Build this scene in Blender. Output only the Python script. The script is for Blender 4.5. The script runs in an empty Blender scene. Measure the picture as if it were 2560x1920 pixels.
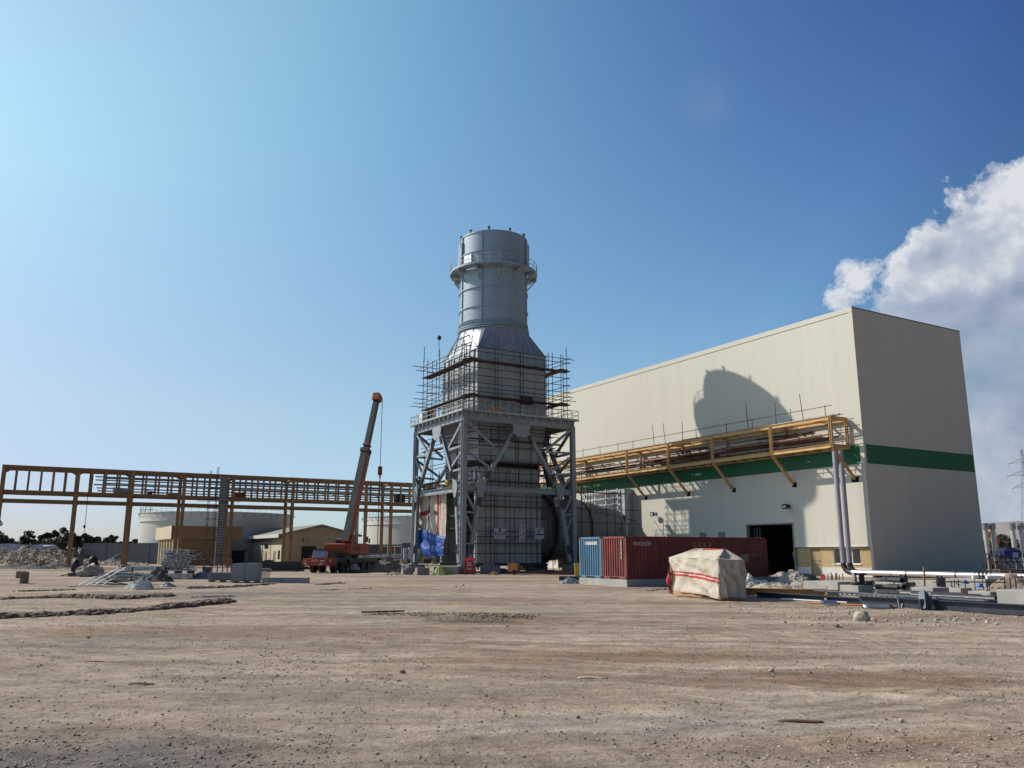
import bpy, math, random, colorsys
import numpy as np
from mathutils import Vector, Matrix, Quaternion
random.seed(7)
D=bpy.data; S=bpy.context.scene; COL=S.collection
# ---------------------------------------------------------------- camera
F=2040.; PITCH=math.atan(420/F); SP,CP=math.sin(PITCH),math.cos(PITCH); H=2.05
cam=D.objects.new('camera',D.cameras.new('camera')); COL.objects.link(cam)
cam.data.sensor_width=36; cam.data.lens=F/2560*36; cam.location=(0,0,H)
cam.rotation_euler=(math.pi/2+PITCH,0,0); cam.data.clip_start=.1; cam.data.clip_end=20000
S.camera=cam
S.view_settings.view_transform='Standard'; S.view_settings.look='None'; S.view_settings.gamma=1
S.view_settings.exposure=0.06
S.render.engine='CYCLES'
# ---------------------------------------------------------------- light
SUN_EL=math.radians(37.6); SAZ=Vector((-.944,.329,0)).normalized()
SUNV=Vector((SAZ.x*math.cos(SUN_EL),SAZ.y*math.cos(SUN_EL),math.sin(SUN_EL)))
sl=D.lights.new('sun','SUN'); sl.energy=4.3; sl.angle=math.radians(.55); sl.color=(1,.91,.78)
so=D.objects.new('sun',sl); COL.objects.link(so); so.rotation_euler=(-SUNV).to_track_quat('-Z','Y').to_euler(); so.location=(-60,40,60)
def ray(x,y):
    a=(x-1280)/F;b=(960-y)/F
    return (a,CP-SP*b,SP+CP*b)
def G(x,y,z=0.):            # point of the ground (or of level z) seen at a place of the photograph
    r=ray(x,y);t=(z-H)/r[2];return Vector((r[0]*t,r[1]*t,z))
def P(x,y,Y):               # point at distance Y
    r=ray(x,y);t=Y/r[1];return Vector((r[0]*t,Y,H+r[2]*t))
A=math.radians(30.3);E1=Vector((math.cos(A),math.sin(A),0));E2=Vector((-math.sin(A),math.cos(A),0));UP=Vector((0,0,1))
def LW(O,x,y,z=0.): return Vector((O[0]+x*E1[0]+y*E2[0],O[1]+x*E1[1]+y*E2[1],z))
def onplane(px,py,O,d):     # distance along d and height where the sight line meets a vertical plane
    r=ray(px,py);det=-r[0]*d[1]+d[0]*r[1];t=(-O[0]*d[1]+d[0]*O[1])/det
    return (r[0]*t-O[0])*d[0]+(r[1]*t-O[1])*d[1],H+r[2]*t
# ---------------------------------------------------------------- world
w=D.worlds.new('World'); S.world=w; w.use_nodes=True
nt=w.node_tree; nt.nodes.clear(); N=nt.nodes.new; LK=nt.links.new
def M_(tree,op,a,b=None,c=None,clamp=False):
    n=tree.nodes.new('ShaderNodeMath'); n.operation=op; n.use_clamp=clamp
    for i,v in enumerate((a,b,c)):
        if v is None: continue
        if isinstance(v,(int,float)): n.inputs[i].default_value=v
        else: tree.links.new(v,n.inputs[i])
    return n.outputs[0]
def VM(tree,op,a,b=None,out=0,sc=None):
    n=tree.nodes.new('ShaderNodeVectorMath'); n.operation=op
    for i,v in enumerate((a,b)):
        if v is None: continue
        if isinstance(v,(tuple,list,Vector)): n.inputs[i].default_value=tuple(v)
        else: tree.links.new(v,n.inputs[i])
    if sc is not None: n.inputs['Scale'].default_value=sc
    return n.outputs[out]
def NZ(tree,vec,scale,detail=4,rough=.5,dist=0,out='Fac'):
    n=tree.nodes.new('ShaderNodeTexNoise'); n.inputs['Scale'].default_value=scale; n.inputs['Detail'].default_value=detail
    n.inputs['Roughness'].default_value=rough; n.inputs['Distortion'].default_value=dist
    if vec is not None: tree.links.new(vec,n.inputs['Vector'])
    return n.outputs[out]
def RAMP(tree,fac,stops,interp='LINEAR'):
    n=tree.nodes.new('ShaderNodeValToRGB'); cr=n.color_ramp; cr.interpolation=interp
    while len(cr.elements)<len(stops): cr.elements.new(.5)
    for e,(p,c) in zip(cr.elements,stops):
        e.position=p; e.color=(c,c,c,1) if isinstance(c,(int,float)) else (*c[:3],1)
    tree.links.new(fac,n.inputs[0]); return n.outputs[0]
def MIX(tree,fac,a,b,blend='MIX'):
    n=tree.nodes.new('ShaderNodeMix'); n.data_type='RGBA'; n.blend_type=blend
    if isinstance(fac,(int,float)): n.inputs[0].default_value=fac
    else: tree.links.new(fac,n.inputs[0])
    for i,v in ((6,a),(7,b)):
        if isinstance(v,(tuple,list)): n.inputs[i].default_value=(*v[:3],1)
        else: tree.links.new(v,n.inputs[i])
    return n.outputs[2]
sky=N('ShaderNodeTexSky'); sky.sky_type='NISHITA'; sky.sun_disc=False
sky.sun_elevation=SUN_EL; sky.sun_rotation=math.atan2(SAZ.x,SAZ.y)
sky.altitude=900; sky.air_density=1.0; sky.dust_density=.9; sky.ozone_density=2.2
bgs=N('ShaderNodeBackground'); bgs.inputs[1].default_value=.088
tc=N('ShaderNodeTexCoord'); dirv=VM(nt,'NORMALIZE',tc.outputs['Generated'])
# bluer sky tint away from the sun and a bright aureole round it
sd_=M_(nt,'MAXIMUM',VM(nt,'DOT_PRODUCT',dirv,Vector((-.911*.7716,.412*.7716,.636)).normalized(),out=1),.12)
sxyz=N('ShaderNodeSeparateXYZ'); LK(dirv,sxyz.inputs[0]); sz_=M_(nt,'MAXIMUM',sxyz.outputs[2],0.)
dz_=M_(nt,'MULTIPLY',sd_,sz_); z2_=M_(nt,'MULTIPLY',sz_,sz_); cmb=N('ShaderNodeCombineXYZ')
for i_,(k0,k1,k2,k3,k4) in enumerate(((.64,-.854,-1.585,5.67,-2.70),(.77,-1.445,-.588,6.183,-3.43),(.436,-.907,.713,2.916,-2.271))):
    e_=M_(nt,'MULTIPLY_ADD',sd_,k1,k0); e_=M_(nt,'MULTIPLY_ADD',sz_,k2,e_); e_=M_(nt,'MULTIPLY_ADD',dz_,k3,e_); e_=M_(nt,'MULTIPLY_ADD',z2_,k4,e_)
    LK(M_(nt,'EXPONENT',M_(nt,'SMOOTH_MIN',M_(nt,'MAXIMUM',e_,-.8),(.78,.90,.68)[i_],.2)),cmb.inputs[i_])
anti=RAMP(nt,M_(nt,'MULTIPLY_ADD',VM(nt,'DOT_PRODUCT',dirv,SUNV,out=1),.5,.5),[(.12,.11),(.40,.33),(.585,1.)])  # sky opposite the sun dimmed to cut fill on shaded faces
zen=RAMP(nt,sz_,[(.64,1.),(.95,.6)])  # unseen zenith dimmed as well, for less fill light
LK(VM(nt,'MULTIPLY',VM(nt,'MULTIPLY',VM(nt,'MULTIPLY',sky.outputs[0],cmb.outputs[0]),anti),MIX(nt,1.,zen,RAMP(nt,sz_,[(0.,(.66,.90,1.20)),(.05,(.76,.92,1.14)),(.16,(1.,1.,1.))]),'MULTIPLY')),bgs.inputs[0])
n1=NZ(nt,dirv,9,8,.62,.3); n2=NZ(nt,dirv,30,6,.6)
blobs=[(2640,690,250),(2450,690,180),(2330,665,115),(2520,880,300),(2330,810,170),(2270,715,80),(2480,570,75),(2620,500,135),
       (2150,712,66),(2100,745,50),(2700,900,420)]
fld=None
for bx,by,br in blobs:
    d=Vector(ray(bx,by)).normalized(); rr=br/2200.
    dd=VM(nt,'DISTANCE',dirv,d,out=1)
    v=M_(nt,'MULTIPLY_ADD',dd,-1/rr,1.)
    v=M_(nt,'MULTIPLY',v,min(1.,rr/.06))
    fld=v if fld is None else M_(nt,'SMOOTH_MAX',fld,v,.08)
fz=M_(nt,'MULTIPLY_ADD',n1,1.5,-.75); f2=M_(nt,'MULTIPLY_ADD',n2,.62,-.31); n3=NZ(nt,dirv,75,6,.62); f3=M_(nt,'MULTIPLY_ADD',n3,.34,-.17)
ff=M_(nt,'ADD',M_(nt,'ADD',M_(nt,'ADD',fld,fz),f2),f3)
alpha=RAMP(nt,ff,[(-.0,0),(.09,.5),(.20,1)],'EASE')
# puffs are lit from the sun's side
Lw=(SUNV+UP*.6).normalized()
nA=NZ(nt,dirv,13,7,.55,.25); nB=NZ(nt,VM(nt,'ADD',dirv,Lw*.022),13,7,.55,.25)
rel=M_(nt,'SUBTRACT',nA,nB)
# height in the cloud: lower right part is thicker and greyer
dz=VM(nt,'DOT_PRODUCT',dirv,Vector(ray(2080,420)).normalized(),out=1)
base=M_(nt,'MULTIPLY',RAMP(nt,dz,[(.90,0.),(.985,1.)]),RAMP(nt,sz_,[(.12,.0),(.42,1.)]))
br=M_(nt,'ADD',M_(nt,'MULTIPLY',rel,M_(nt,'MULTIPLY',RAMP(nt,sz_,[(.2,.45),(.42,1.)]),2.5)),M_(nt,'MULTIPLY_ADD',base,.42,.42))
edge=RAMP(nt,ff,[(.1,.35),(.7,0.)]); br=M_(nt,'ADD',br,edge)
ccol=RAMP(nt,br,[(0.,(.22,.30,.44)),(.35,(.33,.40,.53)),(.72,(.50,.56,.67)),(1.,(.76,.79,.84))])
bgc=N('ShaderNodeBackground'); LK(ccol,bgc.inputs[0]); bgc.inputs[1].default_value=.9
# thin high wisp
wd=VM(nt,'DISTANCE',dirv,Vector(ray(1765,250)).normalized(),out=1)
wn=NZ(nt,dirv,11,6,.55,.1)
wa=M_(nt,'MULTIPLY',RAMP(nt,wd,[(0.,.08),(.045,0.)],'EASE'),RAMP(nt,wn,[(.35,.1),(.7,1)]))
# pale bank low on the right behind the hall
hd=VM(nt,'DISTANCE',dirv,Vector(ray(2640,1230)).normalized(),out=1)
ha=M_(nt,'MULTIPLY',RAMP(nt,hd,[(.08,.95),(.24,0.)],'EASE'),RAMP(nt,NZ(nt,dirv,7,5,.5),[(.2,.75),(.6,1)]))
alpha=M_(nt,'MULTIPLY',alpha,RAMP(nt,sz_,[(.05,.25),(.30,1.)]))
al=M_(nt,'MAXIMUM',alpha,M_(nt,'MAXIMUM',wa,ha))
mx=N('ShaderNodeMixShader'); LK(al,mx.inputs[0]); LK(bgs.outputs[0],mx.inputs[1]); LK(bgc.outputs[0],mx.inputs[2])
ow=N('ShaderNodeOutputWorld'); LK(mx.outputs[0],ow.inputs[0])
# ---------------------------------------------------------------- materials
MT={}
def newmat(name):
    m=D.materials.new(name); m.use_nodes=True; t=m.node_tree; b=t.nodes['Principled BSDF']; MT[name]=m
    tcn=t.nodes.new('ShaderNodeTexCoord'); return m,t,b,tcn.outputs['Object']
def bump(t,b,h,strength=.3,dist=.02):
    n=t.nodes.new('ShaderNodeBump'); n.inputs['Strength'].default_value=strength; n.inputs['Distance'].default_value=dist
    t.links.new(h,n.inputs['Height']); t.links.new(n.outputs[0],b.inputs['Normal'])
def mat(name,c,rough=.6,metal=0.,var=.18,scale=1.5,c2=None,thr=(.35,.7),bm=0.,bs=12.,bd=.02,spec=.5,streak=1.):
    m,t,b,oc=newmat(name)
    mp=t.nodes.new('ShaderNodeMapping'); mp.inputs['Scale'].default_value=(1,1,streak); t.links.new(oc,mp.inputs[0]); v=mp.outputs[0]
    n=NZ(t,v,scale,6,.6); lo=tuple(x*(1-var) for x in c); hi=tuple(min(1,x*(1+var)) for x in c)
    if c2: lo,hi=c,c2
    col=RAMP(t,n,[(thr[0],lo),(thr[1],hi)])
    n2=NZ(t,oc,scale*9,4,.6); col=MIX(t,1.,col,RAMP(t,n2,[(.3,.86),(.7,1.08)]),'MULTIPLY')
    t.links.new(col,b.inputs['Base Color']); b.inputs['Metallic'].default_value=metal
    t.links.new(RAMP(t,n,[(.3,max(0,rough-.08)),(.7,min(1,rough+.1))]),b.inputs['Roughness'])
    b.inputs['Specular IOR Level'].default_value=spec
    if bm: bump(t,b,NZ(t,oc,bs,5,.6),bm,bd)
    return m
mat('stack_paint',(.32,.415,.49),.48,.15,.10,.5,spec=.45,bm=.12,bs=3,streak=.3)
mat('stack_cone',(.50,.52,.55),.36,.55,.14,.9,bm=.16,bs=2.2,bd=.03)
mat('crate_grey',(.21,.24,.25),.55,.1,.12,1)
mat('duct_paint',(.24,.26,.28),.6,.1,.15,.6)
mat('casing',(.42,.47,.50),.46,.2,.13,.7,streak=.35,bm=.15,bs=4)
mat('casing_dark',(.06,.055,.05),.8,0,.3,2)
mat('frame_paint',(.30,.335,.37),.5,.2,.1,1.2)
mat('galvanized',(.38,.40,.42),.42,.75,.15,5)
mat('scaffold_tube',(.04,.03,.028),.65,.3,.4,4,c2=(.09,.055,.04))
mat('plank',(.065,.042,.032),.8,0,.3,3,c2=(.12,.075,.052))
mat('rail_paint',(.42,.45,.47),.5,.2,.1,2)
mat('ochre_steel',(.235,.137,.066),.55,0,.2,1.3,spec=.3,c2=(.36,.222,.112))
mat('ochre_light',(.62,.40,.18),.5,0,.12,1.3,spec=.3)
mat('primer_red',(.25,.10,.055),.6,0,.2,2)
mat('steel_blue',(.15,.18,.22),.5,.3,.15,2)
mat('dark_steel',(.045,.055,.075),.5,.3,.25,2)
mat('black_rubber',(.018,.018,.02),.8,0,.2,4)
mat('black_plastic',(.05,.048,.055),.45,0,.2,4)
mat('pipe_paint',(.36,.345,.40),.42,.2,.1,1.5)
mat('pipe_silver',(.62,.60,.60),.38,.5,.08,1)
mat('shrink_black',(.03,.02,.02),.45,0,.2,4)
mat('concrete',(.34,.335,.315),.85,0,.16,1.6,bm=.35,bs=14,c2=(.45,.44,.41))
mat('concrete_dark',(.19,.185,.18),.88,0,.2,1.6,bm=.35,bs=14,c2=(.27,.262,.25))
mat('crane_red',(.24,.036,.010),.5,0,.25,1.6,c2=(.35,.07,.018),spec=.25)
mat('crane_grey',(.03,.031,.035),.5,.2,.15,1)
mat('crane_dark',(.02,.02,.024),.6,.2,.2,3)
mat('glass_blue',(.07,.09,.15),.12,.0,.1,2,spec=.9)
mat('glass_dark',(.02,.026,.032),.08,.0,.1,2,spec=.9)
mat('container_red',(.18,.048,.042),.6,.0,.25,1.4,spec=.25,streak=.25)
mat('container_face',(.27,.085,.072),.6,.0,.28,2.2,spec=.25,streak=.35)
mat('container_blue',(.12,.24,.35),.6,.0,.14,1.2,spec=.3,streak=.35)
mat('white_paint',(.70,.70,.68),.55,0,.08,3)
mat('tank_paint',(.66,.68,.66),.55,.0,.08,.25,streak=.2)
mat('block_wall',(.17,.175,.19),.9,0,.2,1,bm=.3,bs=8)
mat('yellow_paint',(.55,.38,.03),.5,0,.15,3)
mat('orange_paint',(.58,.20,.05),.55,0,.12,3)
mat('orange_light',(.75,.33,.10),.6,0,.1,3)
mat('red_paint',(.33,.02,.02),.45,0,.15,3)
mat('tarp_white',(.78,.73,.63),.8,0,.12,2,bm=.8,bs=7,bd=.05)
mat('tarp_red',(.55,.06,.07),.8,0,.2,3,bm=.5,bs=5,bd=.05)
mat('tarp_blue',(.010,.065,.29),.55,0,.25,2,bm=.6,bs=5,bd=.05,c2=(.015,.10,.42))
mat('bag_lime',(.50,.56,.20),.7,0,.15,4,bm=.6,bs=9,bd=.05)
mat('sack_white',(.62,.62,.60),.7,0,.12,5,bm=.8,bs=9,bd=.05)
mat('sheet_grey',(.20,.22,.25),.5,0,.3,6,c2=(.42,.45,.5),bm=.7,bs=8,bd=.06)
mat('wood',(.42,.25,.11),.8,0,.2,3,bm=.2,bs=20)
mat('wood_dark',(.13,.065,.03),.8,0,.3,3)
mat('rock_pale',(.42,.36,.29),.95,0,.2,2,bm=.5,bs=16,c2=(.56,.50,.43))
mat('rock_brown',(.20,.15,.115),.95,0,.25,2,bm=.5,bs=16,c2=(.34,.27,.21))
mat('soil_dark',(.15,.115,.09),.97,0,.3,3,bm=.9,bs=10,bd=.06,c2=(.28,.225,.175))
mat('soil_grey',(.11,.105,.10),.97,0,.3,3,bm=.9,bs=14,bd=.05,c2=(.19,.18,.17))
mat('pebble',(.15,.125,.105),.95,0,.3,1.1,c2=(.42,.36,.30))
mat('blue_plastic',(.02,.13,.50),.35,0,.15,4)
mat('text_white',(.62,.62,.60),.6,0,.08,6)
mat('text_faint',(.30,.20,.16),.6,0,.08,6)
mat('text_dark',(.03,.03,.035),.6,0,.08,6)
mat('sign_blue',(.03,.08,.30),.5,0,.08,6)
mat('sign_face',(.50,.53,.56),.5,0,.08,6)
mat('roof_metal',(.27,.245,.20),.6,.1,.1,1)
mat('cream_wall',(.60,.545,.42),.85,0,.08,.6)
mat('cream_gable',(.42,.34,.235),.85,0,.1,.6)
mat('door_navy',(.012,.016,.035),.7,0,.2,2)
mat('door_tan',(.36,.29,.175),.6,0,.12,2)
mat('plinth',(.66,.65,.63),.8,0,.08,2)
mat('dark_void',(.006,.006,.007),.95,0,.2,2)  # near black: the darkness inside openings is put into the colour
mat('hedge_dark',(.030,.048,.022),.85,0,.3,.8,c2=(.065,.088,.035))
mat('hedge_grey',(.05,.065,.04),.85,0,.3,.8,c2=(.11,.12,.07))
mat('bark',(.12,.09,.065),.9,0,.2,4)
mat('hill_rock',(.30,.26,.27),1,0,.15,.004)
mat('pylon_steel',(.38,.38,.45),.6,.3,.15,1)  # paler and bluer than bare steel: distance haze put into the colour
mat('scaf_blue',(.02,.05,.16),.6,0,.2,2)
mat('shed_blue',(.010,.022,.085),.6,0,.15,2)
mat('shed_white',(.30,.35,.46),.7,0,.1,2)
def cladding(name,c,pitch,axis,dark=.80):
    m,t,b,oc=newmat(name)
    sx=t.nodes.new('ShaderNodeSeparateXYZ'); t.links.new(oc,sx.inputs[0])
    k=M_(t,'FRACT',M_(t,'MULTIPLY',sx.outputs[axis],1/pitch))
    seam=M_(t,'LESS_THAN',M_(t,'ABSOLUTE',M_(t,'SUBTRACT',k,.5)),.014)
    pid=M_(t,'FLOOR',M_(t,'MULTIPLY',sx.outputs[axis],1/pitch))
    wn=t.nodes.new('ShaderNodeTexWhiteNoise'); wn.noise_dimensions='1D'; t.links.new(pid,wn.inputs['W'])
    col=MIX(t,1.,c,RAMP(t,wn.outputs[0],[(0,.985),(1,1.01)]),'MULTIPLY')
    mp=t.nodes.new('ShaderNodeMapping'); mp.inputs['Scale'].default_value=(1,1,.12); t.links.new(oc,mp.inputs[0])
    col=MIX(t,1.,col,RAMP(t,NZ(t,mp.outputs[0],.6,5,.55),[(.3,.975),(.7,1.015)]),'MULTIPLY')
    st_=t.nodes.new('ShaderNodeMapping'); st_.inputs['Scale'].default_value=(1,1,.03); t.links.new(oc,st_.inputs[0]); col=MIX(t,1.,col,RAMP(t,NZ(t,st_.outputs[0],3.,4,.7),[(.3,1.),(.66,1.),(.82,.95)]),'MULTIPLY')
    col=MIX(t,M_(t,'MULTIPLY',seam,RAMP(t,NZ(t,oc,.3,3,.5),[(.35,.15),(.65,.9)])),col,tuple(x*dark for x in c))
    t.links.new(col,b.inputs['Base Color']); b.inputs['Roughness'].default_value=.55; b.inputs['Specular IOR Level'].default_value=.35
    bump(t,b,M_(t,'ADD',M_(t,'MULTIPLY',seam,-1.),M_(t,'MULTIPLY',NZ(t,oc,.5,3,.5),.6)),.25,.02)
    return m
cladding('clad_long',(.59,.57,.495),1.35,1); cladding('clad_end',(.59,.57,.495),1.35,0)
cladding('clad_green',(.022,.135,.062),1.35,1); cladding('clad_green_end',(.022,.135,.062),1.35,0)
cladding('tank_shell',(.60,.595,.54),2.2,2,.86)
def brick(name,c1,c2,mortar,sc,ax):
    m,t,b,oc=newmat(name)
    sp=t.nodes.new('ShaderNodeSeparateXYZ'); t.links.new(oc,sp.inputs[0]); cb=t.nodes.new('ShaderNodeCombineXYZ'); t.links.new(sp.outputs[ax],cb.inputs[0]); t.links.new(sp.outputs[2],cb.inputs[1])
    n=t.nodes.new('ShaderNodeTexBrick'); n.inputs['Scale'].default_value=sc
    for i,c in ((1,c1),(2,c2),(3,mortar)): n.inputs[i].default_value=(*c,1)
    n.inputs['Mortar Size'].default_value=.009; n.inputs['Brick Width'].default_value=.26; n.inputs['Row Height'].default_value=.095; n.inputs['Bias'].default_value=-.2
    t.links.new(cb.outputs[0],n.inputs['Vector'])
    col=MIX(t,1.,n.outputs[0],RAMP(t,NZ(t,oc,1.2,5,.6),[(.3,.85),(.7,1.08)]),'MULTIPLY')
    t.links.new(col,b.inputs['Base Color']); b.inputs['Roughness'].default_value=.9
    bump(t,b,M_(t,'MULTIPLY',n.outputs['Fac'],-1.),.5,.01); return m
brick('brick_yellow',(.60,.47,.25),(.52,.36,.17),(.20,.15,.10),1.,1)
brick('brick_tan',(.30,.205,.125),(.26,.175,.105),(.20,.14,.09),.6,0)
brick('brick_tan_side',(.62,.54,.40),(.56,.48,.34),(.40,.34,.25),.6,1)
for tn,amt in (('tarp_white',.38),('tarp_red',.30),('tarp_blue',.12)):
    t=MT[tn].node_tree; b=t.nodes['Principled BSDF']; o=t.nodes['Material Output']; tl=t.nodes.new('ShaderNodeBsdfTranslucent'); mxs=t.nodes.new('ShaderNodeMixShader'); mxs.inputs[0].default_value=amt
    t.links.new(MIX(t,1.,b.inputs['Base Color'].links[0].from_socket,(1.,.90,.74) if tn=='tarp_white' else (1,1,1),'MULTIPLY'),tl.inputs[0]); t.links.new(b.outputs[0],mxs.inputs[1]); t.links.new(tl.outputs[0],mxs.inputs[2]); t.links.new(mxs.outputs[0],o.inputs[0])
# ground
m,t,b,oc=newmat('ground')
def mapn(v,sc,rot=0.,loc=(0,0,0)):
    mp=t.nodes.new('ShaderNodeMapping'); mp.inputs['Scale'].default_value=sc; mp.inputs['Rotation'].default_value=(0,0,rot); mp.inputs['Location'].default_value=loc
    t.links.new(v,mp.inputs[0]); return mp.outputs[0]
big=NZ(t,mapn(oc,(.045,.10,1),.15),1,6,.6,.8)
col=RAMP(t,big,[(.34,(.25,.235,.215)),(.45,(.335,.29,.24)),(.55,(.385,.33,.265)),(.68,(.31,.285,.255))])
trk=NZ(t,mapn(oc,(.06,.75,1),-.12,(3,5,0)),1,7,.62,.5)
col=MIX(t,1.,col,RAMP(t,trk,[(.36,(.74,.70,.66)),(.47,(.98,.96,.94)),(.62,(1.10,1.08,1.05))]),'MULTIPLY')
brn=NZ(t,mapn(oc,(.07,.22,1),.3,(9,2,0)),1,5,.6,.4)
col=MIX(t,RAMP(t,brn,[(.50,0.),(.64,.72)]),col,(.235,.165,.115))
gry=NZ(t,mapn(oc,(.09,.2,1),0,(21,7,0)),1,5,.65,.5)
col=MIX(t,RAMP(t,gry,[(.54,0.),(.70,.55)]),col,(.20,.195,.188))
def spot(x,y,rx,ry,c,k,rot=0.):      # stains with a place of their own
    global col
    v=VM(t,'SUBTRACT',oc,(x,y,0)); mp=t.nodes.new('ShaderNodeMapping'); mp.vector_type='TEXTURE'; mp.inputs['Scale'].default_value=(rx,ry,1); mp.inputs['Rotation'].default_value=(0,0,rot); t.links.new(v,mp.inputs[0])
    L_=VM(t,'LENGTH',mp.outputs[0],None,out=1); L_=M_(t,'ADD',L_,M_(t,'MULTIPLY_ADD',NZ(t,oc,1.1,5,.6),1.2,-.6))
    col=MIX(t,RAMP(t,L_,[(.25,k),(1.,0.)],'EASE'),col,c)
spot(-4.6,8.6,3.6,2.2,(.115,.115,.12),.75); spot(-.5,8.2,2.6,1.0,(.16,.16,.16),.5); spot(5.6,14.2,5.,1.5,(.215,.145,.10),.7); spot(3.6,17.5,4.5,1.2,(.225,.155,.105),.6)
spot(-.5,26.,3.6,2.2,(.20,.14,.10),.75); spot(-12,16,6,2,(.25,.185,.14),.5); spot(2,10.5,3.5,1.,(.36,.345,.33),.5); spot(-14,42,9,5,(.17,.165,.16),.6)
for (cx0,cy0,fr_,lo_) in ((2,-40,1.6,.80),(-30,-10,1.9,.84),(14,74,1.7,.81),(-1,20.5,2.2,.74)):      # arcs swept by turning lorries
    dd=VM(t,'LENGTH',VM(t,'SUBTRACT',oc,(cx0,cy0,0)),None,out=1); dd=M_(t,'ADD',dd,M_(t,'MULTIPLY',NZ(t,oc,.12,3,.5),5.))
    cbn=t.nodes.new('ShaderNodeCombineXYZ'); t.links.new(M_(t,'MULTIPLY',dd,fr_),cbn.inputs[0]); arc=NZ(t,cbn.outputs[0],1.,6,.62)
    msk=RAMP(t,NZ(t,mapn(oc,(.05,.09,1),0,(cx0,3,0)),1,3,.5),[(.42,0.),(.58,1.)])
    col=MIX(t,msk,col,MIX(t,1.,col,RAMP(t,arc,[(.36,lo_),(.48,1.),(.62,1.22)]),'MULTIPLY'))
md=NZ(t,oc,1.3,7,.66,.3); col=MIX(t,1.,col,RAMP(t,md,[(.3,.76),(.5,1.),(.7,1.14)]),'MULTIPLY')
fn=NZ(t,oc,14,7,.75,.2); col=MIX(t,1.,col,RAMP(t,fn,[(.3,.50),(.45,.97),(.60,1.14),(.78,1.42)]),'MULTIPLY')
cr_=NZ(t,oc,5.5,6,.7,.3); col=MIX(t,1.,col,RAMP(t,cr_,[(.30,.62),(.42,1.),(.62,1.06),(.75,1.2)]),'MULTIPLY')
vo=t.nodes.new('ShaderNodeTexVoronoi'); vo.inputs['Scale'].default_value=26; vo.inputs['Randomness'].default_value=1; t.links.new(oc,vo.inputs['Vector'])
pk=RAMP(t,vo.outputs['Distance'],[(.10,1.),(.24,0.)])
sel=M_(t,'GREATER_THAN',VM(t,'DOT_PRODUCT',vo.outputs['Color'],(1,0,0),out=1),.72)
col=MIX(t,M_(t,'MULTIPLY',M_(t,'MULTIPLY',pk,sel),.7),col,RAMP(t,VM(t,'DOT_PRODUCT',vo.outputs['Color'],(0,1,0),out=1),[(.0,(.09,.08,.07)),(.7,(.20,.17,.14)),(1.,(.5,.45,.4))]))
col=MIX(t,1.,col,(1.01,.955,.95),'MULTIPLY')
t.links.new(col,b.inputs['Base Color']); b.inputs['Roughness'].default_value=.96; b.inputs['Specular IOR Level'].default_value=.15
hh=M_(t,'ADD',M_(t,'ADD',M_(t,'MULTIPLY',fn,.55),M_(t,'MULTIPLY',cr_,.9)),M_(t,'ADD',M_(t,'MULTIPLY',md,.9),M_(t,'MULTIPLY',M_(t,'MULTIPLY',pk,sel),.35)))
bump(t,b,hh,.85,.055)
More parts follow.
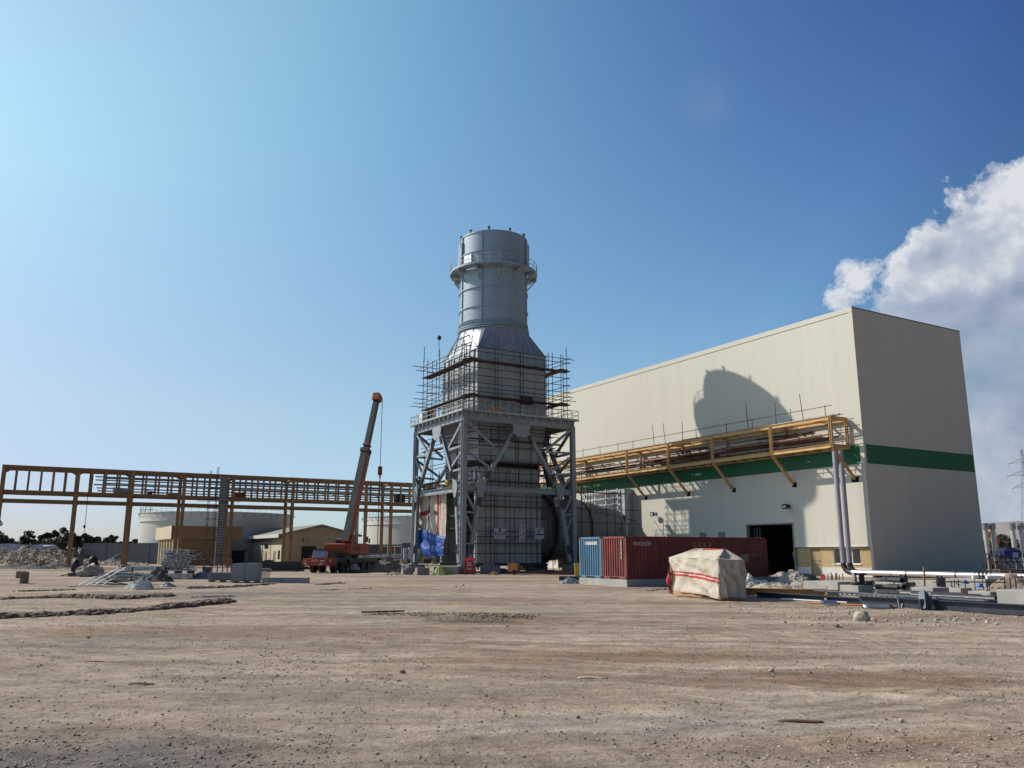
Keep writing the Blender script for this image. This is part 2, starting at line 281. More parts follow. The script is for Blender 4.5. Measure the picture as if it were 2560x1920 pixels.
# ---------------------------------------------------------------- mesh helpers
def V(*a): return Vector(a)
class MB:
    def __init__(s): s.v=[];s.f=[];s.m=[];s.s=[]
    def add(s,vs,fs,m=0,sm=False):
        o=len(s.v); s.v+=[tuple(v) for v in vs]; s.f+=[tuple(i+o for i in f) for f in fs]; s.m+=[m]*len(fs); s.s+=[sm]*len(fs); return s
    def box(s,x0,y0,z0,x1,y1,z1,m=0):
        return s.add([(x0,y0,z0),(x1,y0,z0),(x1,y1,z0),(x0,y1,z0),(x0,y0,z1),(x1,y0,z1),(x1,y1,z1),(x0,y1,z1)],
              [(3,2,1,0),(4,5,6,7),(0,1,5,4),(1,2,6,5),(2,3,7,6),(3,0,4,7)],m)
    def prof(s,p,q,pts,up=UP,m=0,cap=True,sm=False):   # sweep a 2-D outline (side,up) from p to q
        p=Vector(p);q=Vector(q);d=(q-p).normalized();up=Vector(up)
        if abs(d.dot(up))>.98: up=V(0,1,0) if abs(d.y)<.9 else V(1,0,0)
        sd=d.cross(up).normalized();u=sd.cross(d); n=len(pts)
        vs=[o+sd*a+u*b_ for o in (p,q) for a,b_ in pts]
        fs=[(i,(i+1)%n,n+(i+1)%n,n+i) for i in range(n)]
        s.add(vs,fs,m,sm)
        if cap: s.add(vs,[tuple(range(n-1,-1,-1)),tuple(range(n,2*n))],m)
        return s
    def beam(s,p,q,w,h,up=UP,m=0): return s.prof(p,q,[(-w/2,-h/2),(w/2,-h/2),(w/2,h/2),(-w/2,h/2)],up,m)
    def ib(s,p,q,w,h,t=.03,up=UP,m=0):
        a,b_=w/2,h/2; k=t*.5
        return s.prof(p,q,[(-a,-b_),(a,-b_),(a,-b_+t),(k,-b_+t),(k,b_-t),(a,b_-t),(a,b_),(-a,b_),(-a,b_-t),(-k,b_-t),(-k,-b_+t),(-a,-b_+t)],up,m)
    def tube(s,p,q,r,n=8,m=0,r2=None,cap=True):
        p=Vector(p);q=Vector(q);d=(q-p).normalized();up=UP if abs(d.z)<.98 else V(0,1,0)
        sd=d.cross(up).normalized();u=sd.cross(d);r2=r if r2 is None else r2
        vs=[o+(sd*math.cos(2*math.pi*i/n)+u*math.sin(2*math.pi*i/n))*rr for o,rr in ((p,r),(q,r2)) for i in range(n)]
        s.add(vs,[(i,(i+1)%n,n+(i+1)%n,n+i) for i in range(n)],m,True)
        if cap: s.add(vs,[tuple(range(n-1,-1,-1)),tuple(range(n,2*n))],m)
        return s
    def path(s,pts,r,n=8,m=0):
        pts=[Vector(p) for p in pts]; rings=[]
        for i,p in enumerate(pts):
            d=(pts[min(i+1,len(pts)-1)]-pts[max(i-1,0)]).normalized()
            up=UP if abs(d.z)<.95 else V(0,1,0) ; 
            sd=d.cross(up).normalized();u=sd.cross(d)
            if i and (sd.dot(rings[-1][1])<0): sd=-sd;u=-u
            rings.append((p,sd,u))
        # keep frames aligned
        out=[];ps=None
        for p,sd,u in rings:
            if ps is not None:
                d=sd.cross(u); x=ps-d*ps.dot(d)
                if x.length>.01: sd=x.normalized();u=sd.cross(d)*-1 if sd.cross(d).dot(u)<0 else sd.cross(d)
            ps=sd; out+= [p+(sd*math.cos(2*math.pi*i/n)+u*math.sin(2*math.pi*i/n))*r for i in range(n)]
        fs=[(k*n+i,k*n+(i+1)%n,(k+1)*n+(i+1)%n,(k+1)*n+i) for k in range(len(pts)-1) for i in range(n)]
        s.add(out,fs,m,True); e=(len(pts)-1)*n
        s.add(out,[tuple(range(n-1,-1,-1)),tuple(range(e,e+n))],m); return s
    def lathe(s,prof,c=(0,0),n=48,m=0,a0=0,a1=2*math.pi,cap=False,sm=True):
        full=abs(a1-a0-2*math.pi)<1e-6; k=n if full else n+1
        vs=[(c[0]+r*math.cos(a0+(a1-a0)*i/n),c[1]+r*math.sin(a0+(a1-a0)*i/n),z) for r,z in prof for i in range(k)]
        fs=[(j*k+i,j*k+(i+1)%k,(j+1)*k+(i+1)%k,(j+1)*k+i) for j in range(len(prof)-1) for i in range(n)]
        s.add(vs,fs,m,sm)
        if cap: s.add(vs[-k:],[tuple(range(k))],m)
        return s
    def ring(s,c,r0,r1,z0,z1,n=48,m=0): return s.lathe([(r1,z0),(r1,z1),(r0,z1),(r0,z0),(r1,z0)],c,n,m,sm=False)
    def sheet(s,fn,nu,nv,m=0,sm=True,closed=False):
        vs=[fn(i/nu,j/nv) for j in range(nv+1) for i in range(nu+1)]
        fs=[(j*(nu+1)+i,j*(nu+1)+i+1,(j+1)*(nu+1)+i+1,(j+1)*(nu+1)+i) for j in range(nv) for i in range(nu)]
        return s.add(vs,fs,m,sm)
    def build(s,name,mats,parent=None,loc=None,rz=0):
        me=D.meshes.new(name); me.from_pydata(s.v,[],s.f)
        for x in (mats if isinstance(mats,(list,tuple)) else [mats]): me.materials.append(MT[x])
        me.polygons.foreach_set('material_index',s.m); me.polygons.foreach_set('use_smooth',s.s); me.update()
        o=D.objects.new(name,me); COL.objects.link(o)
        if loc is not None: o.location=loc
        o.rotation_euler.z=rz
        if parent is not None: o.parent=parent
        return o
def tag(o,label=None,cat=None,group=None,kind=None):
    if label: o['label']=label
    if cat: o['category']=cat
    if group: o['group']=group
    if kind: o['kind']=kind
    elif label and 'kind' not in o: o['kind']='thing'
    return o
def thing(name,label,cat,loc=(0,0,0),rz=0,group=None):
    o=D.objects.new(name,None); COL.objects.link(o); o.location=loc; o.rotation_euler.z=rz; o.empty_display_size=.3
    return tag(o,label,cat,group)
def dup(o,loc=None,rz=None,label=None):
    c=o.copy(); COL.objects.link(c)
    if loc is not None: c.location=loc
    if rz is not None: c.rotation_euler.z=rz
    if label: c['label']=label
    for ch in list(o.children):
        k=ch.copy(); COL.objects.link(k); k.parent=c
        for g in list(ch.children):
            kk=g.copy(); COL.objects.link(kk); kk.parent=k
    return c
def text(s,size,mats,parent,mtx,name='lettering',ext=.004,sx=1.):
    cu=D.curves.new('lettering','FONT'); cu.body=s; cu.size=size; cu.extrude=ext; cu.align_x='CENTER'; cu.align_y='CENTER'
    to=D.objects.new('tmp',cu); COL.objects.link(to); bpy.context.view_layer.update()
    me=D.meshes.new_from_object(to.evaluated_get(bpy.context.evaluated_depsgraph_get())); D.objects.remove(to); D.curves.remove(cu)
    me.transform(Matrix.Diagonal((sx,1,1,1))); me.transform(mtx); me.materials.clear(); me.materials.append(MT[mats])
    o=D.objects.new(name,me); COL.objects.link(o); o.parent=parent; return o
def basis(x,y,o):   # matrix with text x, y axes and origin
    x=Vector(x).normalized();y=Vector(y).normalized();z=x.cross(y)
    return Matrix(((x.x,y.x,z.x,o[0]),(x.y,y.y,z.y,o[1]),(x.z,y.z,z.z,o[2]),(0,0,0,1)))
# value noise
def vn(x,y,seed=0):
    xi=np.floor(x).astype(np.int64);yi=np.floor(y).astype(np.int64);xf=x-xi;yf=y-yi
    u=xf*xf*(3-2*xf);v=yf*yf*(3-2*yf)
    def h(a,b):
        n=(a*374761393+b*668265263+seed*1442695)&0x7fffffff; n=((n^(n>>13))*1274126177)&0x7fffffff; return ((n^(n>>16))&0xffff)/65535.
    return (h(xi,yi)*(1-u)+h(xi+1,yi)*u)*(1-v)+(h(xi,yi+1)*(1-u)+h(xi+1,yi+1)*u)*v
def _h(a,b,sd):
    n=(a*374761393+b*668265263+sd*1442695)&0x7fffffff; n=((n^(n>>13))*1274126177)&0x7fffffff; return ((n^(n>>16))&0xffff)/65535.
def _v1(x,y,sd):
    xi=math.floor(x);yi=math.floor(y);u=x-xi;v=y-yi;u=u*u*(3-2*u);v=v*v*(3-2*v)
    return (_h(xi,yi,sd)*(1-u)+_h(xi+1,yi,sd)*u)*(1-v)+(_h(xi,yi+1,sd)*(1-u)+_h(xi+1,yi+1,sd)*u)*v
def fbm(x,y,o=4,seed=0):
    if getattr(x,'size',0)==1: x,y=float(x.ravel()[0]),float(y.ravel()[0]); return [sum(_v1(x*2**k,y*2**k,seed+k)*.5**(k+1) for k in range(o))]
    return sum(vn(x*2**k,y*2**k,seed+k)*.5**(k+1) for k in range(o))
def ico(sub=1):
    p=(1+5**.5)/2; v=[(-1,p,0),(1,p,0),(-1,-p,0),(1,-p,0),(0,-1,p),(0,1,p),(0,-1,-p),(0,1,-p),(p,0,-1),(p,0,1),(-p,0,-1),(-p,0,1)]
    f=[(0,11,5),(0,5,1),(0,1,7),(0,7,10),(0,10,11),(1,5,9),(5,11,4),(11,10,2),(10,7,6),(7,1,8),(3,9,4),(3,4,2),(3,2,6),(3,6,8),(3,8,9),(4,9,5),(2,4,11),(6,2,10),(8,6,7),(9,8,1)]
    v=[Vector(q).normalized() for q in v]
    for _ in range(sub):
        c={};nf=[]
        def mid(a,b_):
            k=(min(a,b_),max(a,b_))
            if k not in c: v.append((v[a]+v[b_]).normalized()); c[k]=len(v)-1
            return c[k]
        for a,b_,d in f: x,y,z=mid(a,b_),mid(b_,d),mid(d,a); nf+=[(a,x,z),(b_,y,x),(d,z,y),(x,y,z)]
        f=nf
    return np.array(v),np.array(f)
I0=ico(0);I1=ico(1);I2=ico(2);I3=ico(3)
def lumps(mb,c,r,ic=I1,jit=.25,seed=0,m=0,flat=.8):
    rs=np.random.RandomState(seed); v=ic[0].copy(); v*= (1+jit*(rs.rand(len(v),1)-.5)*2); v*=np.array([r[0],r[1],r[2]])
    a=rs.rand()*6.28; R=np.array([[math.cos(a),-math.sin(a),0],[math.sin(a),math.cos(a),0],[0,0,1]]); v=v@R.T+np.array(c)
    mb.add(v.tolist(),ic[1].tolist(),m,False)
# ================================================================= GROUND
def axis(a0,a1,step,far,n):
    core=np.arange(a0,a1+1e-6,step); g=np.geomspace(step*3,far,n)
    return np.concatenate([(a0-np.cumsum(g*0+0)[:0]), (a0-g[::-1]), core, (a1+g)])
gx=axis(-30,34,.17,5200,26); gy=axis(-4,58,.13,5200,26)
XX,YY=np.meshgrid(gx,gy)
near=np.clip(1-np.hypot(XX*.8,YY-14)/58,0,1)
ZZ=((fbm(XX*1.1,YY*1.1,5,3)-.48)*.085+(fbm(XX*.23,YY*.3,3,11)-.48)*.12+ (fbm(XX*4.5,YY*4.5,3,31)-.45)*.030)*np.clip(near*3,0,1)
# curved wheel ruts
for k,(cx_,cy_,R_) in enumerate([(2,-40,62),(2,-40,64.1),(-30,-10,42),(-30,-10,44.2),(10,70,46),(10,70,48),(24,-30,50),(24,-30,52.1)]):
    d_=np.hypot(XX-cx_,YY-cy_)-R_+ (fbm(XX*.1,YY*.1,2,50+k)-.5)*1.5
    ZZ+=(-.022*np.exp(-(d_/.16)**2)+.012*np.exp(-((np.abs(d_)-.32)/.12)**2))*np.clip(near*2.5,0,1)*(fbm(XX*.3,YY*.3,2,70+k)>.42)
ZZ-=.012*np.clip(near*3,0,1)
ny,nx=XX.shape
vv=np.stack([XX.ravel(),YY.ravel(),ZZ.ravel()],1)
ii=np.arange((ny-1)*(nx-1)); r_=ii//(nx-1); c_=ii%(nx-1); a_=r_*nx+c_
ff_=np.stack([a_,a_+1,a_+nx+1,a_+nx],1)
def npmesh(name,v,f,mname,smooth=False,mi=None,extra=()):
    me=D.meshes.new(name); k=f.shape[1]
    me.vertices.add(len(v)); me.vertices.foreach_set('co',v.astype(np.float32).ravel())
    me.loops.add(f.size); me.loops.foreach_set('vertex_index',f.astype(np.int32).ravel())
    me.polygons.add(len(f)); me.polygons.foreach_set('loop_start',np.arange(0,f.size,k,dtype=np.int32))
    me.polygons.foreach_set('loop_total',np.full(len(f),k,dtype=np.int32)); me.update(calc_edges=True); me.validate()
    me.polygons.foreach_set('use_smooth',np.full(len(f),smooth))
    for x in (mname,)+tuple(extra): me.materials.append(MT[x])
    if mi is not None: me.polygons.foreach_set('material_index',mi.astype(np.int32))
    o=D.objects.new(name,me); COL.objects.link(o); return o
tag(npmesh('ground',vv,ff_,'ground',True),kind='structure')
def gz(x,y):
    i=min(max(np.searchsorted(gx,x)-1,0),nx-2); j=min(max(np.searchsorted(gy,y)-1,0),ny-2); return float(ZZ[j,i])
# loose stones too many to count
rs=np.random.RandomState(5)
def scatter(name,n,ymin,ymax,smin,smax,mats,seed,region=None,dens=None,flat=.7):
    rs=np.random.RandomState(seed); bv,bf=I0
    if region is None: y=ymin*(ymax/ymin)**rs.rand(n*3); x=(rs.rand(n*3)*2-1)*y*.72
    else: x=region[0]+(region[1]-region[0])*rs.rand(n*3); y=region[2]+(region[3]-region[2])*rs.rand(n*3)
    if dens is not None: k=rs.rand(n*3)<dens(x,y); x,y=x[k],y[k]
    x,y=x[:n],y[:n]; n=len(x); s=smin*(smax/smin)**(rs.rand(n)**2.2)
    v=bv[None]*(1+.35*(rs.rand(n,12,1)-.5)*2)*s[:,None,None]*np.stack([np.ones(n),.75+.4*rs.rand(n),flat*(.6+.5*rs.rand(n))],1)[:,None,:]
    a=rs.rand(n)*6.28;c,s_=np.cos(a)[:,None],np.sin(a)[:,None]; X_=v[:,:,0]*c-v[:,:,1]*s_; Y_=v[:,:,0]*s_+v[:,:,1]*c
    i=np.clip(np.searchsorted(gx,x)-1,0,nx-2); j=np.clip(np.searchsorted(gy,y)-1,0,ny-2)
    v=np.stack([X_+x[:,None],Y_+y[:,None],v[:,:,2]+(ZZ[j,i]+s*.18)[:,None]],2).reshape(-1,3)
    f=(bf[None]+12*np.arange(n)[:,None,None]).reshape(-1,3)
    return tag(npmesh(name,v,f,mats[0],False,np.repeat(rs.randint(0,len(mats),n),20),mats[1:]),kind='stuff')
dn=lambda x,y: np.clip((fbm(x*.25+7,y*.25,3,90)-.30)*3.4,.28,1)
g1=scatter('gravel',80000,2.6,48,.004,.023,('pebble','rock_brown','rock_pale'),1,None,dn)
tag(g1,'fine grey and brown gravel scattered over the bare earth yard','gravel')
g2=scatter('gravel',2200,0,0,.012,.06,('rock_pale','rock_brown','rock_pale'),2,(8,22,24,33.5),None)
tag(g2,'pale limestone chips along the steel beams at right','gravel')
# named stones
def rock(px,py,r,mt,label,seed,flat=.75,grp=None):
    g=G(px,py); mb=MB(); rsx=np.random.RandomState(seed)
    v=I2[0].copy(); q=fbm(v[:,0]*1.3+seed+5,v[:,1]*1.3+v[:,2]*1.7+9,3,seed)
    v*=(.65+.75*q)[:,None]; v*=np.array([r,r*.85,r*flat]); v[:,2]+=r*flat*.62
    mb.add(v.tolist(),I2[1].tolist(),0,False)
    return tag(mb.build('rock',mt,loc=(g.x,g.y,gz(g.x,g.y))),label,'rock',grp)
rock(2155,1550,.24,'rock_pale','largest pale boulder on the open ground in front of the steel beams',3)
rock(2184,1553,.10,'rock_pale','small pale rock just right of the largest boulder',4)
rock(2090,1566,.10,'rock_brown','flat brown stone left of the largest boulder',5,.5)
for k,(x,y,r) in enumerate([(1830,1548,.11),(1868,1529,.08),(1906,1541,.09),(1996,1545,.10),(2045,1549,.12),(2215,1551,.13),(2251,1556,.10),(2302,1553,.14),(2340,1549,.12),(2388,1551,.13),(2437,1546,.11),(2492,1560,.12),(2060,1595,.09),(1928,1677,.1),(1552,1457,.14)]):
    rock(x,y,r*.5,'rock_pale','fist sized pale stone lying loose on the earth at right',20+k,.75,'loose pale stones')
for k,(x,y,r) in enumerate([(1006,1680,.09),(1158,1462,.13),(1140,1466,.1),(220,1595,.08),(594,1652,.05),(560,1690,.06),(363,1702,.06),(1445,1792,.05),(1268,1566,.06),(2025,1680,.06),(292,1866,.04),(620,1885,.05)]):
    rock(x,y,r*.55,'rock_brown','small dark brown stone lying loose on the yard',60+k,.8,'loose dark stones')
rock(2253,1805,.04,'rock_pale','single whitish stone on the near ground at lower right',44,.6)
# ridges of churned soil
def ridge(pts,wd,h,n,label,seed,mt='soil_dark'):
    rs=np.random.RandomState(seed); mb=MB(); P0=[G(x,y) for x,y in pts]; ls=[(P0[i+1]-P0[i]).length for i in range(len(P0)-1)]; T=sum(ls); c0=P0[0]
    for k in range(int(n*1.7)):
        d=rs.rand()*T;i=0
        while d>ls[i] and i<len(ls)-1: d-=ls[i];i+=1
        u=P0[i].lerp(P0[i+1],min(1,d/ls[i])); off=rs.randn()*.46*wd
        env=math.exp(-(off/wd)**2*1.6)*(.45+.8*fbm(np.array([u.x*.6]),np.array([u.y*.6]),2,seed)[0])
        r=h*env*(.10+.62*rs.rand()**1.6); x=u.x+rs.randn()*.1-c0.x; y=u.y+off-c0.y
        lumps(mb,(x,y,r*.2),(r*1.7,r*1.3,r*.85),I1 if r>.07 else I0,.35,seed*1000+k)
    return tag(mb.build('soil_ridge',mt,loc=(c0.x,c0.y,0)),label,'soil ridge',kind='stuff')
ridge([(-30,1546),(160,1537),(330,1530),(470,1514),(570,1505)],.8,.29,1100,'longest dark ridge of churned soil nearest the camera at left',1)
ridge([(150,1531),(330,1524),(430,1518)],.6,.13,250,'rubbly crumbs behind the longest soil ridge',2)
ridge([(-10,1497),(170,1493),(300,1496),(430,1490)],.65,.25,520,'second dark soil ridge behind the longest one at left',3)
ridge([(50,1478),(190,1475)],.5,.14,160,'short thin ridge of dark soil at far left',4)
ridge([(335,1475),(430,1472)],.5,.13,120,'short thin ridge of dark soil beside the white sack heap',5)
ridge([(470,1470),(600,1466),(700,1458)],.8,.19,330,'dark soil ridge in front of the grey wrapped crate',6)
ridge([(795,1461),(862,1458)],.5,.14,90,'short soil ridge in front of the mobile crane',7)
ridge([(805,1476),(930,1471)],.4,.13,110,'faint soil ridge on the open yard before the crane',8)
ridge([(480,1493),(590,1490)],.4,.10,90,'low faint soil ridge on the open yard at left',9)
ridge([(930,1531),(1060,1535),(1200,1538),(1330,1541)],1.7,.07,700,'churned wheel track of brown earth in the middle of the yard',10,'rock_brown')
ridge([(1060,1548),(1200,1553),(1290,1550)],1.3,.05,350,'second churned wheel track of brown earth nearer the camera',11,'rock_brown')
ridge([(1620,1478),(1668,1474)],.45,.17,110,'small heap of brown earth left of the cream tarpaulin hut',12,'rock_brown')
# flat bits on the ground
def flatbit(px,py,l,wd,ang,mt,name,label,cat):
    g=G(px,py); mb=MB(); n=8
    mb.sheet(lambda u,v: V((u-.5)*l,(v-.5)*wd*(1-.5*abs(u-.5))+.02*math.sin(u*5),.012+.006*math.sin(u*4)+.008*v),8,2)
    o=mb.build(name,mt,loc=(g.x,g.y,gz(g.x,g.y)),rz=ang); sm=o.modifiers.new('t','SOLIDIFY'); sm.thickness=.012; return tag(o,label,cat)
flatbit(2000,1807,.55,.09,.02,'wood_dark','wood_scrap','dark flat scrap on the near ground at lower right','scrap')
flatbit(1482,1692,.5,.09,.05,'rock_pale','wood_scrap','thin pale scrap lying in the middle of the yard','scrap')
flatbit(245,1648,.55,.06,.0,'wood','wood_scrap','thin light stick on the ground at left','scrap')
flatbit(355,1703,.4,.06,.1,'wood_dark','wood_scrap','short dark strip next to a stone at left','scrap')
g=G(940,1535); mb=MB(); mb.beam((-.5,0,.06),(.9,.3,.08),.12,.05); tag(mb.build('wood_plank','wood_dark',loc=g),'weathered plank end by the churned track','plank')
# ================================================================= TURBINE HALL
C=V(29.678,68.536,0); HW,HL,HH=15.95,56.,23.05
hall=thing('turbine_hall','huge windowless cream clad hall with a green band and a brick base','industrial hall',C,A)
mb=MB()
for y0,y1,z0 in ((0,8.02,2.55),(8.02,13.72,4.6),(13.72,HL,2.55)): mb.add([(0,y0,z0),(0,y1,z0),(0,y1,HH),(0,y0,HH)],[(0,1,2,3)])
mb.add([(HW,HL,0),(0,HL,0),(0,HL,HH),(HW,HL,HH)],[(0,1,2,3)])
mb.build('long_wall','clad_long',hall)
mb=MB(); mb.box(.01,0,.12,HW,.2,HH); mb.box(HW-.2,.2,.12,HW,HL-.01,HH-.01); mb.build('end_wall','clad_end',hall)
mb=MB(); mb.add([(0,.2,HH-.3),(HW-.2,.2,HH-.3),(HW-.2,HL,HH-.3),(0,HL,HH-.3)],[(0,1,2,3)]); mb.build('roof','roof_metal',hall)
mb=MB(); mb.box(-.05,-.03,HH-.43,.0,HL,HH+.03); mb.build('coping','clad_long',hall)
mb=MB(); mb.box(.0,-.03,HH-.05,HW+.03,-.001,HH+.03); mb.box(0,-.001,HH,.25,HL,HH+.03); mb.build('roof_flashing','dark_steel',hall)
mb=MB(); mb.box(-.012,.40,9.37,0,HL-.4,11.0); mb.build('green_band','clad_green',hall)
mb=MB(); mb.box(.30,-.012,9.37,HW-.14,0,11.0); mb.build('green_band','clad_green_end',hall)
mb=MB(); mb.box(-.035,-.035,2.5,.0,.36,HH-.43); mb.box(0,-.035,.12,.22,-.0,HH-.05); mb.build('corner_trim','clad_end',hall)
mb=MB(); mb.box(-.07,.0,2.49,.3,8.0,2.56); mb.box(-.07,13.74,2.49,.3,HL,2.56); mb.build('drip_flashing','white_paint',hall)
# brick base with openings
mb=MB(); bx=.22
def wallq(y0,y1,z0,z1): mb.box(bx,y0,z0,bx+.25,y1,z1)
wallq(.35,1.38,.75,2.49); wallq(1.38,4.05,.75,1.02); wallq(1.38,4.05,2.4,2.49); wallq(4.05,5.35,.75,2.49); wallq(5.35,6.5,2.34,2.49); wallq(6.5,8.0,.75,2.49); wallq(13.75,HL,.75,2.49)
mb.build('brick_wall','brick_yellow',hall)
mb=MB(); mb.box(bx-.04,.35,-.1,bx+.25,5.35,.75); mb.box(bx-.04,6.5,-.1,bx+.25,8.0,.75); mb.box(bx-.04,13.75,-.1,bx+.25,HL,.75); mb.build('plinth','plinth',hall)
mb=MB(); mb.box(.5,.35,0,.7,.6,2.49); mb.box(.48,.2,-.05,.75,5,2.4); mb.build('inner_wall','concrete_dark',hall)
# gate
mb=MB(); y0,y1=8.1,13.6
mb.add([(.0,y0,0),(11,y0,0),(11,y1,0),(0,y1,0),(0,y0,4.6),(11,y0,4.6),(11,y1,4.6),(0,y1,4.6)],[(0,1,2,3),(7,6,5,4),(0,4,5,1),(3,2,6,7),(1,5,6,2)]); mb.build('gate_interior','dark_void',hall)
mb=MB(); mb.box(-.05,7.98,0,.28,8.12,4.6); mb.box(-.05,13.58,0,.28,13.74,4.6); mb.box(-.05,7.98,4.55,.28,13.74,4.68); mb.build('gate_frame','roof_metal',hall)
mb=MB(); 
for yy in (12.6,12.95,13.3): mb.box(.6,yy,0,.68,yy+.06,4.4)
mb.build('gate_rail','steel_blue',hall)
door=MB(); door.box(bx+.06,5.45,0.02,bx+.12,6.42,2.3); door=door.build('door','door_tan',hall)
mb=MB(); mb.box(bx+.035,5.5,1.28,bx+.06,6.35,1.31); mb.box(bx+.0,5.5,1.2,bx+.06,5.56,1.33); mb.box(bx+.035,5.5,.95,bx+.06,6.35,.98); mb.build('handle','dark_steel',door)
mb=MB(); mb.box(bx-.01,5.35,0,bx+.12,5.45,2.34); mb.box(bx-.01,6.42,0,bx+.12,6.5,2.34); mb.box(bx-.01,5.45,2.3,bx+.12,6.42,2.345); mb.build('door_frame','wood',hall)
win=MB(); 
for a,b in ((1.38,1.44),(2.2,2.27),(3.05,3.12),(3.98,4.05)): win.box(bx+.1,a,1.06,bx+.17,b,2.4)
win.box(bx+.1,1.44,2.34,bx+.168,3.98,2.4); win.box(bx+.1,1.44,1.06,bx+.168,3.98,1.12); win=win.build('window','white_paint',hall)
mb=MB(); mb.box(bx+.13,1.42,1.08,bx+.14,4.0,2.38); mb.build('pane','glass_dark',win)
mb=MB(); mb.box(bx-.08,1.3,.98,bx+.1,4.12,1.06); mb.build('sill','white_paint',win)
# vents low on the long wall
for y_,m_ in ((16.6,'shed_white'),(19.3,'shed_white'),(23.,'clad_green'),(24.4,'white_paint')):
    mb=MB(); mb.box(-.03,y_,2.75,0,y_+.95,4.0); v_=mb.build('vent','concrete_dark' if m_=='shed_white' else 'clad_long',hall)
# sockets in the wall where the rack struts land
POST=[1.33,7.9,15.45,22.,29.05,39.8,48.4]
for y_ in POST:
    mb=MB(); mb.box(-.02,y_-.62,7.85,.0,y_-.12 if y_>2 else y_+.1,8.3) ; mb.build('strut_socket','dark_void',hall)
mb=MB()
# grey exhaust enclosure on the wall
enc=thing('exhaust_enclosure','grey panelled enclosure where the round duct meets the hall','enclosure',LW(C,0,31),A)
mb=MB(); mb.box(-1.25,0,0,-.03,7.6,9.2); mb.build('casing','casing',enc)
mb=MB(); mb.box(-1.32,-.06,0,-1.25,.0,6.2); mb.box(-1.36,.0,0,-1.25,.5,6.2); mb.build('corner_post','scaf_blue',enc)
mb=MB(); mb.box(-1.29,.5,4.1,-1.25,4.4,6.3); mb.build('mirror_panel','stack_cone',enc)
for k in range(4):
    mb=MB()
    mb.sheet(lambda u,v:V(-1.75+.5*v,.9+6.8*u,6.55+k*.72+.22*(1-v)**2),1,4); sl_=mb.build('louvre','white_paint',enc); q=sl_.modifiers.new('s','SOLIDIFY'); q.thickness=.03
for y_ in (1.0,3.2,5.4,7.5):
    mb=MB(); mb.beam((-1.5,y_,6.3),(-1.5,y_,9.3),.08,.2); mb.build('louvre_post','rail_paint',enc)
def flood(y_,z_,lab):
    f=thing('floodlight',lab,'floodlight',LW(C,0,y_,z_),A,'floodlights on the hall wall')
    mb=MB(); mb.prof((-.55,-.32,0),(-.55,.22,.0),[(-.1,-.22),(.12,-.18),(.06,.24),(-.14,.2)]); mb.build('housing','crane_dark',f)
    mb=MB(); mb.box(-.68,-.24,-.12,-.655,.14,.14); mb.build('lens','sign_face',f)
    mb=MB(); mb.beam((0,-.05,.05),(-.5,-.05,0),.08,.08); mb.box(-.03,-.2,-.12,0,.1,.2); mb.build('bracket','dark_steel',f)
flood(8.38,6.12,'black floodlight on the hall wall above the big gate'); flood(27.05,6.15,'black floodlight on the hall wall left of the big gate, above the containers')
# ---------------------------------------------------------------- wall rack
RX=-2.3; RT,RB=13.25,10.85
rk=thing('wall_pipe_rack','yellow steel pipe gallery cantilevered along the hall wall on slanting struts','pipe rack',LW(C,0,0),A)
def ibo(name,p,q,w_,h_,m_,par,up=UP,t=.03): mb=MB(); mb.ib(p,q,w_,h_,t,up); return mb.build(name,m_,par)
for i in range(len(POST)-1):
    a,b=POST[i],POST[i+1]
    for x_ in (RX,-.25):
        ibo('longitudinal_beam',(x_,a+.13,RT),(x_,b-.13,RT),.22,.34,'ochre_light',rk); ibo('longitudinal_beam',(x_,a+.13,RB),(x_,b-.13,RB),.22,.34,'ochre_light',rk)
for y_ in POST:
    ibo('post',(RX,y_,RB-.17),(RX,y_,RT+.17),.24,.24,'ochre_light',rk,V(0,1,0)); ibo('post',(-.25,y_,RB-.17),(-.25,y_,RT+.17),.2,.2,'ochre_light',rk,V(0,1,0))
    for z_ in (RT,RB): ibo('cross_beam',(RX+.13,y_,z_),(-.36,y_,z_),.2,.32,'ochre_light',rk)
    ibo('strut',(RX+.05,y_,RB-.2),(-.02,y_-.25,8.12),.2,.2,'ochre_light',rk)
for y_ in np.arange(2.6,48,1.45):
    if min(abs(y_-p) for p in POST)>.4: ibo('floor_joist',(RX+.12,float(y_),RB-.02),(-.36,float(y_),RB-.02),.1,.2,'ochre_steel',rk)
for y_ in np.arange(3.4,48,3.4): ibo('roof_joist',(RX+.12,float(y_),RT),(-.36,float(y_),RT),.1,.2,'ochre_light',rk)
rs=np.random.RandomState(3)
def alongwall(name,label,cat,items,m_,grp=None):
    for k,(x_,z_,a,b,r_) in enumerate(items):
        o=LW(C,x_,a,z_); mb=MB(); mb.tube((0,0,0),(0,b-a,rs.rand()*.05),r_,10); tag(mb.build(name,m_,loc=o,rz=A),label,cat,grp)
alongwall('gallery_pipe','rust brown pipe lying inside the yellow wall rack','pipe',[(-1.9,11.9,2,26,.07),(-1.5,12.0,3,30,.09),(-1.1,11.75,1.5,34,.08),(-.8,12.15,6,40,.06),(-1.7,11.55,12,46,.07)],'primer_red','brown pipes inside the wall rack')
alongwall('cable_tray','grey sheet metal cable tray running along the top of the wall rack','cable tray',[(-1.55,13.55,.9,48,.09)],'steel_blue')
alongwall('scaffold_pipe','long scaffold tube lying on the wall rack floor','scaffold tube',[(-2.0,11.25,.3,22,.03),(-1.8,11.9,-.3,18,.03),(-1.2,11.3,5,30,.03),(-.9,12.5,-.5,14,.03),(-2.12,12.4,8,40,.03)],'scaffold_tube','scaffold tubes lying in the wall rack')
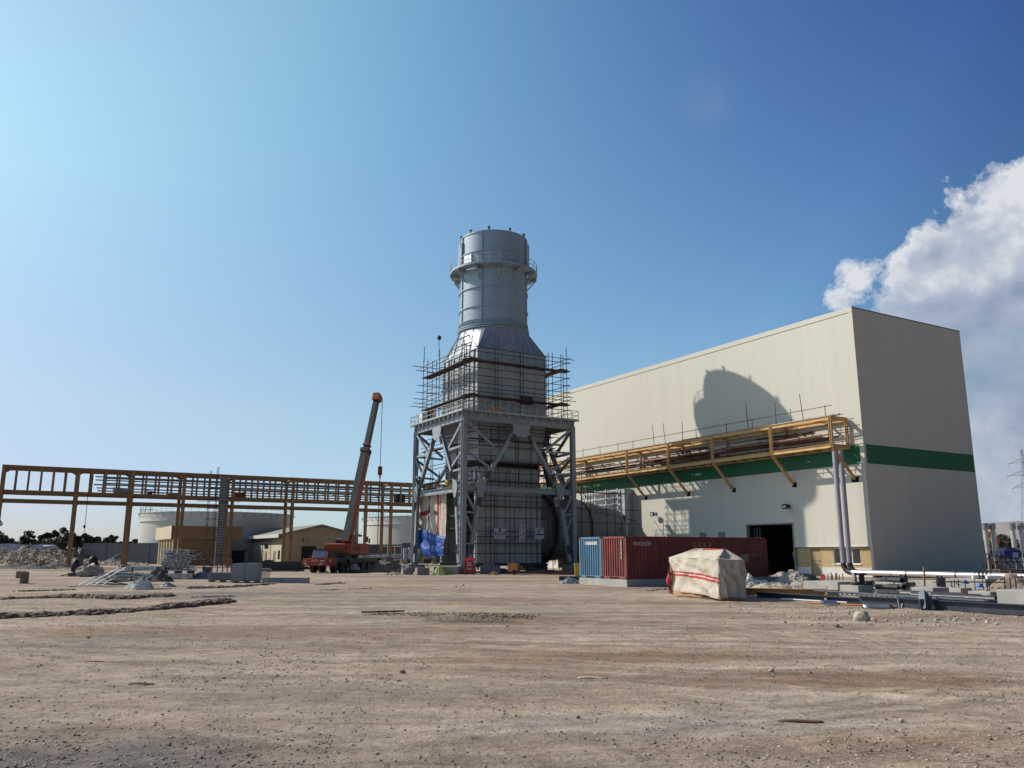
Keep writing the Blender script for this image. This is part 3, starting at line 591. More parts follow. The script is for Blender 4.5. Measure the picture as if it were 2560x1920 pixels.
for k_,(a,b,x_,z_,w_,h_) in enumerate(((2.5,7.2,-1.2,11.6,.9,.35),(8.6,14.6,-1.0,11.75,1.0,.3),(16.2,21.,-1.1,11.6,.9,.4),(23,28,-.9,11.7,1.,.35),(30,38.5,-1.1,11.65,1.,.35),(4.5,11,-.7,12.55,.7,.16),(18,27,-.7,12.6,.7,.16))):
    mb=MB(); mb.beam((0,0,0),(0,b-a,.05),w_,h_*.55); mb.beam((.1,.4,h_*.5),(.05,b-a-.6,h_*.55),w_*.7,h_*.35); tag(mb.build('timber_bundle','plank' if k_%2 else 'wood_dark',loc=LW(C,x_,a,z_),rz=A),'brown bundle of boards and steel lying inside the wall rack','timber bundle','brown bundles inside the wall rack')
# short vertical scaffold tubes and planks inside the rack
sc=thing('rack_scaffold','brown scaffold tubes and planks standing inside the yellow wall rack','scaffold',LW(C,0,0),A)
for k,y_ in enumerate(np.arange(1.9,47,1.55)):
    h=.5+rs.rand()*1.1; x_=RX+.2+rs.rand()*.3
    mb=MB(); mb.tube((x_,y_,RB+.15),(x_,y_,RB+.15+h+.3),.028,6); mb.build('upright','scaffold_tube',sc)
    mb=MB(); mb.tube((RX-.1,y_+.3,RB+.24),(-.3+rs.rand()*.6,y_+.5+rs.rand()*.6,RB+.26),.026,6); mb.build('transom','scaffold_tube',sc)
for a,b,x_,z_ in ((3,10,-1.9,11.75),(9,17,-1.7,11.65),(16,25,-1.9,11.8),(24,33,-1.6,11.7),(32,44,-1.8,11.75)):
    mb=MB(); mb.beam((x_,a,z_),(x_,b,z_+.06),.5,.06); mb.build('plank','plank',sc)
    mb=MB(); mb.beam((x_+.7,a+1,z_+.55),(x_+.7,b-1,z_+.5),.4,.06); mb.build('plank','plank',sc)
# handrail tubes on top
hr=thing('scaffold_handrail','thin dark scaffold handrail with uprights along the top of the wall rack','handrail',LW(C,-2.0,0,13.4),A)
for a,b in ((1.3,12),(11.8,24.5),(24.3,37),(36.8,50)): mb=MB(); mb.tube((0,a,.93),(0,b,.93),.03,6); mb.build('rail','scaffold_tube',hr)
for y_,z_,dy in ((10.84,2.6,.15),(7.43,2.2,0),(4.34,2.45,.25),(1.99,1.05,0),(5.7,1.25,0),(13.66,1.05,0),(10.32,1.0,0),(24.56,2.35,.2),(22.71,2.3,.3),(20,2.0,0),(28.26,1.05,0),(17.95,1.1,0),(34.5,1.15,0),(31,1.1,0),(38,1.2,0),(41.5,1.1,0),(44,1.2,0),(47,1.2,0)):
    mb=MB(); mb.tube((0,y_,-.1),(0,y_+dy,z_),.03,6); mb.build('upright','scaffold_tube',hr)
for k,(y_,z_) in enumerate(((1.6,13.45),(1.0,13.0),(1.1,12.2),(.9,10.9))):
    o=LW(C,-1.9+k*.3,y_+.6,z_); mb=MB(); mb.tube((0,0,0),(.2,-1.8-k*.1,0.02),.028,6); tag(mb.build('scaffold_pipe','scaffold_tube',loc=o,rz=A),'scaffold tube poking out of the near end of the wall rack','scaffold tube','scaffold tubes poking from the wall rack end')
sct=thing('hanging_scaffold','narrow ladder-like scaffold hanging below the wall rack by the round duct','scaffold',LW(C,-2.9,36,0),A)
for x_,y_ in ((0,0),(.9,0),(0,1.2),(.9,1.2)): mb=MB(); mb.tube((x_,y_,6.2),(x_,y_,12.6),.03,6); mb.build('upright','scaffold_tube',sct)
for z_ in np.arange(6.5,12.5,.55): mb=MB(); mb.tube((0,0,z_),(0,1.2,z_),.025,6); mb.tube((0,0,z_+.1),(.9,0,z_+.1),.025,6); mb.build('rung','scaffold_tube',sct)
for dx in (-1.5,-.6): mb=MB(); mb.tube((dx,.5,6.1),(.4,.6,9.6),.03,6); mb.build('brace','scaffold_tube',sct)
mb=MB(); mb.box(-.4,-2.,6.3,1.2,2.6,6.36); mb.build('plank_deck','plank',sct)
# ---------------------------------------------------------------- two drop pipes and their runs
for k,(x_,z0,lab) in enumerate(((-1.95,.42,'front grey pipe dropping from the wall rack and running right along the ground'),(-1.15,.42,'rear grey pipe dropping from the wall rack beside the brick wall'))):
    pr=thing('drop_pipe',lab,'pipe',LW(C,x_,0),A,'grey pipes from the wall rack')
    mb=MB(); mb.tube((0,1.42,1.15),(0,1.42,RB-.3),.205,20); mb.build('riser','pipe_paint',pr)
    pts=[(0,1.42,1.17)]+[(0,1.42-.72+.72*math.cos(a),1.14-.72*math.sin(a)) for a in np.linspace(0,math.pi/2,9)]+[(0,.62,z0)]
    mb=MB(); mb.path(pts,.215,20); mb.build('elbow','shrink_black',pr)
    mb=MB(); mb.tube((0,.66,z0),(0,-31 if k==0 else -29,z0),.20,20); mb.build('ground_run','pipe_silver',pr)
    for y_ in (-4.2,-8.1,-13.): mb=MB(); mb.tube((0,y_,z0),(0,y_-.12,z0),.208,20); mb.build('joint_band','shrink_black',pr)
# ================================================================= TOWER
T0=V(-4.724,80.,0); FX,FY=12.95,11.75
fr=thing('stack_support_frame','tall grey steel frame with A-shaped braces carrying a railed platform round the stack','steel frame',T0,A)
for x_ in (0,FX):
    for y_ in (0,FY):
        ibo('column',(x_,y_,.85),(x_,y_,15.15),.46,.46,'frame_paint',fr,V(0,1,0),.045)
        mb=MB(); mb.box(x_-.4,y_-.4,.75,x_+.4,y_+.4,.85); mb.build('base_plate','frame_paint',fr)
def face(o,d,Lg,nrm):     # one side of the frame
    o=Vector(o);d=Vector(d);n=Vector(nrm)
    at=lambda s,z,k=0.: o+d*s+UP*z+n*k
    ibo('girder',at(-.25,15.3),at(Lg+.25,15.3),.34,.85,'frame_paint',fr)
    ibo('girder',at(.24,8.15),at(Lg-.24,8.15),.4,.55,'frame_paint',fr)
    for s in np.arange(.8,Lg-.3,.62):
        mb=MB(); mb.box(0,0,0,.03,.03,.36); 
    m=Lg/2; nodeL,nodeR=(1.85,Lg-1.85) if Lg>12.5 else (1.5,Lg-.95)
    for a,b in (((m-.28,14.9),(nodeL,8.4)),((m+.28,14.9),(nodeR,8.4)),((nodeL-.05,8.0),(.62,1.0)),((nodeR+.05,8.0),(Lg-.62,1.0))):
        ibo('main_brace',at(a[0],a[1],.05),at(b[0],b[1],.05),.36,.36,'frame_paint',fr,n,.04)
    # gusset plates
    for (s,z,hw,hh,inv) in ((m,14.25,1.05,1.3,1),(nodeL-.05,8.2,.6,1.7,0),(nodeR+.05,8.2,.6,1.7,0)):
        mb=MB(); pts=[(-hw,hh/2),(hw,hh/2),(hw,hh*.2),(hw*.62,-hh/2),(-hw*.62,-hh/2),(-hw,hh*.2)] if inv else [(-hw*.5,hh/2),(hw*.55,hh/2),(hw*.8,hh*.15),(hw*.3,-hh/2),(-hw*.35,-hh/2),(-hw*1.,hh*.15)]
        if s>m: pts=[(-a,b) for a,b in pts][::-1]
        c=at(s,z,.27); vs=[c+d*a+UP*b for a,b in pts]+[c+d*a+UP*b-n*.04 for a,b in pts]; k=len(pts)
        mb.add(vs,[tuple(range(k)),tuple(range(2*k-1,k-1,-1))]+[(i,k+i,k+(i+1)%k,(i+1)%k) for i in range(k)]); mb.build('gusset_plate','frame_paint',fr)
    for sgn,c0 in ((1,0.),(-1,Lg)):
        kf=1. if (nodeL if sgn>0 else Lg-nodeR)>1.4 else .62
        g=lambda s,z: at(c0+sgn*s,z)
        for a,b,w_ in (((.25,14.8),(3.35,12.45),.24),((.25,12.35),(3.3,12.25),.2),((.25,11.9),(2.85,10.3),.22),((.25,10.1),(2.3,10.0),.2),((.25,9.75),(1.5,8.5),.2),((.25,7.75),(1.3,5.9),.2),((.25,5.9),(1.2,5.8),.18),((.25,5.6),(1.0,4.),.18)):
            ibo('secondary_brace',g(*a),g(.25+(b[0]-.25)*(kf if b[1]<11 else 1),b[1]),w_,w_,'frame_paint',fr,n,.03)
    for s,z in ((m-1.05,13.4),(m+1.05,13.4),(nodeL+.75,9.6),(nodeR-.75,9.6),(nodeL-.25,6.9),(nodeR+.25,6.9),(.85,2.3),(Lg-.85,2.3)):
        sg=1 if s<m else -1
        dirv_=Vector((d.x*sg,d.y*sg,0))*.5+UP if z>8 else Vector((d.x*sg,d.y*sg,0))*.17+UP
        dirv_.normalize(); c=at(s,z,.27); sidev=dirv_.cross(n).normalized(); mb=MB()
        for q in (-.17,0,.17): mb.beam(c+sidev*q-dirv_*.45,c+sidev*q+dirv_*.45,.07,.05,n)
        mb.build('splice_plate','crane_dark',fr)
face((0,0,0),(1,0,0),FX,(0,-1,0)); face((0,0,0),(0,1,0),FY,(-1,0,0)); face((FX,0,0),(0,1,0),FY,(1,0,0)); face((0,FY,0),(1,0,0),FX,(0,1,0))
# platform
mb=MB()
for a in ((-.55,-.55,FX+.55,1.75),(-.55,FY-1.75,FX+.55,FY+.55),(-.55,1.75,2.1,FY-1.75),(FX-2.1,1.75,FX+.55,FY-1.75)): mb.box(a[0],a[1],15.75,a[2],a[3],15.83)
mb.build('platform_floor','galvanized',fr)
for s in np.arange(.6,FX,1.05): mb=MB(); mb.box(s-.05,-.5,15.4,s+.05,-.18,15.75); mb.build('platform_bracket','frame_paint',fr)
for s in np.arange(.6,FY,1.05): mb=MB(); mb.box(-.5,s-.05,15.4,-.18,s+.05,15.75); mb.build('platform_bracket','frame_paint',fr)
def railing(o,d,Lg,par,z0=15.83,h=1.0,name='railing',st=.98,m_='rail_paint'):
    o=Vector(o);d=Vector(d); n=max(1,round(Lg/3.2)); seg=Lg/n
    for k in range(n):
        mb=MB(); a=o+d*(k*seg+.04)+UP*z0; b=o+d*((k+1)*seg-.04)+UP*z0
        for hh in (h,h*.52): mb.tube(a+UP*hh,b+UP*hh,.028,6)
        c=max(2,round(seg/st))
        for j in range(c+1): p=a.lerp(b,j/c); mb.tube(p-UP*.2,p+UP*h,.028,6)
        mb.prof(a+UP*.06,b+UP*.06,[(-.005,-.07),(.005,-.07),(.005,.07),(-.005,.07)]); mb.build(name,m_,par)
railing((-.5,-.5,0),(1,0,0),FX+1,fr); railing((-.5,-.5,0),(0,1,0),FY+1,fr); railing((FX+.5,-.5,0),(0,1,0),FY+1,fr); railing((-.5,FY+.5,0),(1,0,0),FX+1,fr)
# column ladder
mb=MB()
for x_ in (-.18,.22): mb.tube((-.42,x_+.1,1),(-.42,x_+.1,14.8),.025,6)
for z_ in np.arange(1.2,14.7,.55): mb.tube((-.42,-.08,z_),(-.42,.32,z_),.018,5)
mb.build('ladder','rail_paint',fr)
for x_,y_ in ((0,0),(FX,0),(0,FY),(FX,FY)):
    mb=MB(); mb.box(-.95,-.95,-.1,.95,.95,.74); tag(mb.build('concrete_pedestal','concrete_dark',loc=LW(T0,x_,y_),rz=A),'square concrete pedestal under a corner column of the stack frame','pedestal','pedestals under the stack frame')
# ---------------------------------------------------------------- stack
cx,cy=6.48,5.85; SR=3.8
stk=thing('exhaust_stack','grey steel exhaust stack with a round top, sloping hood and ribbed square casing','exhaust stack',LW(T0,cx,cy),A)
mb=MB(); mb.lathe([(SR,26.0),(SR,36.8)],n=72); mb.lathe([(SR-.05,36.8),(SR-.05,33)],n=72); mb.ring((0,0),SR-.05,SR,36.78,36.8,72); mb.build('shell','stack_paint',stk)
for z_,r_,h_ in ((36.72,.06,.16),(34.5,.11,.12),(33.0,.09,.14),(30.35,.11,.12),(28.2,.11,.12),(26.75,.08,.1),(26.05,.22,.1),(25.85,.22,.1)):
    mb=MB(); mb.ring((0,0),SR-.02,SR+r_,z_-h_/2,z_+h_/2,72); mb.build('stiffening_ring','stack_paint',stk)
viewang=math.atan2(-(T0.y+8),-(T0.x))  # direction from the stack to the yard
# rib angles in the stack's own frame
for k in range(8):
    a=-math.pi/2-A-math.radians(17.6)+k*math.pi/4; c_,s_=math.cos(a),math.sin(a)
    mb=MB(); mb.beam((c_*(SR+.06),s_*(SR+.06),26.1),(c_*(SR+.06),s_*(SR+.06),36.7),.07,.13,V(c_,s_,0)); mb.build('vertical_rib','stack_paint',stk)
for k in range(72):
    if k%2==0:
        a=k/72*2*math.pi
        if k%8==0: pass
mb=MB()
for k in range(90):
    a=k/90*2*math.pi; c_,s_=math.cos(a),math.sin(a); mb.beam((c_*(SR+.04),s_*(SR+.04),26.1),(c_*(SR+.04),s_*(SR+.04),26.6),.03,.16,V(c_,s_,0))
mb.build('bolted_collar','casing',stk)
for k in range(10):
    a=math.radians(17+36*k); c_,s_=math.cos(a),math.sin(a); mb=MB(); mb.box(-.1,-.06,0,.1,.06,.42); mb.tube((0,-.12,.38),(0,.12,.38),.12,10)
    o=mb.build('lifting_lug','crane_grey',stk,loc=(c_*(SR-.05),s_*(SR-.05),36.75),rz=a)
# side trunnion plates
for a in (-math.pi/2-A-1.22,-math.pi/2-A+1.35):
    c_,s_=math.cos(a),math.sin(a); mb=MB(); mb.tube((c_*SR,s_*SR,35.9),(c_*(SR+.22),s_*(SR+.22),35.9),.22,18); mb.tube((c_*(SR+.2),s_*(SR+.2),35.9),(c_*(SR+.26),s_*(SR+.26),35.9),.32,18)
    mb.prof((c_*(SR+.12),s_*(SR+.12),36.0),(c_*(SR+.12),s_*(SR+.12),33.6),[(-.6,-.04),(.6,-.04),(.6,.1),(-.6,.1)],V(c_,s_,0)); mb.build('trunnion','stack_paint',stk)
# round platform
mb=MB(); mb.ring((0,0),SR+.08,SR+1.15,32.62,32.7,72); mb.ring((0,0),SR+1.1,SR+1.15,32.7,32.86,72); mb.build('platform_ring','stack_paint',stk)
for k in range(12):
    a=math.radians(8+30*k); c_,s_=math.cos(a),math.sin(a); R0=lambda r,z: V(c_*r,s_*r,z)
    mb=MB(); mb.ib(R0(SR+.02,32.45),R0(SR+1.12,32.45),.16,.3,.03); mb.build('platform_arm','frame_paint',stk)
    mb=MB(); mb.beam(R0(SR+.98,32.3),R0(SR+.05,31.2),.12,.12); mb.build('platform_strut','frame_paint',stk)
mb=MB()
for z_ in (33.75,33.25): mb.path([(math.cos(a)*(SR+1.13),math.sin(a)*(SR+1.13),z_) for a in np.linspace(0,2*math.pi,73)],.028,6)
for k in range(26): a=k/26*2*math.pi; mb.tube((math.cos(a)*(SR+1.13),math.sin(a)*(SR+1.13),32.55),(math.cos(a)*(SR+1.13),math.sin(a)*(SR+1.13),33.75),.028,6)
mb.build('platform_railing','rail_paint',stk)
a=-math.pi/2-A-.82; mb=MB(); c_,s_=math.cos(a),math.sin(a)
mb.prof((c_*(SR+.03),s_*(SR+.03),33.1),(c_*(SR+.03),s_*(SR+.03),34.3),[(-.62,-.05),(.62,-.05),(.62,.06),(-.62,.06)],V(c_,s_,0)); mb.build('access_door','stack_cone',stk)
# square to round hood
h=4.2; n=72
def sq(a,hh): 
    c_,s_=math.cos(a),math.sin(a); k=hh/max(abs(c_),abs(s_)); return (c_*k,s_*k)
mb=MB(); K=10
def hood(u,v):
    a=u*2*math.pi-math.pi/4; q=sq(a,h); r=(math.cos(a)*SR,math.sin(a)*SR); return V(q[0]*(1-v)+r[0]*v,q[1]*(1-v)+r[1]*v,22.95+2.9*v)
mb.sheet(hood,96,8); mb.build('hood','stack_cone',stk)
for side in range(4):
    th=side*math.pi/2; rot=Matrix.Rotation(th,3,'Z')
    for k,t_ in enumerate(np.linspace(-.85,.85,8)):
        p=rot@V(h*t_,-h-.02,22.95); q=rot@V(SR*.99*math.sin(t_*.78),-SR*.99*math.cos(t_*.78)-.03,25.8)
        if side in (0,): mb=MB(); mb.beam(p,q,.05,.07); mb.build('hood_rib','stack_paint',stk)
        elif k%2==0: mb=MB(); mb.beam(p,q,.12,.10); mb.build('hood_rib','frame_paint',stk)
    for v in (.38,.7):
        if side==3:
            mb=MB(); pts=[]
            for t_ in np.linspace(-.7 if v<.5 else -.55,.7 if v<.5 else .55,9):
                pts.append(hood(((th-math.pi/2+t_*math.pi/4+math.pi/4)/(2*math.pi))%1.0,v)*1.0+rot@V(0,-.05,0))
            mb.path(pts,.05,6); mb.build('hood_hoop','frame_paint',stk)
    for sg in (-1,1):
        mb=MB(); mb.beam(rot@V(sg*h,-h,22.97),rot@V(sg*.2,-SR-.03,25.85),.08,.06) if side!=0 else mb.beam(rot@V(sg*h,-h,22.97),rot@V(sg*2.5,-SR*.76,25.85),.06,.05); mb.build('hood_corner_seam','frame_paint',stk)
# upper casing and its stiffeners
mb=MB(); mb.box(-h,-h,16.,h,h,22.95); mb.build('upper_casing','casing',stk)
for z_,w_ in ((22.9,.16),(21.1,.06),(19.6,.14),(18.35,.12),(17.3,.12),(16.3,.14)):
    mb=MB(); w_=w_*.6
    for a in ((-h-w_,-h-w_,h+w_,-h),(-h-w_,h,h+w_,h+w_),(-h-w_,-h,-h,h),(h,-h,h+w_,h)): mb.box(a[0],a[1],z_-.06,a[2],a[3],z_+.06)
    mb.build('casing_flange','casing',stk)
for t_ in np.linspace(-3.6,3.7,7): mb=MB(); mb.box(-h-.11,t_-.08,16.36,-h,t_+.08,22.83); mb.build('casing_rib','casing',stk)
for t_ in (-3.,-1.25,.9,2.85): mb=MB(); mb.box(t_-.06,-h-.09,16.36,t_+.06,-h,22.83); mb.build('casing_rib','casing',stk)
for t_ in (-2.1,-.2,1.9): mb=MB(); mb.box(t_-.02,-h-.03,16.36,t_+.02,-h,22.83); mb.build('casing_seam','casing',stk)
mb=MB(); mb.box(1.0,-h-.05,17.4,2.5,-h,18.3); mb.build('access_hatch','plank',stk)
# tapering diffuser down to the bellows
def frust(name,z0,z1,a0,b0,a1,b1,m_,oy0=0,oy1=0):
    mb=MB(); vs=[(-a0,-b0+oy0,z0),(a0,-b0+oy0,z0),(a0,b0+oy0,z0),(-a0,b0+oy0,z0),(-a1,-b1+oy1,z1),(a1,-b1+oy1,z1),(a1,b1+oy1,z1),(-a1,b1+oy1,z1)]
    mb.add(vs,[(3,2,1,0),(4,5,6,7),(0,1,5,4),(1,2,6,5),(2,3,7,6),(3,0,4,7)]); return mb.build(name,m_,stk)
frust('tapered_casing',11.35,16.0,3.75,3.85,4.2,4.2,'casing')
for z_,w_ in ((14.3,.08),(12.6,.08)):
    k=3.75+(z_-11.35)/4.65*.45; mb=MB()
    for a in ((-k-.1,-k-.25,k+.1,-k-.02),(-k-.15,-k-.1,-k+.02,k+.1)): mb.box(a[0],a[1],z_-.05,a[2],a[3],z_+.05)
    mb.build('casing_flange','frame_paint',stk)
for t_ in (-2.4,-.9,.8,2.5):
    mb=MB(); mb.beam((t_,-3.9,11.4),(t_,-4.22,15.9),.04,.06,V(0,-1,0)); mb.build('casing_seam','frame_paint',stk)
mb=MB(); mb.box(-3.9,-3.95,11.2,3.9,3.95,11.42); mb.build('bellows_flange','frame_paint',stk)
mb=MB()
for z_ in (10.72,10.9,11.08): mb.box(-3.72,-3.78,z_-.06,3.72,3.78,z_+.06)
mb.box(-3.6,-3.65,10.6,3.6,3.65,11.2); mb.build('bellows','black_rubber',stk)
mb=MB(); mb.box(-3.95,-3.98,10.45,3.95,3.98,10.6); mb.build('bellows_flange','frame_paint',stk)
frust('neck_casing',9.2,10.45,3.6,3.7,3.7,3.8,'casing')
for t_ in (-2.9,-1.7,-.4,1.1,2.6): mb=MB(); mb.box(t_-.05,-3.98,9.2,t_+.05,-3.7,10.42); mb.build('casing_rib','casing',stk)
for t_ in (-3.2,-2.2,-1.,.2,1.4,2.6,3.5): mb=MB(); mb.box(-3.95,t_-.06,9.2,-3.6,t_+.06,10.42); mb.build('casing_rib','stack_cone',stk)
# lower casing: three closed sides, open dark mouth on the left side
X0,X1=2.3-cx,10.05-cx; Y0,Y1=1.9-cy,9.8-cy
mb=MB(); mb.box(X0,Y0,.95,X1,Y0+.25,9.2); mb.box(X1-.25,Y0+.25,.95,X1,Y1,9.2); mb.box(X0,Y1-.25,.95,X1-.25,Y1,9.2); mb.box(X0+.9,Y0+.25,9.0,X1-.25,Y1-.25,9.2); mb.box(X0+.9,Y0+.25,.95,X1-.25,Y1-.25,1.1); mb.build('lower_casing','casing',stk)
mb=MB(); mb.box(X0,Y0-.06,8.3,X1,Y0-.001,9.18); mb.box(X0,Y0-.14,7.85,X1+.1,Y0-.001,8.0)
mb.build('casing_flange','casing',stk)
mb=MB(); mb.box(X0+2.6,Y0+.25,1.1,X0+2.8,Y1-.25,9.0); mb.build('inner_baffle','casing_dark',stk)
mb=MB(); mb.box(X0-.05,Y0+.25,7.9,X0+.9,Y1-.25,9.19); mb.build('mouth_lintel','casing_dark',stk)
for t_ in (X0+.25,-1.5,1.05,X1-.22): mb=MB(); mb.box(t_-.16,Y0-.16,1.0,t_+.16,Y0,7.85); mb.build('casing_rib','casing',stk)
for a,b in ((X0+.41,-1.66),(-1.34,.89),(1.21,X1-.38)):
    for z_ in (6.6,4.55,2.6): mb=MB(); mb.box(a,Y0-.05,z_-.03,b,Y0,z_+.03); mb.build('casing_seam','casing',stk)
mb=MB(); mb.box(X0-.1,Y0-.3,.68,X1+.3,Y1,.94); mb.build('base_frame','dark_steel',stk)
# ---------------------------------------------------------------- round duct
dk=thing('round_duct','dark grey conical duct lying between the stack and the hall wall','duct',LW(T0,10.05,5.85),A)
def cone(name,x0,r0,x1,r1,m_,nn=48):
    mb=MB(); mb.tube((x0,0,4.6),(x1,0,4.6),r0,nn,0,r1); return mb.build(name,m_,dk)
cone('flange',.0,3.95,.35,3.95,'duct_paint'); cone('cone',.35,3.75,7.2,3.2,'duct_paint'); cone('flange',2.0,4.05,2.25,4.05,'dark_steel'); cone('cone',7.2,3.2,12.4,2.45,'duct_paint'); cone('flange',7.1,3.32,7.3,3.3,'dark_steel')
for x_ in (1.6,6.2,10.5): mb=MB(); mb.box(x_-.4,-1.6,.3,x_+.4,1.6,2.2); mb.build('saddle','casing_dark',dk)
# ================================================================= TOWER SCAFFOLDS
rs=np.random.RandomState(11)
def tb(par,p,q,name='standard',r=.042,m_='scaffold_tube'): mb=MB(); mb.tube(p,q,r,6); return mb.build(name,m_,par)
us=thing('upper_scaffold','brown tube scaffold with two plank walkways wrapped round the upper stack casing','scaffold',T0,A)
xo=[.5,3.85,6.9,10.0,12.4]; yo=[.1,1.25,4.2,7.2,10.3,11.4]
for k,x_ in enumerate(xo):
    for y_,z1 in ((.1,23.3),(1.15,22.6)): tb(us,(x_+.25*(y_>1),y_,15.85),(x_+.25*(y_>1)+rs.randn()*.04,y_,z1+rs.rand()*.8-(0 if k in (0,4) else .3)))
    if k in (1,2,3): tb(us,(x_,11.4,15.85),(x_,11.4,23.2))
for k,y_ in enumerate(yo[1:]):
    for x_,z1 in ((.55,23.2),(1.65,22.8)): tb(us,(x_,y_,15.85),(x_,y_,z1+rs.rand()*.7))
for y_ in yo[1:]:
    for x_ in (11.3,12.4): tb(us,(x_,y_,15.85),(x_,y_,23.0+rs.rand()*.6))
for z_,e in ((22.55,.9),(22.1,.5),(20.4,.3),(19.6,.4),(18.85,.6),(18.35,.7),(17.95,1.),(16.9,.4)):
    tb(us,(.1-e*.6,.06,z_),(12.5+e,.06,z_+.02),'ledger',.038); tb(us,(.5,-.5*e,z_+.05),(.5,11.6+e*.8,z_+.05),'ledger',.038)
    tb(us,(12.45,-.6*e,z_+.05),(12.45,11.8,z_+.05),'ledger',.038); tb(us,(.1-e,11.45,z_),(12.6,11.45,z_),'ledger',.038)
for z_ in (20.3,19.4,21.7):
    for x_ in xo[1:4]: tb(us,(x_,.1,z_),(x_+.25,1.15,z_+.15),'transom',.036)
    for y_ in yo[1:5]: tb(us,(.55,y_,z_),(1.65,y_,z_+.1),'transom',.036)
for z_ in (21.25,17.55):
    for a,b in ((.1,6.6),(6.3,12.9)): mb=MB(); mb.beam((a,.62,z_),(b,.62,z_+.02),1.05,.07); mb.build('plank_deck','plank',us)
    for a,b in ((-.1,6.1),(5.8,11.9)): mb=MB(); mb.beam((1.08,a,z_+.08),(1.08,b,z_+.1),1.05,.07); mb.build('plank_deck','plank',us)
    mb=MB(); mb.beam((11.85,-.2,z_+.07),(11.85,11.8,z_+.09),1.05,.07); mb.build('plank_deck','plank',us)
    for x_ in np.arange(.8,12.6,1.5): tb(us,(x_,-.15,z_-.07),(x_,1.4,z_-.07),'transom',.034)
    for y_ in np.arange(1.5,11.6,1.5): tb(us,(.35,y_,z_-.03),(1.9,y_,z_-.03),'transom',.034)
ls=thing('front_scaffold','dark tube scaffold with plank walkways in front of the lower stack casing','scaffold',T0,A)
for x_,z0,z1 in ((2.95,.7,8.1),(3.52,.7,14.6),(5.2,.7,8.6),(5.75,.7,10.4),(7.7,.7,9.3),(8.25,.7,14.9),(10.3,.7,12),(10.9,.7,9.0),(2.25,8.6,15),(6.4,8.4,14.5),(9.2,8.8,13.5),(1.4,.8,4.8)): tb(ls,(x_,.9,z0),(x_+rs.randn()*.04,.9,z1))
for z_,a,b in ((7.57,.8,12.2),(7.09,.6,12.3),(4.06,1.,11.4),(3.54,1.,10.9),(9.9,.8,11.5),(10.6,.5,7.5),(12.6,.4,12.),(13.9,.4,11),(14.3,.5,11.6),(11.6,.6,5)): tb(ls,(a,.84,z_),(b,.84,z_+.03),'ledger',.038)
for z_,a,b in ((9.07,.9,11.6),(6.53,.5,11.9),(2.87,1.1,11.6),(13.3,1.2,12.4)): mb=MB(); mb.beam((a,1.25,z_),(b,1.25,z_),.7,.09); mb.build('plank_deck','plank',ls)
for x_,z_ in ((2.95,5.1),(5.2,5.05),(7.7,5.0),(5.25,10.0)): tb(ls,(x_-.15,.9,z_),(x_+.65,.9,z_+.1),'brace',.035)
for x_,z0,z1 in ((1.0,.8,8.6),(4.3,.7,7.9),(4.75,8.4,14.8),(6.7,.7,6.4),(7.1,8.8,14.2),(9.3,.7,7.8),(10.6,8.5,14.8),(11.5,.7,8.4)): tb(ls,(x_,1.45,z0),(x_+rs.randn()*.05,1.5,z1))
for z_,a,b in ((1.9,1,11.2),(5.4,1,11),(8.4,.6,12.2),(11.1,.5,12),(13.1,.3,6),(14.7,.3,12.2)): tb(ls,(a,1.5,z_),(b,1.5,z_+.03),'ledger',.038)
mb=MB(); mb.beam((1.1,1.3,11.0),(12.0,1.3,11.0),.6,.08); mb.build('plank_deck','plank',ls)
lf=thing('side_scaffold','dark tube scaffold on the sunny side of the stack inside the steel frame','scaffold',T0,A)
for x_ in (.95,1.75):
    for y_ in (3.3,5.1,9.3,11.5): tb(lf,(x_,y_,.8),(x_,y_,9.0+rs.rand()*5))
for z_ in (2.1,4.4,5.7,6.9,8.7,11.2,12.9,13.4,14.2): tb(lf,(.95,2.3,z_),(.95,12.6,z_),'ledger',.036); tb(lf,(1.75,2.3,z_-.2),(1.75,12.6,z_-.2),'ledger',.036)
for z_ in (5.6,9.4,13.0): mb=MB(); mb.beam((1.35,2.6,z_),(1.35,12.3,z_),.75,.09); mb.build('plank_deck','plank',lf)
for x_,y_ in ((.9,12.0),(1.5,12.3)):
    for z_ in np.arange(1,14,.6): tb(lf,(x_,y_,z_),(x_+.5,y_,z_),'rung',.025)
rsf=thing('duct_scaffold','dark tube scaffold standing in front of the round duct','scaffold',T0,A)
for x_ in (11.2,12.0,12.8,14.9,16.1,18.3,19.4,21.6): 
    for y_ in (1.35,): tb(rsf,(x_,y_,.2),(x_,y_,8.6 if x_<14 else 7.6+rs.rand()*1.8))
for z_ in (1.6,2.9,3.3,4.6,5.2,5.9,6.6,7.4,8.1): tb(rsf,(10.9,1.3,z_),(13.3 if z_ not in (3.3,5.2,6.6) else 23.0,1.3,z_+rs.randn()*.05),'ledger',.036)
for z_ in (3.25,8.4): mb=MB(); mb.beam((13.6,1.5,z_),(21,1.5,z_),.6,.08); mb.build('plank_deck','plank',rsf)
tb(rsf,(14,1.3,6.8),(22.5,1.3,5.4),'brace',.035)
ws=thing('wall_scaffold','slender dark scaffold standing by the grey exhaust enclosure','scaffold',LW(C,-2.6,30),A)
for y_ in (0,.9): tb(ws,(0,y_,0),(0,y_,5.6)); tb(ws,(1.1,y_,0),(1.1,y_,5.2))
for z_ in (1.2,2.3,3.4,4.6,5.1): tb(ws,(0,-.4,z_),(0,3.2,z_),'ledger',.03)
tb(ws,(0,-.6,.2),(0,-2.2,4.8),'brace',.03); tb(ws,(0,-.5,.2),(0,-1.5,4.8),'brace',.03)
rs2=thing('stack_side_scaffold','dark tube scaffold behind the right brace of the stack frame','scaffold',T0,A)
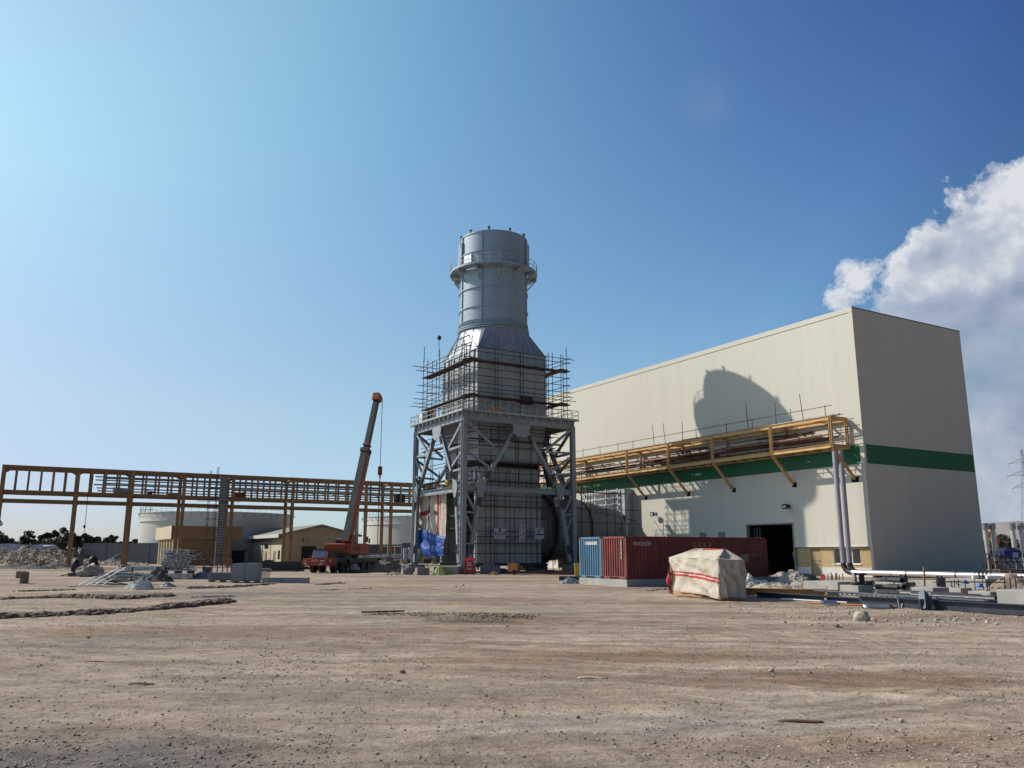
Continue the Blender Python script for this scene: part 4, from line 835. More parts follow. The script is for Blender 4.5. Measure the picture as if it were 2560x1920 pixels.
for x_ in (11.2,12.1):
    for y_ in (3.0,5.5,8.0): tb(rs2,(x_,y_,8.6),(x_,y_,15))
for z_ in (9.8,10.9,12.2,13.4,14.2): tb(rs2,(11.2,2.2,z_),(11.2,9.5,z_),'ledger',.036); tb(rs2,(10.6,2.6,z_+.1),(13.6,2.6,z_+.1),'ledger',.036)
for z_ in (10.2,13.0): mb=MB(); mb.beam((11.6,2,z_),(11.6,9.5,z_),.9,.09); mb.build('plank_deck','plank',rs2)
mb=MB(); mb.beam((12.4,5.2,13),(13.6,5.5,9.2),.5,.5); mb.beam((11.2,5,13.4),(12.4,5.2,13),.5,.5); mb.build('exhaust_elbow','dark_steel',rs2)
# hanging cloths ---------------------------------------------------
def cloth(name,m_,par_o,y0,y1,z0,z1,label,cat,seed,stripes=None,n=(26,34),amp=.10,lean=0,shape=None,mats=None,x_=.62):
    mb=MB(); nu,nv=n; f2=lambda u,v: fbm(np.array([u*3.+seed]),np.array([v*4.]),3,seed)[0]-.45
    def f(u,v):
        y=y0+(y1-y0)*u; z=z0+(z1-z0)*v
        if shape: y,z=shape(u,v,y,z)
        return V(-amp*2*f2(u,v)+.05*math.sin(u*17+v*2)+lean*(1-v),y-y0,z-z0)
    mb.sheet(f,nu,nv)
    if stripes:
        for k in range(len(mb.f)):
            i,j=k%nu,k//nu
            if stripes((i+.5)/nu,(j+.5)/nv): mb.m[k]=1
    o=mb.build(name,mats or [m_,'tarp_red'],loc=LW(par_o,x_,y0,z0),rz=A); sm=o.modifiers.new('t','SOLIDIFY'); sm.thickness=.015
    return tag(o,label,cat)
cloth('hanging_tarp','tarp_white',T0,5.15,9.0,3.3,8.55,'wide cream tarpaulin with a vertical red stripe hanging inside the stack frame','tarpaulin',1,lambda u,v:(.36<u<.41 or .44<u<.52),n=(40,34))
cloth('hanging_tarp','tarp_white',T0,9.55,11.9,4.2,8.3,'narrow crumpled cream tarpaulin with a red band left of the wide one','tarpaulin',2,lambda u,v:(.40<v<.46 or .48<v<.56 ) ,n=(22,34),amp=.2,shape=lambda u,v,y,z:(y+.15*math.sin(v*7)*(u-.2),z+(.25*u*(v>.5))*-1))
mb=MB(); mb.box(-.04,0,0,0,.62,.34); tag(mb.build('black_patch','crane_dark',loc=LW(T0,.5,7.25,5.95),rz=A),'small black patch on the stripe of the wide cream tarpaulin','patch')
cloth('blue_tarp','tarp_blue',T0,4.7,12.2,1.7,4.55,'crumpled bright blue tarpaulin draped below the cream ones','tarpaulin',3,None,n=(44,26),amp=.19,lean=-.15,x_=.35,
      shape=lambda u,v,y,z:(y-(1-v)*(u-.35)*1.2*(u>.35), (lambda top,bot: bot+(top-bot)*v)(3.55+1.25*max(0,u-.15)**.8*(1.0 if u<.9 else .85)+.10*math.sin(u*12), 1.55+(.1 if u<.62 else 2.9*(u-.62)))))
o=cloth('orange_tarp','orange_light',T0,9.9,11.9,16.4,18.0,'faded orange tarpaulin on the scaffold at the left of the upper stack','tarpaulin',4,None,n=(14,12),amp=.3,mats=['orange_light','tarp_red'],x_=1.5)
mb=MB(); mb.box(0,0,0,1.15,.3,.36); tag(mb.build('orange_box','orange_paint',loc=LW(T0,2.75,-.35,15.9),rz=A),'orange tool box on the platform behind the railing','box')
for k,(y_,m_,s) in enumerate(((8.6,'casing_dark',1.0),(10.0,'white_paint',.9))):
    mb=MB(); mb.box(0,0,0,.5,s,1.15); mb.box(.05,.05,1.15,.45,s-.05,1.22); tag(mb.build('platform_crate',m_,loc=LW(T0,-.1,y_,15.85),rz=A),('dark' if k==0 else 'white')+' crate on the sunny side of the stack platform','crate')
mb=MB(); mb.box(0,0,0,.3,.5,.5); mb.box(-.02,.1,.08,0,.4,.3,1); tag(mb.build('hoist_motor',['yellow_paint','crane_dark'],loc=LW(T0,.2,4.1,8.75),rz=A),'small yellow hoist on the middle girder of the stack frame','hoist')
tb(us,(.55,11.3,23.2),(.55,11.3,24.9)); mb=MB(); mb.lathe([(.02,24.8),(.2,24.9),(.24,25.1),(.14,25.3),(.02,25.35)],(.55,7.4),12); mb.tube((.55,7.4,22.8),(.55,7.4,24.9),.03,6); mb.build('warning_ball','crane_dark',us)
# sign boards on the scaffold
def sign(name,x_,z_,w_,h_,label,fn):
    s=thing(name,label,'sign board',LW(T0,x_,.72,z_),A)
    mb=MB(); mb.box(0,0,0,w_,.03,h_); mb.build('board','sign_face',s); fn(s,w_,h_)
def stx(s,txt,sz,x_,z_,m_='text_dark',sx=1.): text(txt,sz,m_,s,basis((1,0,0),(0,0,1),(x_,-.012,z_)),'lettering',.004,sx)
def bd(s,x0,z0,x1,z1,m_,name='panel',d=.012): mb=MB(); mb.box(x0,-d,z0,x1,-.001,z1); mb.build(name,m_,s)
def sg1(s,w_,h_):
    bd(s,.05,h_*.36,w_-.05,h_*.66,'sign_blue'); 
    mb=MB(); mb.tube((w_*.5,-.02,h_*.83),(w_*.5,-.001,h_*.83),.17,20); mb.build('emblem','text_dark',s)
    bd(s,w_*.5-.13,h_*.83-.03,w_*.5+.13,h_*.83+.03,'sign_face','emblem_bar',.028)
    for k,zz in enumerate((.585,.5,.42)): bd(s,.14+.05*k,h_*zz,w_-.14-.05*k,h_*zz+.04,'text_white','text_line',.016)
    for k,zz in enumerate((.27,.19,.11)): bd(s,.12+.06*k,h_*zz,w_-.12-.03*k,h_*zz+.03,'concrete_dark','text_line')
def sg2(s,w_,h_):
    mb=MB()
    for a,b in (((.14,1.0),(.14,.62)),((.14,.62),(w_-.3,.62)),((w_-.14,1.0),(w_-.14,.72)),((.1,.98),(w_/2,1.24)),((w_/2,1.24),(w_-.1,.98)),((.34,.68),(.34,.86)),((.34,.86),(.5,.86)),((.5,.86),(.5,.68)),((w_-.2,.3),(w_-.1,.38)),((w_-.1,.38),(w_-.12,.14)),((w_-.12,.14),(w_-.5,.12)),((w_-.4,.42),(w_-.15,.46))):
        mb.beam((a[0],-.01,a[1]),(b[0],-.01,b[1]),.045,.02,V(0,-1,0))
    mb.build('drawn_house','text_dark',s); bd(s,.1,.22,.4,.25,'concrete_dark','text_line'); bd(s,.1,.3,.4,.33,'concrete_dark','text_line')
def sg3(s,w_,h_):
    mb=MB()
    for a,b in (((.15,1.0),(.42,.72)),((.2,.8),(.4,.62)),((.3,.86),(.5,.92)),((w_*.52,.68),(w_*.52,1.1)),((w_*.68,1.02),(w_*.85,1.06)),((w_*.85,1.06),(w_*.88,.92)),((w_*.88,.92),(w_*.74,.86)),((w_*.74,.86),(w_*.8,.68))): mb.beam((a[0],-.01,a[1]),(b[0],-.01,b[1]),.05,.02,V(0,-1,0))
    mb.build('drawn_figure','text_dark',s); bd(s,.04,.38,w_-.04,.56,'sign_blue'); bd(s,.1,.14,w_-.1,.17,'concrete_dark','text_line')
sign('sign_board',3.85,3.35,1.25,1.05,'white board with a blue band and a dark round emblem on the front scaffold',sg1)
sign('sign_board',6.75,3.05,.72,1.3,'tall narrow white board with a drawn house on the front scaffold',sg2)
sign('sign_board',8.65,3.35,1.05,1.15,'white board with two small black drawings at the right end of the front scaffold',sg3)
# ================================================================= CONTAINERS
K=G(1567.5,1466.3)
bs=thing('concrete_plinth','low grey concrete strip foundation carrying the two containers','foundation',K,A)
mb=MB(); mb.box(0,0,-.1,12.6,5.0,.41); mb.build('slab','concrete',bs); mb=MB(); mb.box(12.61,.1,-.1,15.2,1.6,.34); mb.build('slab_end','concrete_dark',bs)
def container(name,label,o,L_,m_face,m_side,lettering):
    W_,Hc=2.44,2.59; c=thing(name,label,'shipping container',o,A)
    # corrugated end (x=0), long side (y=0), far side
    def corr(f,n,w0,w1,z0,z1,mname,nm,dep=.05):
        mb=MB(); st=(w1-w0)/n; vs=[]
        for k in range(n):
            a=w0+k*st
            for q,dd in ((0,dep),(.18,0),(.5,0),(.68,dep)): vs.append((a+q*st,dd))
        vs.append((w1,dep)); 
        pts=[f(a,dd,z) for z in (z0,z1) for a,dd in vs]; m=len(vs)
        mb.add(pts,[(i,i+1,m+i+1,m+i) for i in range(m-1)]); return mb.build(nm,mname,c)
    corr(lambda a,dd,z:(dd,a,z),9,.12,W_-.12,.17,Hc-.11,m_face,'end_panel',.08)
    corr(lambda a,dd,z:(a,dd,z),max(8,int(L_/.28)),.14,L_-.14,.15,Hc-.08,m_side,'side_panel',.036)
    corr(lambda a,dd,z:(a,W_-dd,z),max(8,int(L_/.28)),.14,L_-.14,.15,Hc-.08,m_side,'side_panel',.036)
    mb=MB(); mb.box(.04,.04,Hc-.06,L_-.04,W_-.04,Hc-.02)
    for a in np.arange(.3,L_-.2,.35): mb.box(a,.05,Hc-.02,a+.12,W_-.05,Hc+.012)
    mb.build('roof',m_side,c)
    mb=MB(); mb.box(L_-.08,.1,.1,L_-.04,W_-.1,Hc-.1); mb.build('door_end',m_side,c)
    for nm,b in (('corner_post',(0,0,.12,.13,.12,Hc-.12)),('corner_post',(0,W_-.12,.12,.13,W_,Hc-.12)),('corner_post',(L_-.13,0,.12,L_,.12,Hc-.12)),('corner_post',(L_-.13,W_-.12,.12,L_,W_,Hc-.12)),
                 ('top_rail',(0,.12,Hc-.11,.1,W_-.12,Hc-.003)),('bottom_rail',(0,.12,.03,.1,.75,.17)),('bottom_rail',(0,W_-.75,.03,.1,W_-.12,.17)),('bottom_rail',(.02,.75,.1,.1,W_-.75,.17)),('top_rail',(.13,0,Hc-.08,L_-.13,.06,Hc-.004)),('bottom_rail',(.13,0,.0,L_-.13,.06,.15))):
        mb=MB(); mb.box(*b); mb.build(nm,m_face if b[3]<.2 else m_side,c)
    for x_ in (0,L_-.18):
        for y_ in (0,W_-.16):
            for z_ in (0,Hc-.12): mb=MB(); mb.box(x_-.004,y_-.004,z_,x_+.182,y_+.164,z_+.12); mb.build('corner_casting','crane_dark',c)
    mb=MB(); mb.box(.3,.3,.01,L_-.3,W_-.3,.1); mb.build('underframe','crane_dark',c)
    lettering(c); return c
def lr(c):
    side=lambda x_,z_: basis((1,0,0),(0,0,1),(x_,-.012,z_)); end=lambda y_,z_: basis((0,-1,0),(0,0,1),(-.014,y_,z_))
    text('WWW.ZIH.COM',.34,'text_white',c,side(1.25,2.13),'lettering',.003,.55)
    for k,x_ in enumerate((5.55,6.0,6.45,6.9)):
        mb=MB()
        rr=np.random.RandomState(k)
        for q in range(4): mb.box(x_-.12,-.008,1.98+q*.075,x_+.12,-.001,2.0+q*.075)
        for q in (-.09+.02*k,.0,.08): mb.box(x_+q-.012,-.0095,1.96,x_+q+.012,-.0085,2.25)
        mb.build('stencil_mark','wood',c)
    text('ZIHU 541239 6',.2,'text_faint',c,side(11.1,2.08),'lettering',.003,.75); text('22G1',.18,'text_faint',c,side(11.25,1.84),'lettering',.003,.8)
    for x_ in (10.9,11.2,11.5): mb=MB(); mb.prof((x_,-.008,1.5),(x_,-.002,1.5),[(-.09,-.08),(.09,-.08),(0,.1)],UP); mb.build('warning_mark','text_faint',c)
    mb=MB(); mb.box(9.65,-.02,.95,10.35,-.003,1.5); mb.build('data_plate','rock_brown',c)
    mb=MB()
    rr=np.random.RandomState(2)
    for q in range(16): z=2.35-q*.075; mb.box(-.012,.44,z,-.002,.50+.05*rr.rand(),z+.05)
    mb.build('stencil_mark','text_white',c)
def lb(c):
    end=lambda y_,z_: basis((0,-1,0),(0,0,1),(-.012,y_,z_))
    text('ZSZU 285350 0',.25,'text_white',c,end(1.15,2.2),'lettering',.003,.85)
    mb=MB(); mb.box(-.006,.42,2.1,.0,1.62,2.3); mb.build('stencil_mark','text_white',c)
container('shipping_container','long dark red corrugated shipping container on the concrete strip',K+V(0,0,.41),12.19,'container_face','container_red',lr)
container('shipping_container','pale blue corrugated shipping container left of the red one',LW(K,0,2.54,.41),6.06,'container_blue','container_blue',lb)
# things beside the containers
g=G(1445,1443); yb=thing('yellow_bin','tapered yellow waste bin left of the blue container','bin',g)
mb=MB(); q=[(-.27,-.22),(.27,-.22),(.27,.22),(-.27,.22)]; mb.add([(a*.85,b*.85,0) for a,b in q]+[(a,b,1.05) for a,b in q],[(3,2,1,0),(4,5,6,7),(0,1,5,4),(1,2,6,5),(2,3,7,6),(3,0,4,7)]); mb.build('body','yellow_paint',yb)
mb=MB(); mb.box(-.31,-.26,1.05,.31,.26,1.13); mb.build('rim','yellow_paint',yb)
g=G(1405,1452); mb=MB(); mb.beam((-.2,.2,.17),(1.25,.25,.17),.3,.3); tag(mb.build('steel_beam','dark_steel',loc=g),'short black steel beam at the foot of the blue container','beam')
def heap(name,m_,px,py,w_,d_,h_,label,cat,seed,rough=.5,kind=None,nu=34,pw=1.,zo=-.03,mats=None):
    g=G(px,py); mb=MB(); sd=seed*13.7
    def f(u,v):
        x=(u-.5)*2;y=(v-.5)*2; r=math.hypot(x,y); nz=fbm(np.array([x*2.2+sd]),np.array([y*2.2+sd]),4,seed)[0]
        rr=min(1,r*(1.0+.7*(nz-.45))); n2=fbm(np.array([x*6.+sd]),np.array([y*6.+sd]),3,seed+3)[0]
        env=(1-rr*rr)**1.1 if pw>1.6 else (1-rr*rr*(3-2*rr))*.55+(1-rr)*.45
        return V(x*w_/2+.04*w_*(n2-.5),y*d_/2+d_/2,zo+h_*max(0,env)*(1-rough*.75+rough*1.5*nz)*((.82+.40*n2) if pw<=1.6 else (.50+.95*n2)))
    mb.sheet(f,nu,nu,0,False)
    if kind=='stuff':
        q=np.random.RandomState(seed)
        for k in range(90 if rough>.5 else 45):
            p=f(.06+.88*q.rand(),.05+.9*q.rand()); r=(.035+.10*q.rand()**2)*min(1.6,max(.8,h_)); lumps(mb,(p.x,p.y,p.z+r*.2),(r*1.2,r,r*.8),I0,.35,seed*100+k)
    return tag(mb.build(name,m_,loc=g),label,cat,kind=kind)
heap('grey_sheet','sheet_grey',1427,1459.5,1.6,.5,.42,'crumpled grey plastic sheet against the short black beam','plastic sheet',1,.9,pw=2)
# ================================================================= CREAM HUT
a_,b_,c_=G(1677,1486),G(1799,1500),G(1867,1498); d_=a_+(c_-b_)*1.12
hut=thing('tarp_hut','cream tarpaulin hut with a double red stripe and sagging roof','tarpaulin shelter',a_)
rel=lambda p:Vector(p)-a_
ea,eb,ec,ed=[rel(p)+V(0,0,z) for p,z in ((a_,1.80),(b_,1.74),(c_,1.70),(d_,1.78))]
R1=rel(P(1738,1371,39.4)); R2=rel(P(1812,1371.5,38.0))
def wall(p,q,eq,ep,nm,seed,st,amp=.10,n=(34,24),hem=None):
    p,q=rel(p),rel(q); nrm=(q-p).cross(UP).normalized(); mb=MB()
    def f(u,v):
        base=p.lerp(q,u); top=ep.lerp(eq,u); z0=hem(u) if hem else .02
        pt=base.lerp(top,v); pt.z=z0+(top.z-z0)*v
        rad=math.atan2(1.02-v,u+.06); fold=.045*math.sin(rad*15+seed)*min(1,2.2*(1-v))*(1-.4*u)+.05*math.sin(math.atan2(v+.1,1.1-u)*11)*v*(1-v)*3
        fold+=amp*(fbm(np.array([u*5+seed+ (1-v)*1.2]),np.array([v*1.6+seed]),3,seed)[0]-.45)*2*(1-.6*abs(2*v-1)**3)
        fold+=.05*math.sin((u*3.2+v*.8)*6+seed)*(1-v*.7)
        return pt+nrm*(fold+.10*math.sin(u*math.pi)*(1-v)*0)
    mb.sheet(f,*n)
    if st:
        for k in range(len(mb.f)):
            i,j=k%n[0],k//n[0]
            if st((i+.5)/n[0],(j+.5)/n[1]): mb.m[k]=1
    o=mb.build(nm,['tarp_white','tarp_red'],hut); sm=o.modifiers.new('t','SOLIDIFY'); sm.thickness=.012; return o
sl_=lambda u: .47-.12*max(0,u-.35)
wall(a_,b_,eb,ea,'cloth_wall',3,lambda u,v:(sl_(u)-.01<v<sl_(u)+.05) or (sl_(u)+.085<v<sl_(u)+.14),.15,(60,50),hem=lambda u:.16 if u<.62 else .16-.36*(u-.62))
wall(b_,c_,ec,eb,'cloth_wall',8,None,.12,(34,34),hem=lambda u:.0+.10*math.sin(u*3.1))
wall(c_,d_,ed,ec,'cloth_wall',11,None); wall(d_,a_,ea,ed,'cloth_wall',14,None)
def roofq(p,q,r,s,seed,nm='cloth_roof',st=None):
    mb=MB(); n=(18,12)
    def f(u,v): 
        x=p.lerp(q,u).lerp(s.lerp(r,u),v); return x+V(0,0,-.14*math.sin(u*math.pi)*math.sin(v*math.pi)+.04*(fbm(np.array([u*4+seed]),np.array([v*4]),2,seed)[0]-.5))
    mb.sheet(f,*n)
    if st:
        for k in range(len(mb.f)):
            if st((k%n[0]+.5)/n[0],(k//n[0]+.5)/n[1]): mb.m[k]=1
    o=mb.build(nm,['tarp_white','tarp_red'],hut); sm=o.modifiers.new('t','SOLIDIFY'); sm.thickness=.012
roofq(ea,eb,R2,R1,1,st=lambda u,v:v>.93 and u>.25); roofq(eb,ec,R2,R2,2); roofq(ec,ed,R1,R2,3); roofq(ed,ea,R1,R1,4)
hc_=(ea+eb+ec+ed)/4
for p in (ea,eb,ec,ed): p=p.lerp(V(hc_.x,hc_.y,p.z),.12); mb=MB(); mb.tube((p.x,p.y,0),(p.x,p.y,p.z-.06),.035,8); mb.build('pole','wood',hut)
mb=MB(); mb.beam(rel(a_)+V(.06,-.05,.1),rel(a_).lerp(rel(b_),.62)+V(.1,-.05,.1),.05,.16); mb.build('base_board','wood',hut)
cl=MB(); cl.sheet(lambda u,v: V(-.16+.22*u+.06*math.sin(v*9+u*5),-.12*math.sin(u*5)-.05,.08+1.15*v-.2*u*v),8,14); o=cl.build('cloth_flap','tarp_red',hut); sm=o.modifiers.new('t','SOLIDIFY'); sm.thickness=.01
g=G(1725,1494); mb=MB(); mb.beam((-.5,.5,.03),(1.0,-1.2,.03),.12,.03); tag(mb.build('wood_plank','wood_dark',loc=g),'thin dark plank on the ground before the cream hut','plank')
# ================================================================= RIGHT YARD: beams, blocks, pipes
def bm_(name,m_,p,q,w_,h_,label,grp=None,t=.025,lift=.0,cat='beam',fn='ib'):
    p,q=Vector(p),Vector(q); o=V(p.x,p.y,0); mb=MB()
    a=V(0,0,p.z+h_/2+lift); b=q-o+V(0,0,h_/2+lift)
    if fn=='ib': mb.ib(a,b,w_,h_,t)
    elif fn=='box': mb.beam(a,b,w_,h_)
    else: mb.tube(a,b,h_/2,10)
    return tag(mb.build(name,m_,loc=o),label,cat,grp)
p1,p2=G(1893,1492),G(2345,1523)
bm_('steel_beam','dark_steel',p1,p2,.3,.23,'long dark steel beam starting just right of the cream hut','dark steel beams')
bm_('steel_beam','dark_steel',G(2150,1512),G(2640,1543),.3,.34,'dark steel beam nearest the lower right corner of the yard','dark steel beams')
bm_('steel_beam','dark_steel',G(2300,1509),G(2640,1532),.3,.30,'dark steel beam second from the front, running out of frame at right','dark steel beams',lift=.03)
bm_('yellow_beam','ochre_steel',G(1855,1487),G(2098,1494),.3,.34,'long yellow steel beam lying behind the dark beams, right of the cream hut')
bm_('yellow_beam','ochre_steel',LW(G(1927,1487),0,.5),LW(G(2085,1488),0,.5),.3,.28,'second yellow beam close behind the first one')
bm_('steel_tube','white_paint',G(1953,1499),G(2118,1508),.05,.06,'thin white tube lying along the front of the dark beams',fn='tube',cat='tube')
bm_('orange_tube','orange_paint',G(2025,1508),G(2155,1515),.05,.06,'orange tube on the ground below the long dark beam, left part','orange tubes on the ground',fn='tube',cat='tube')
bm_('orange_tube','orange_paint',G(2120,1514),G(2280,1519),.05,.06,'orange tube on the ground below the long dark beam, right part','orange tubes on the ground',fn='tube',cat='tube')
bm_('wood_batten','wood',G(2064,1508)+V(0,0,.05),G(2068,1486)+V(0,0,.35),.1,.06,'short upright wooden batten leaning on the dark beams',fn='box',cat='batten')
tr=thing('lattice_joist','slate blue lattice joist with zigzag webs lying along the dark beams','lattice joist',G(2062,1501))
ta=V(0,0,.17); tq=G(2345,1520)-G(2062,1501)+V(0,0,.17); tq2=G(2480,1528)-G(2062,1501)+V(0,0,.14)
mb=MB(); mb.beam(ta+V(0,0,.19),tq+V(0,0,.19),.14,.04); mb.beam(ta,tq,.14,.05); mb.build('chord','steel_blue',tr)
mb=MB(); mb.beam(ta+V(-.25,.3,.24),tq2+V(0,.3,.20),.25,.04); mb.build('chord','steel_blue',tr)
n=44; mb=MB()
for k in range(n): mb.beam(ta.lerp(tq,k/n)+V(0,0,.0 if k%2 else .19),ta.lerp(tq,(k+1)/n)+V(0,0,.19 if k%2 else .0),.03,.03)
mb.build('web','rail_paint',tr)
g=G(2316,1525); cutb=thing('beam_offcut','short upright H-beam offcut leaning against the dark beams','beam offcut',g)
mb=MB(); mb.ib((0,0,0),(.12,.25,.62),.32,.30,.03,V(1,.3,0)); mb.build('profile','steel_blue',cutb); mb=MB(); mb.box(-.2,-.02,0,-.05,.1,.38); mb.build('plate','dark_steel',cutb)
g=G(2190,1521); mb=MB(); mb.sheet(lambda u,v: V((u-.5)*1.0,(v-.5)*.35-.2*u,.02+.13*math.sin(v*math.pi)),6,8); o=mb.build('gutter_piece','galvanized',loc=g); sm=o.modifiers.new('t','SOLIDIFY'); sm.thickness=.012; tag(o,'bright half-round metal piece lying in front of the dark beams','sheet metal')
g=G(2074,1512); mb=MB(); mb.prof((-.3,0,.02),(.28,.1,.02),[(-.16,0),(-.05,.16),(.0,.02),(.06,.16),(.17,0),(.06,.12),(0,-.01),(-.06,.12)]); tag(mb.build('angle_offcuts','shed_white',loc=g),'grey green folded steel offcut below the wooden batten','steel offcut')
for k,(x,y) in enumerate(((2249,1519),(2259,1517),(2254,1521))): mb=MB(); mb.tube((0,0,0),(.05*k,.1,.36-.1*k),.03,8); tag(mb.build('pipe_stub','galvanized',loc=G(x,y)),'short galvanized pipe stub by the right orange tube','pipe stub','pipe stubs by the orange tube')
def block(xs,yb,xl,xr,h_,label,zo=-.05,m1='concrete'):
    o=G(xs,yb); ll=abs(onplane(xl,yb,o,E2)[0]); lr_=abs(onplane(xr,yb,o,E1)[0])
    mb=MB(); mb.box(0,0,zo,max(.3,lr_),max(.3,ll),h_); ob=mb.build('concrete_block',m1,loc=o,rz=A); bv=ob.modifiers.new('b','BEVEL'); bv.width=.02; bv.segments=2
    return tag(ob,label,'concrete block'),o,ll,lr_
b1=block(2096,1481,2010,2190,.52,'long pale concrete block behind the yellow beam, leftmost of the foundations')
b2=block(2147,1486,2101,2184,.42,'concrete block carrying the black valve stand')
b3=block(2335,1499,2281,2376,.50,'concrete block in the middle of the row behind the lattice joist')
b4=block(2466,1474,2366,2534,.55,'longest concrete block, behind the blue helmets at right')
b5=block(2404,1490,2374,2432,.36,'dark sided concrete block left of the lowest one',)
b6=block(2477,1493,2421,2500,.24,'low concrete block between the large ones at right')
b7=block(2640,1534,2497,2760,.72,'largest concrete block at the right edge of the picture')
b8=block(2256,1474,2163,2275,.36,'pale long concrete beam under the horizontal pipe')
b9=block(2345,1466,2276,2362,.34,'grey concrete block under the pipe right of the steel stand')
text('C',.34,'text_dark',b4[0],basis((0,-1,0),(0,0,1),(-.012,b4[2]-.75,.3)),'lettering')
text('J',.34,'text_dark',b4[0],basis((0,-1,0),(0,0,1),(-.012,b4[2]-.35,.3)),'lettering')
# valve stand
vs_=thing('valve_stand','black pipe support stand with flanges on the concrete block','pipe support',LW(b2[1],.35,.25,.42),A)
mb=MB(); mb.tube((.3,.0,0),(.3,0,.55),.13,12); mb.tube((.3,0,.5),(.3,0,.58),.24,12); mb.build('column','crane_dark',vs_)
mb=MB(); mb.tube((-.05,.15,0),(-.05,.15,.14),.22,12); mb.tube((.75,.0,0),(.75,0,.2),.24,12); mb.tube((.3,0,0),(.3,0,.07),.26,12); mb.build('flange','black_plastic',vs_)
mb=MB(); mb.box(-.1,.1,.14,.05,.25,.62); mb.build('bracket','galvanized',vs_)
def stand(px,py,h_,w_,label):
    s=thing('pipe_stand',label,'pipe stand',G(px,py),A); mb=MB(); mb.box(0,0,0,w_,.1,h_); mb.build('plate','dark_steel',s); mb=MB(); mb.ib((w_*.7,.2,0),(w_*.7,.2,h_+.12),.25,.25,.02,V(0,1,0)); mb.build('leg','steel_blue',s); mb=MB(); mb.box(-.1,-.1,h_*.55,.04,.3,h_*.6); mb.build('bracket','dark_steel',s)
stand(2258,1470,.62,.5,'dark steel stand holding the horizontal pipe at its black joint'); stand(2346,1472,.60,.75,'dark steel stand under the pipe farther right')
for k,(x,y,m_) in enumerate(((2312,1470,'wood'),(2240,1474,'wood_dark'),(2246,1472,'wood_dark'))): mb=MB(); mb.beam((0,0,0),(.12-.3*k,.1,1.1-.35*k),.1,.05); tag(mb.build('wood_stake',m_,loc=G(x,y)+V(0,0,.1)),('pale wooden stake standing between the pipe stands','thin brown stake left of the black pipe pile','thin brown stake touching the black pipe pile')[k],'stake')
# black pipes
def pipe_(px,py,L_,r_,m_,label,grp,z=0,ang=0.,wall=True,nm='pipe_piece'):
    o=G(px,py); d=(E2*math.cos(ang)+E1*math.sin(ang)); mb=MB(); a=V(0,0,r_+z); b=d*L_+V(0,0,r_+z); mb.tube(a,b,r_,20,0,cap=False); mb.tube(a,b,r_*.88,20,0,cap=False)
    sd=d.cross(UP); vs=[a+(sd*math.cos(t)+UP*math.sin(t))*q for q in (r_,r_*.88) for t in np.linspace(0,2*math.pi,21)[:-1]]; mb.add(vs,[(i,(i+1)%20,20+(i+1)%20,20+i) for i in range(20)])
    return tag(mb.build(nm,m_,loc=o),label,'pipe',grp)
for k,(x,y,L_) in enumerate(((2417,1504,3.),(2452,1508,3.),(2493,1513,3.6))): pipe_(x,y,L_,.17,'black_plastic','large dark grey pipe piece, '+('leftmost','middle','rightmost')[k]+' of the three lying by the right foundations','large grey pipes',.02)
for k,(x,y) in enumerate(((2364,1510),(2386,1511),(2413,1513))): pipe_(x,y,2.,.11,'black_plastic','small dark pipe piece, '+('leftmost','middle','rightmost')[k]+' of three half hidden behind the front dark beam','small dark pipes',.08)
for k,(x,y,z,an) in enumerate(((2240,1489,0,.2),(2256,1491,0,-.3),(2268,1488,.0,.9),(2248,1487,.22,-.2),(2262,1487,.24,.3),(2272,1485,.3,1.2),(2258,1483,.5,.4))): pipe_(x,y,1.1,.13,'black_plastic','black pipe offcut in the pile left of the middle concrete block','black pipe offcuts',z,an)
# red starter bars, red valve, rubble
for k,x in enumerate((2062,2071,2079,2082,2090,2093,2099,2108)): mb=MB(); mb.tube((0,0,0),(.02,0,.52+.06*(k%3)),.035,8); tag(mb.build('starter_bar','primer_red',loc=G(x,1461)+V(0,0,.1)),'rusty red starter bar standing upright behind the long pale block','reinforcing bar','red starter bars')
for k,x in enumerate((2425,2435,2438,2446,2449,2456,2459,2470)): mb=MB(); mb.tube((0,0,0),(.02,0,.45),.025,8); tag(mb.build('starter_bar','crane_dark',loc=LW(b4[1],.5,(2468-x)*.02,.53)),'dark threaded bar standing on the longest concrete block','reinforcing bar','dark bars on the longest block')
for k,x in enumerate((2389,2399,2416,2440,2460,2471,2476)): mb=MB(); mb.tube((0,0,0),(.01,0,.5),.022,6); tag(mb.build('starter_bar','crane_dark',loc=G(x,1489)+V(0,0,.25)),'thin dark bar sticking up between the right foundations','reinforcing bar','bars between the right foundations')
for k,x in enumerate((2536,2546,2556)): mb=MB(); mb.tube((0,0,0),(.01,0,.42),.025,6); tag(mb.build('starter_bar','crane_dark',loc=LW(b7[1],1.2,(2640-x)*.02+.2,.7)),'thin dark bar on top of the largest concrete block','reinforcing bar','bars on the largest block')
bm_('steel_bar','crane_dark',G(2355,1484)+V(0,0,.55),G(2520,1486)+V(0,0,.55),.05,.06,'long thin dark bar lying across the right foundations',fn='tube',cat='bar')
for k,(x,y,z) in enumerate(((2416,1459,.12),(2453,1472,.16))):
    hh=thing('hard_hat',('pale blue hard hat on the longest concrete block','bright blue hard hat above the long thin bar')[k],'hard hat',G(x,y+14)+V(0,0,z+.18)); mb=MB(); mb.lathe([(.14,0),(.145,.05),(.125,.13),(.075,.18),(.01,.2)],n=20); mb.build('shell','blue_plastic',hh); mb=MB(); mb.lathe([(.14,0),(.19,-.01),(.19,.01),(.14,.02)],n=20); mb.build('brim','blue_plastic',hh)
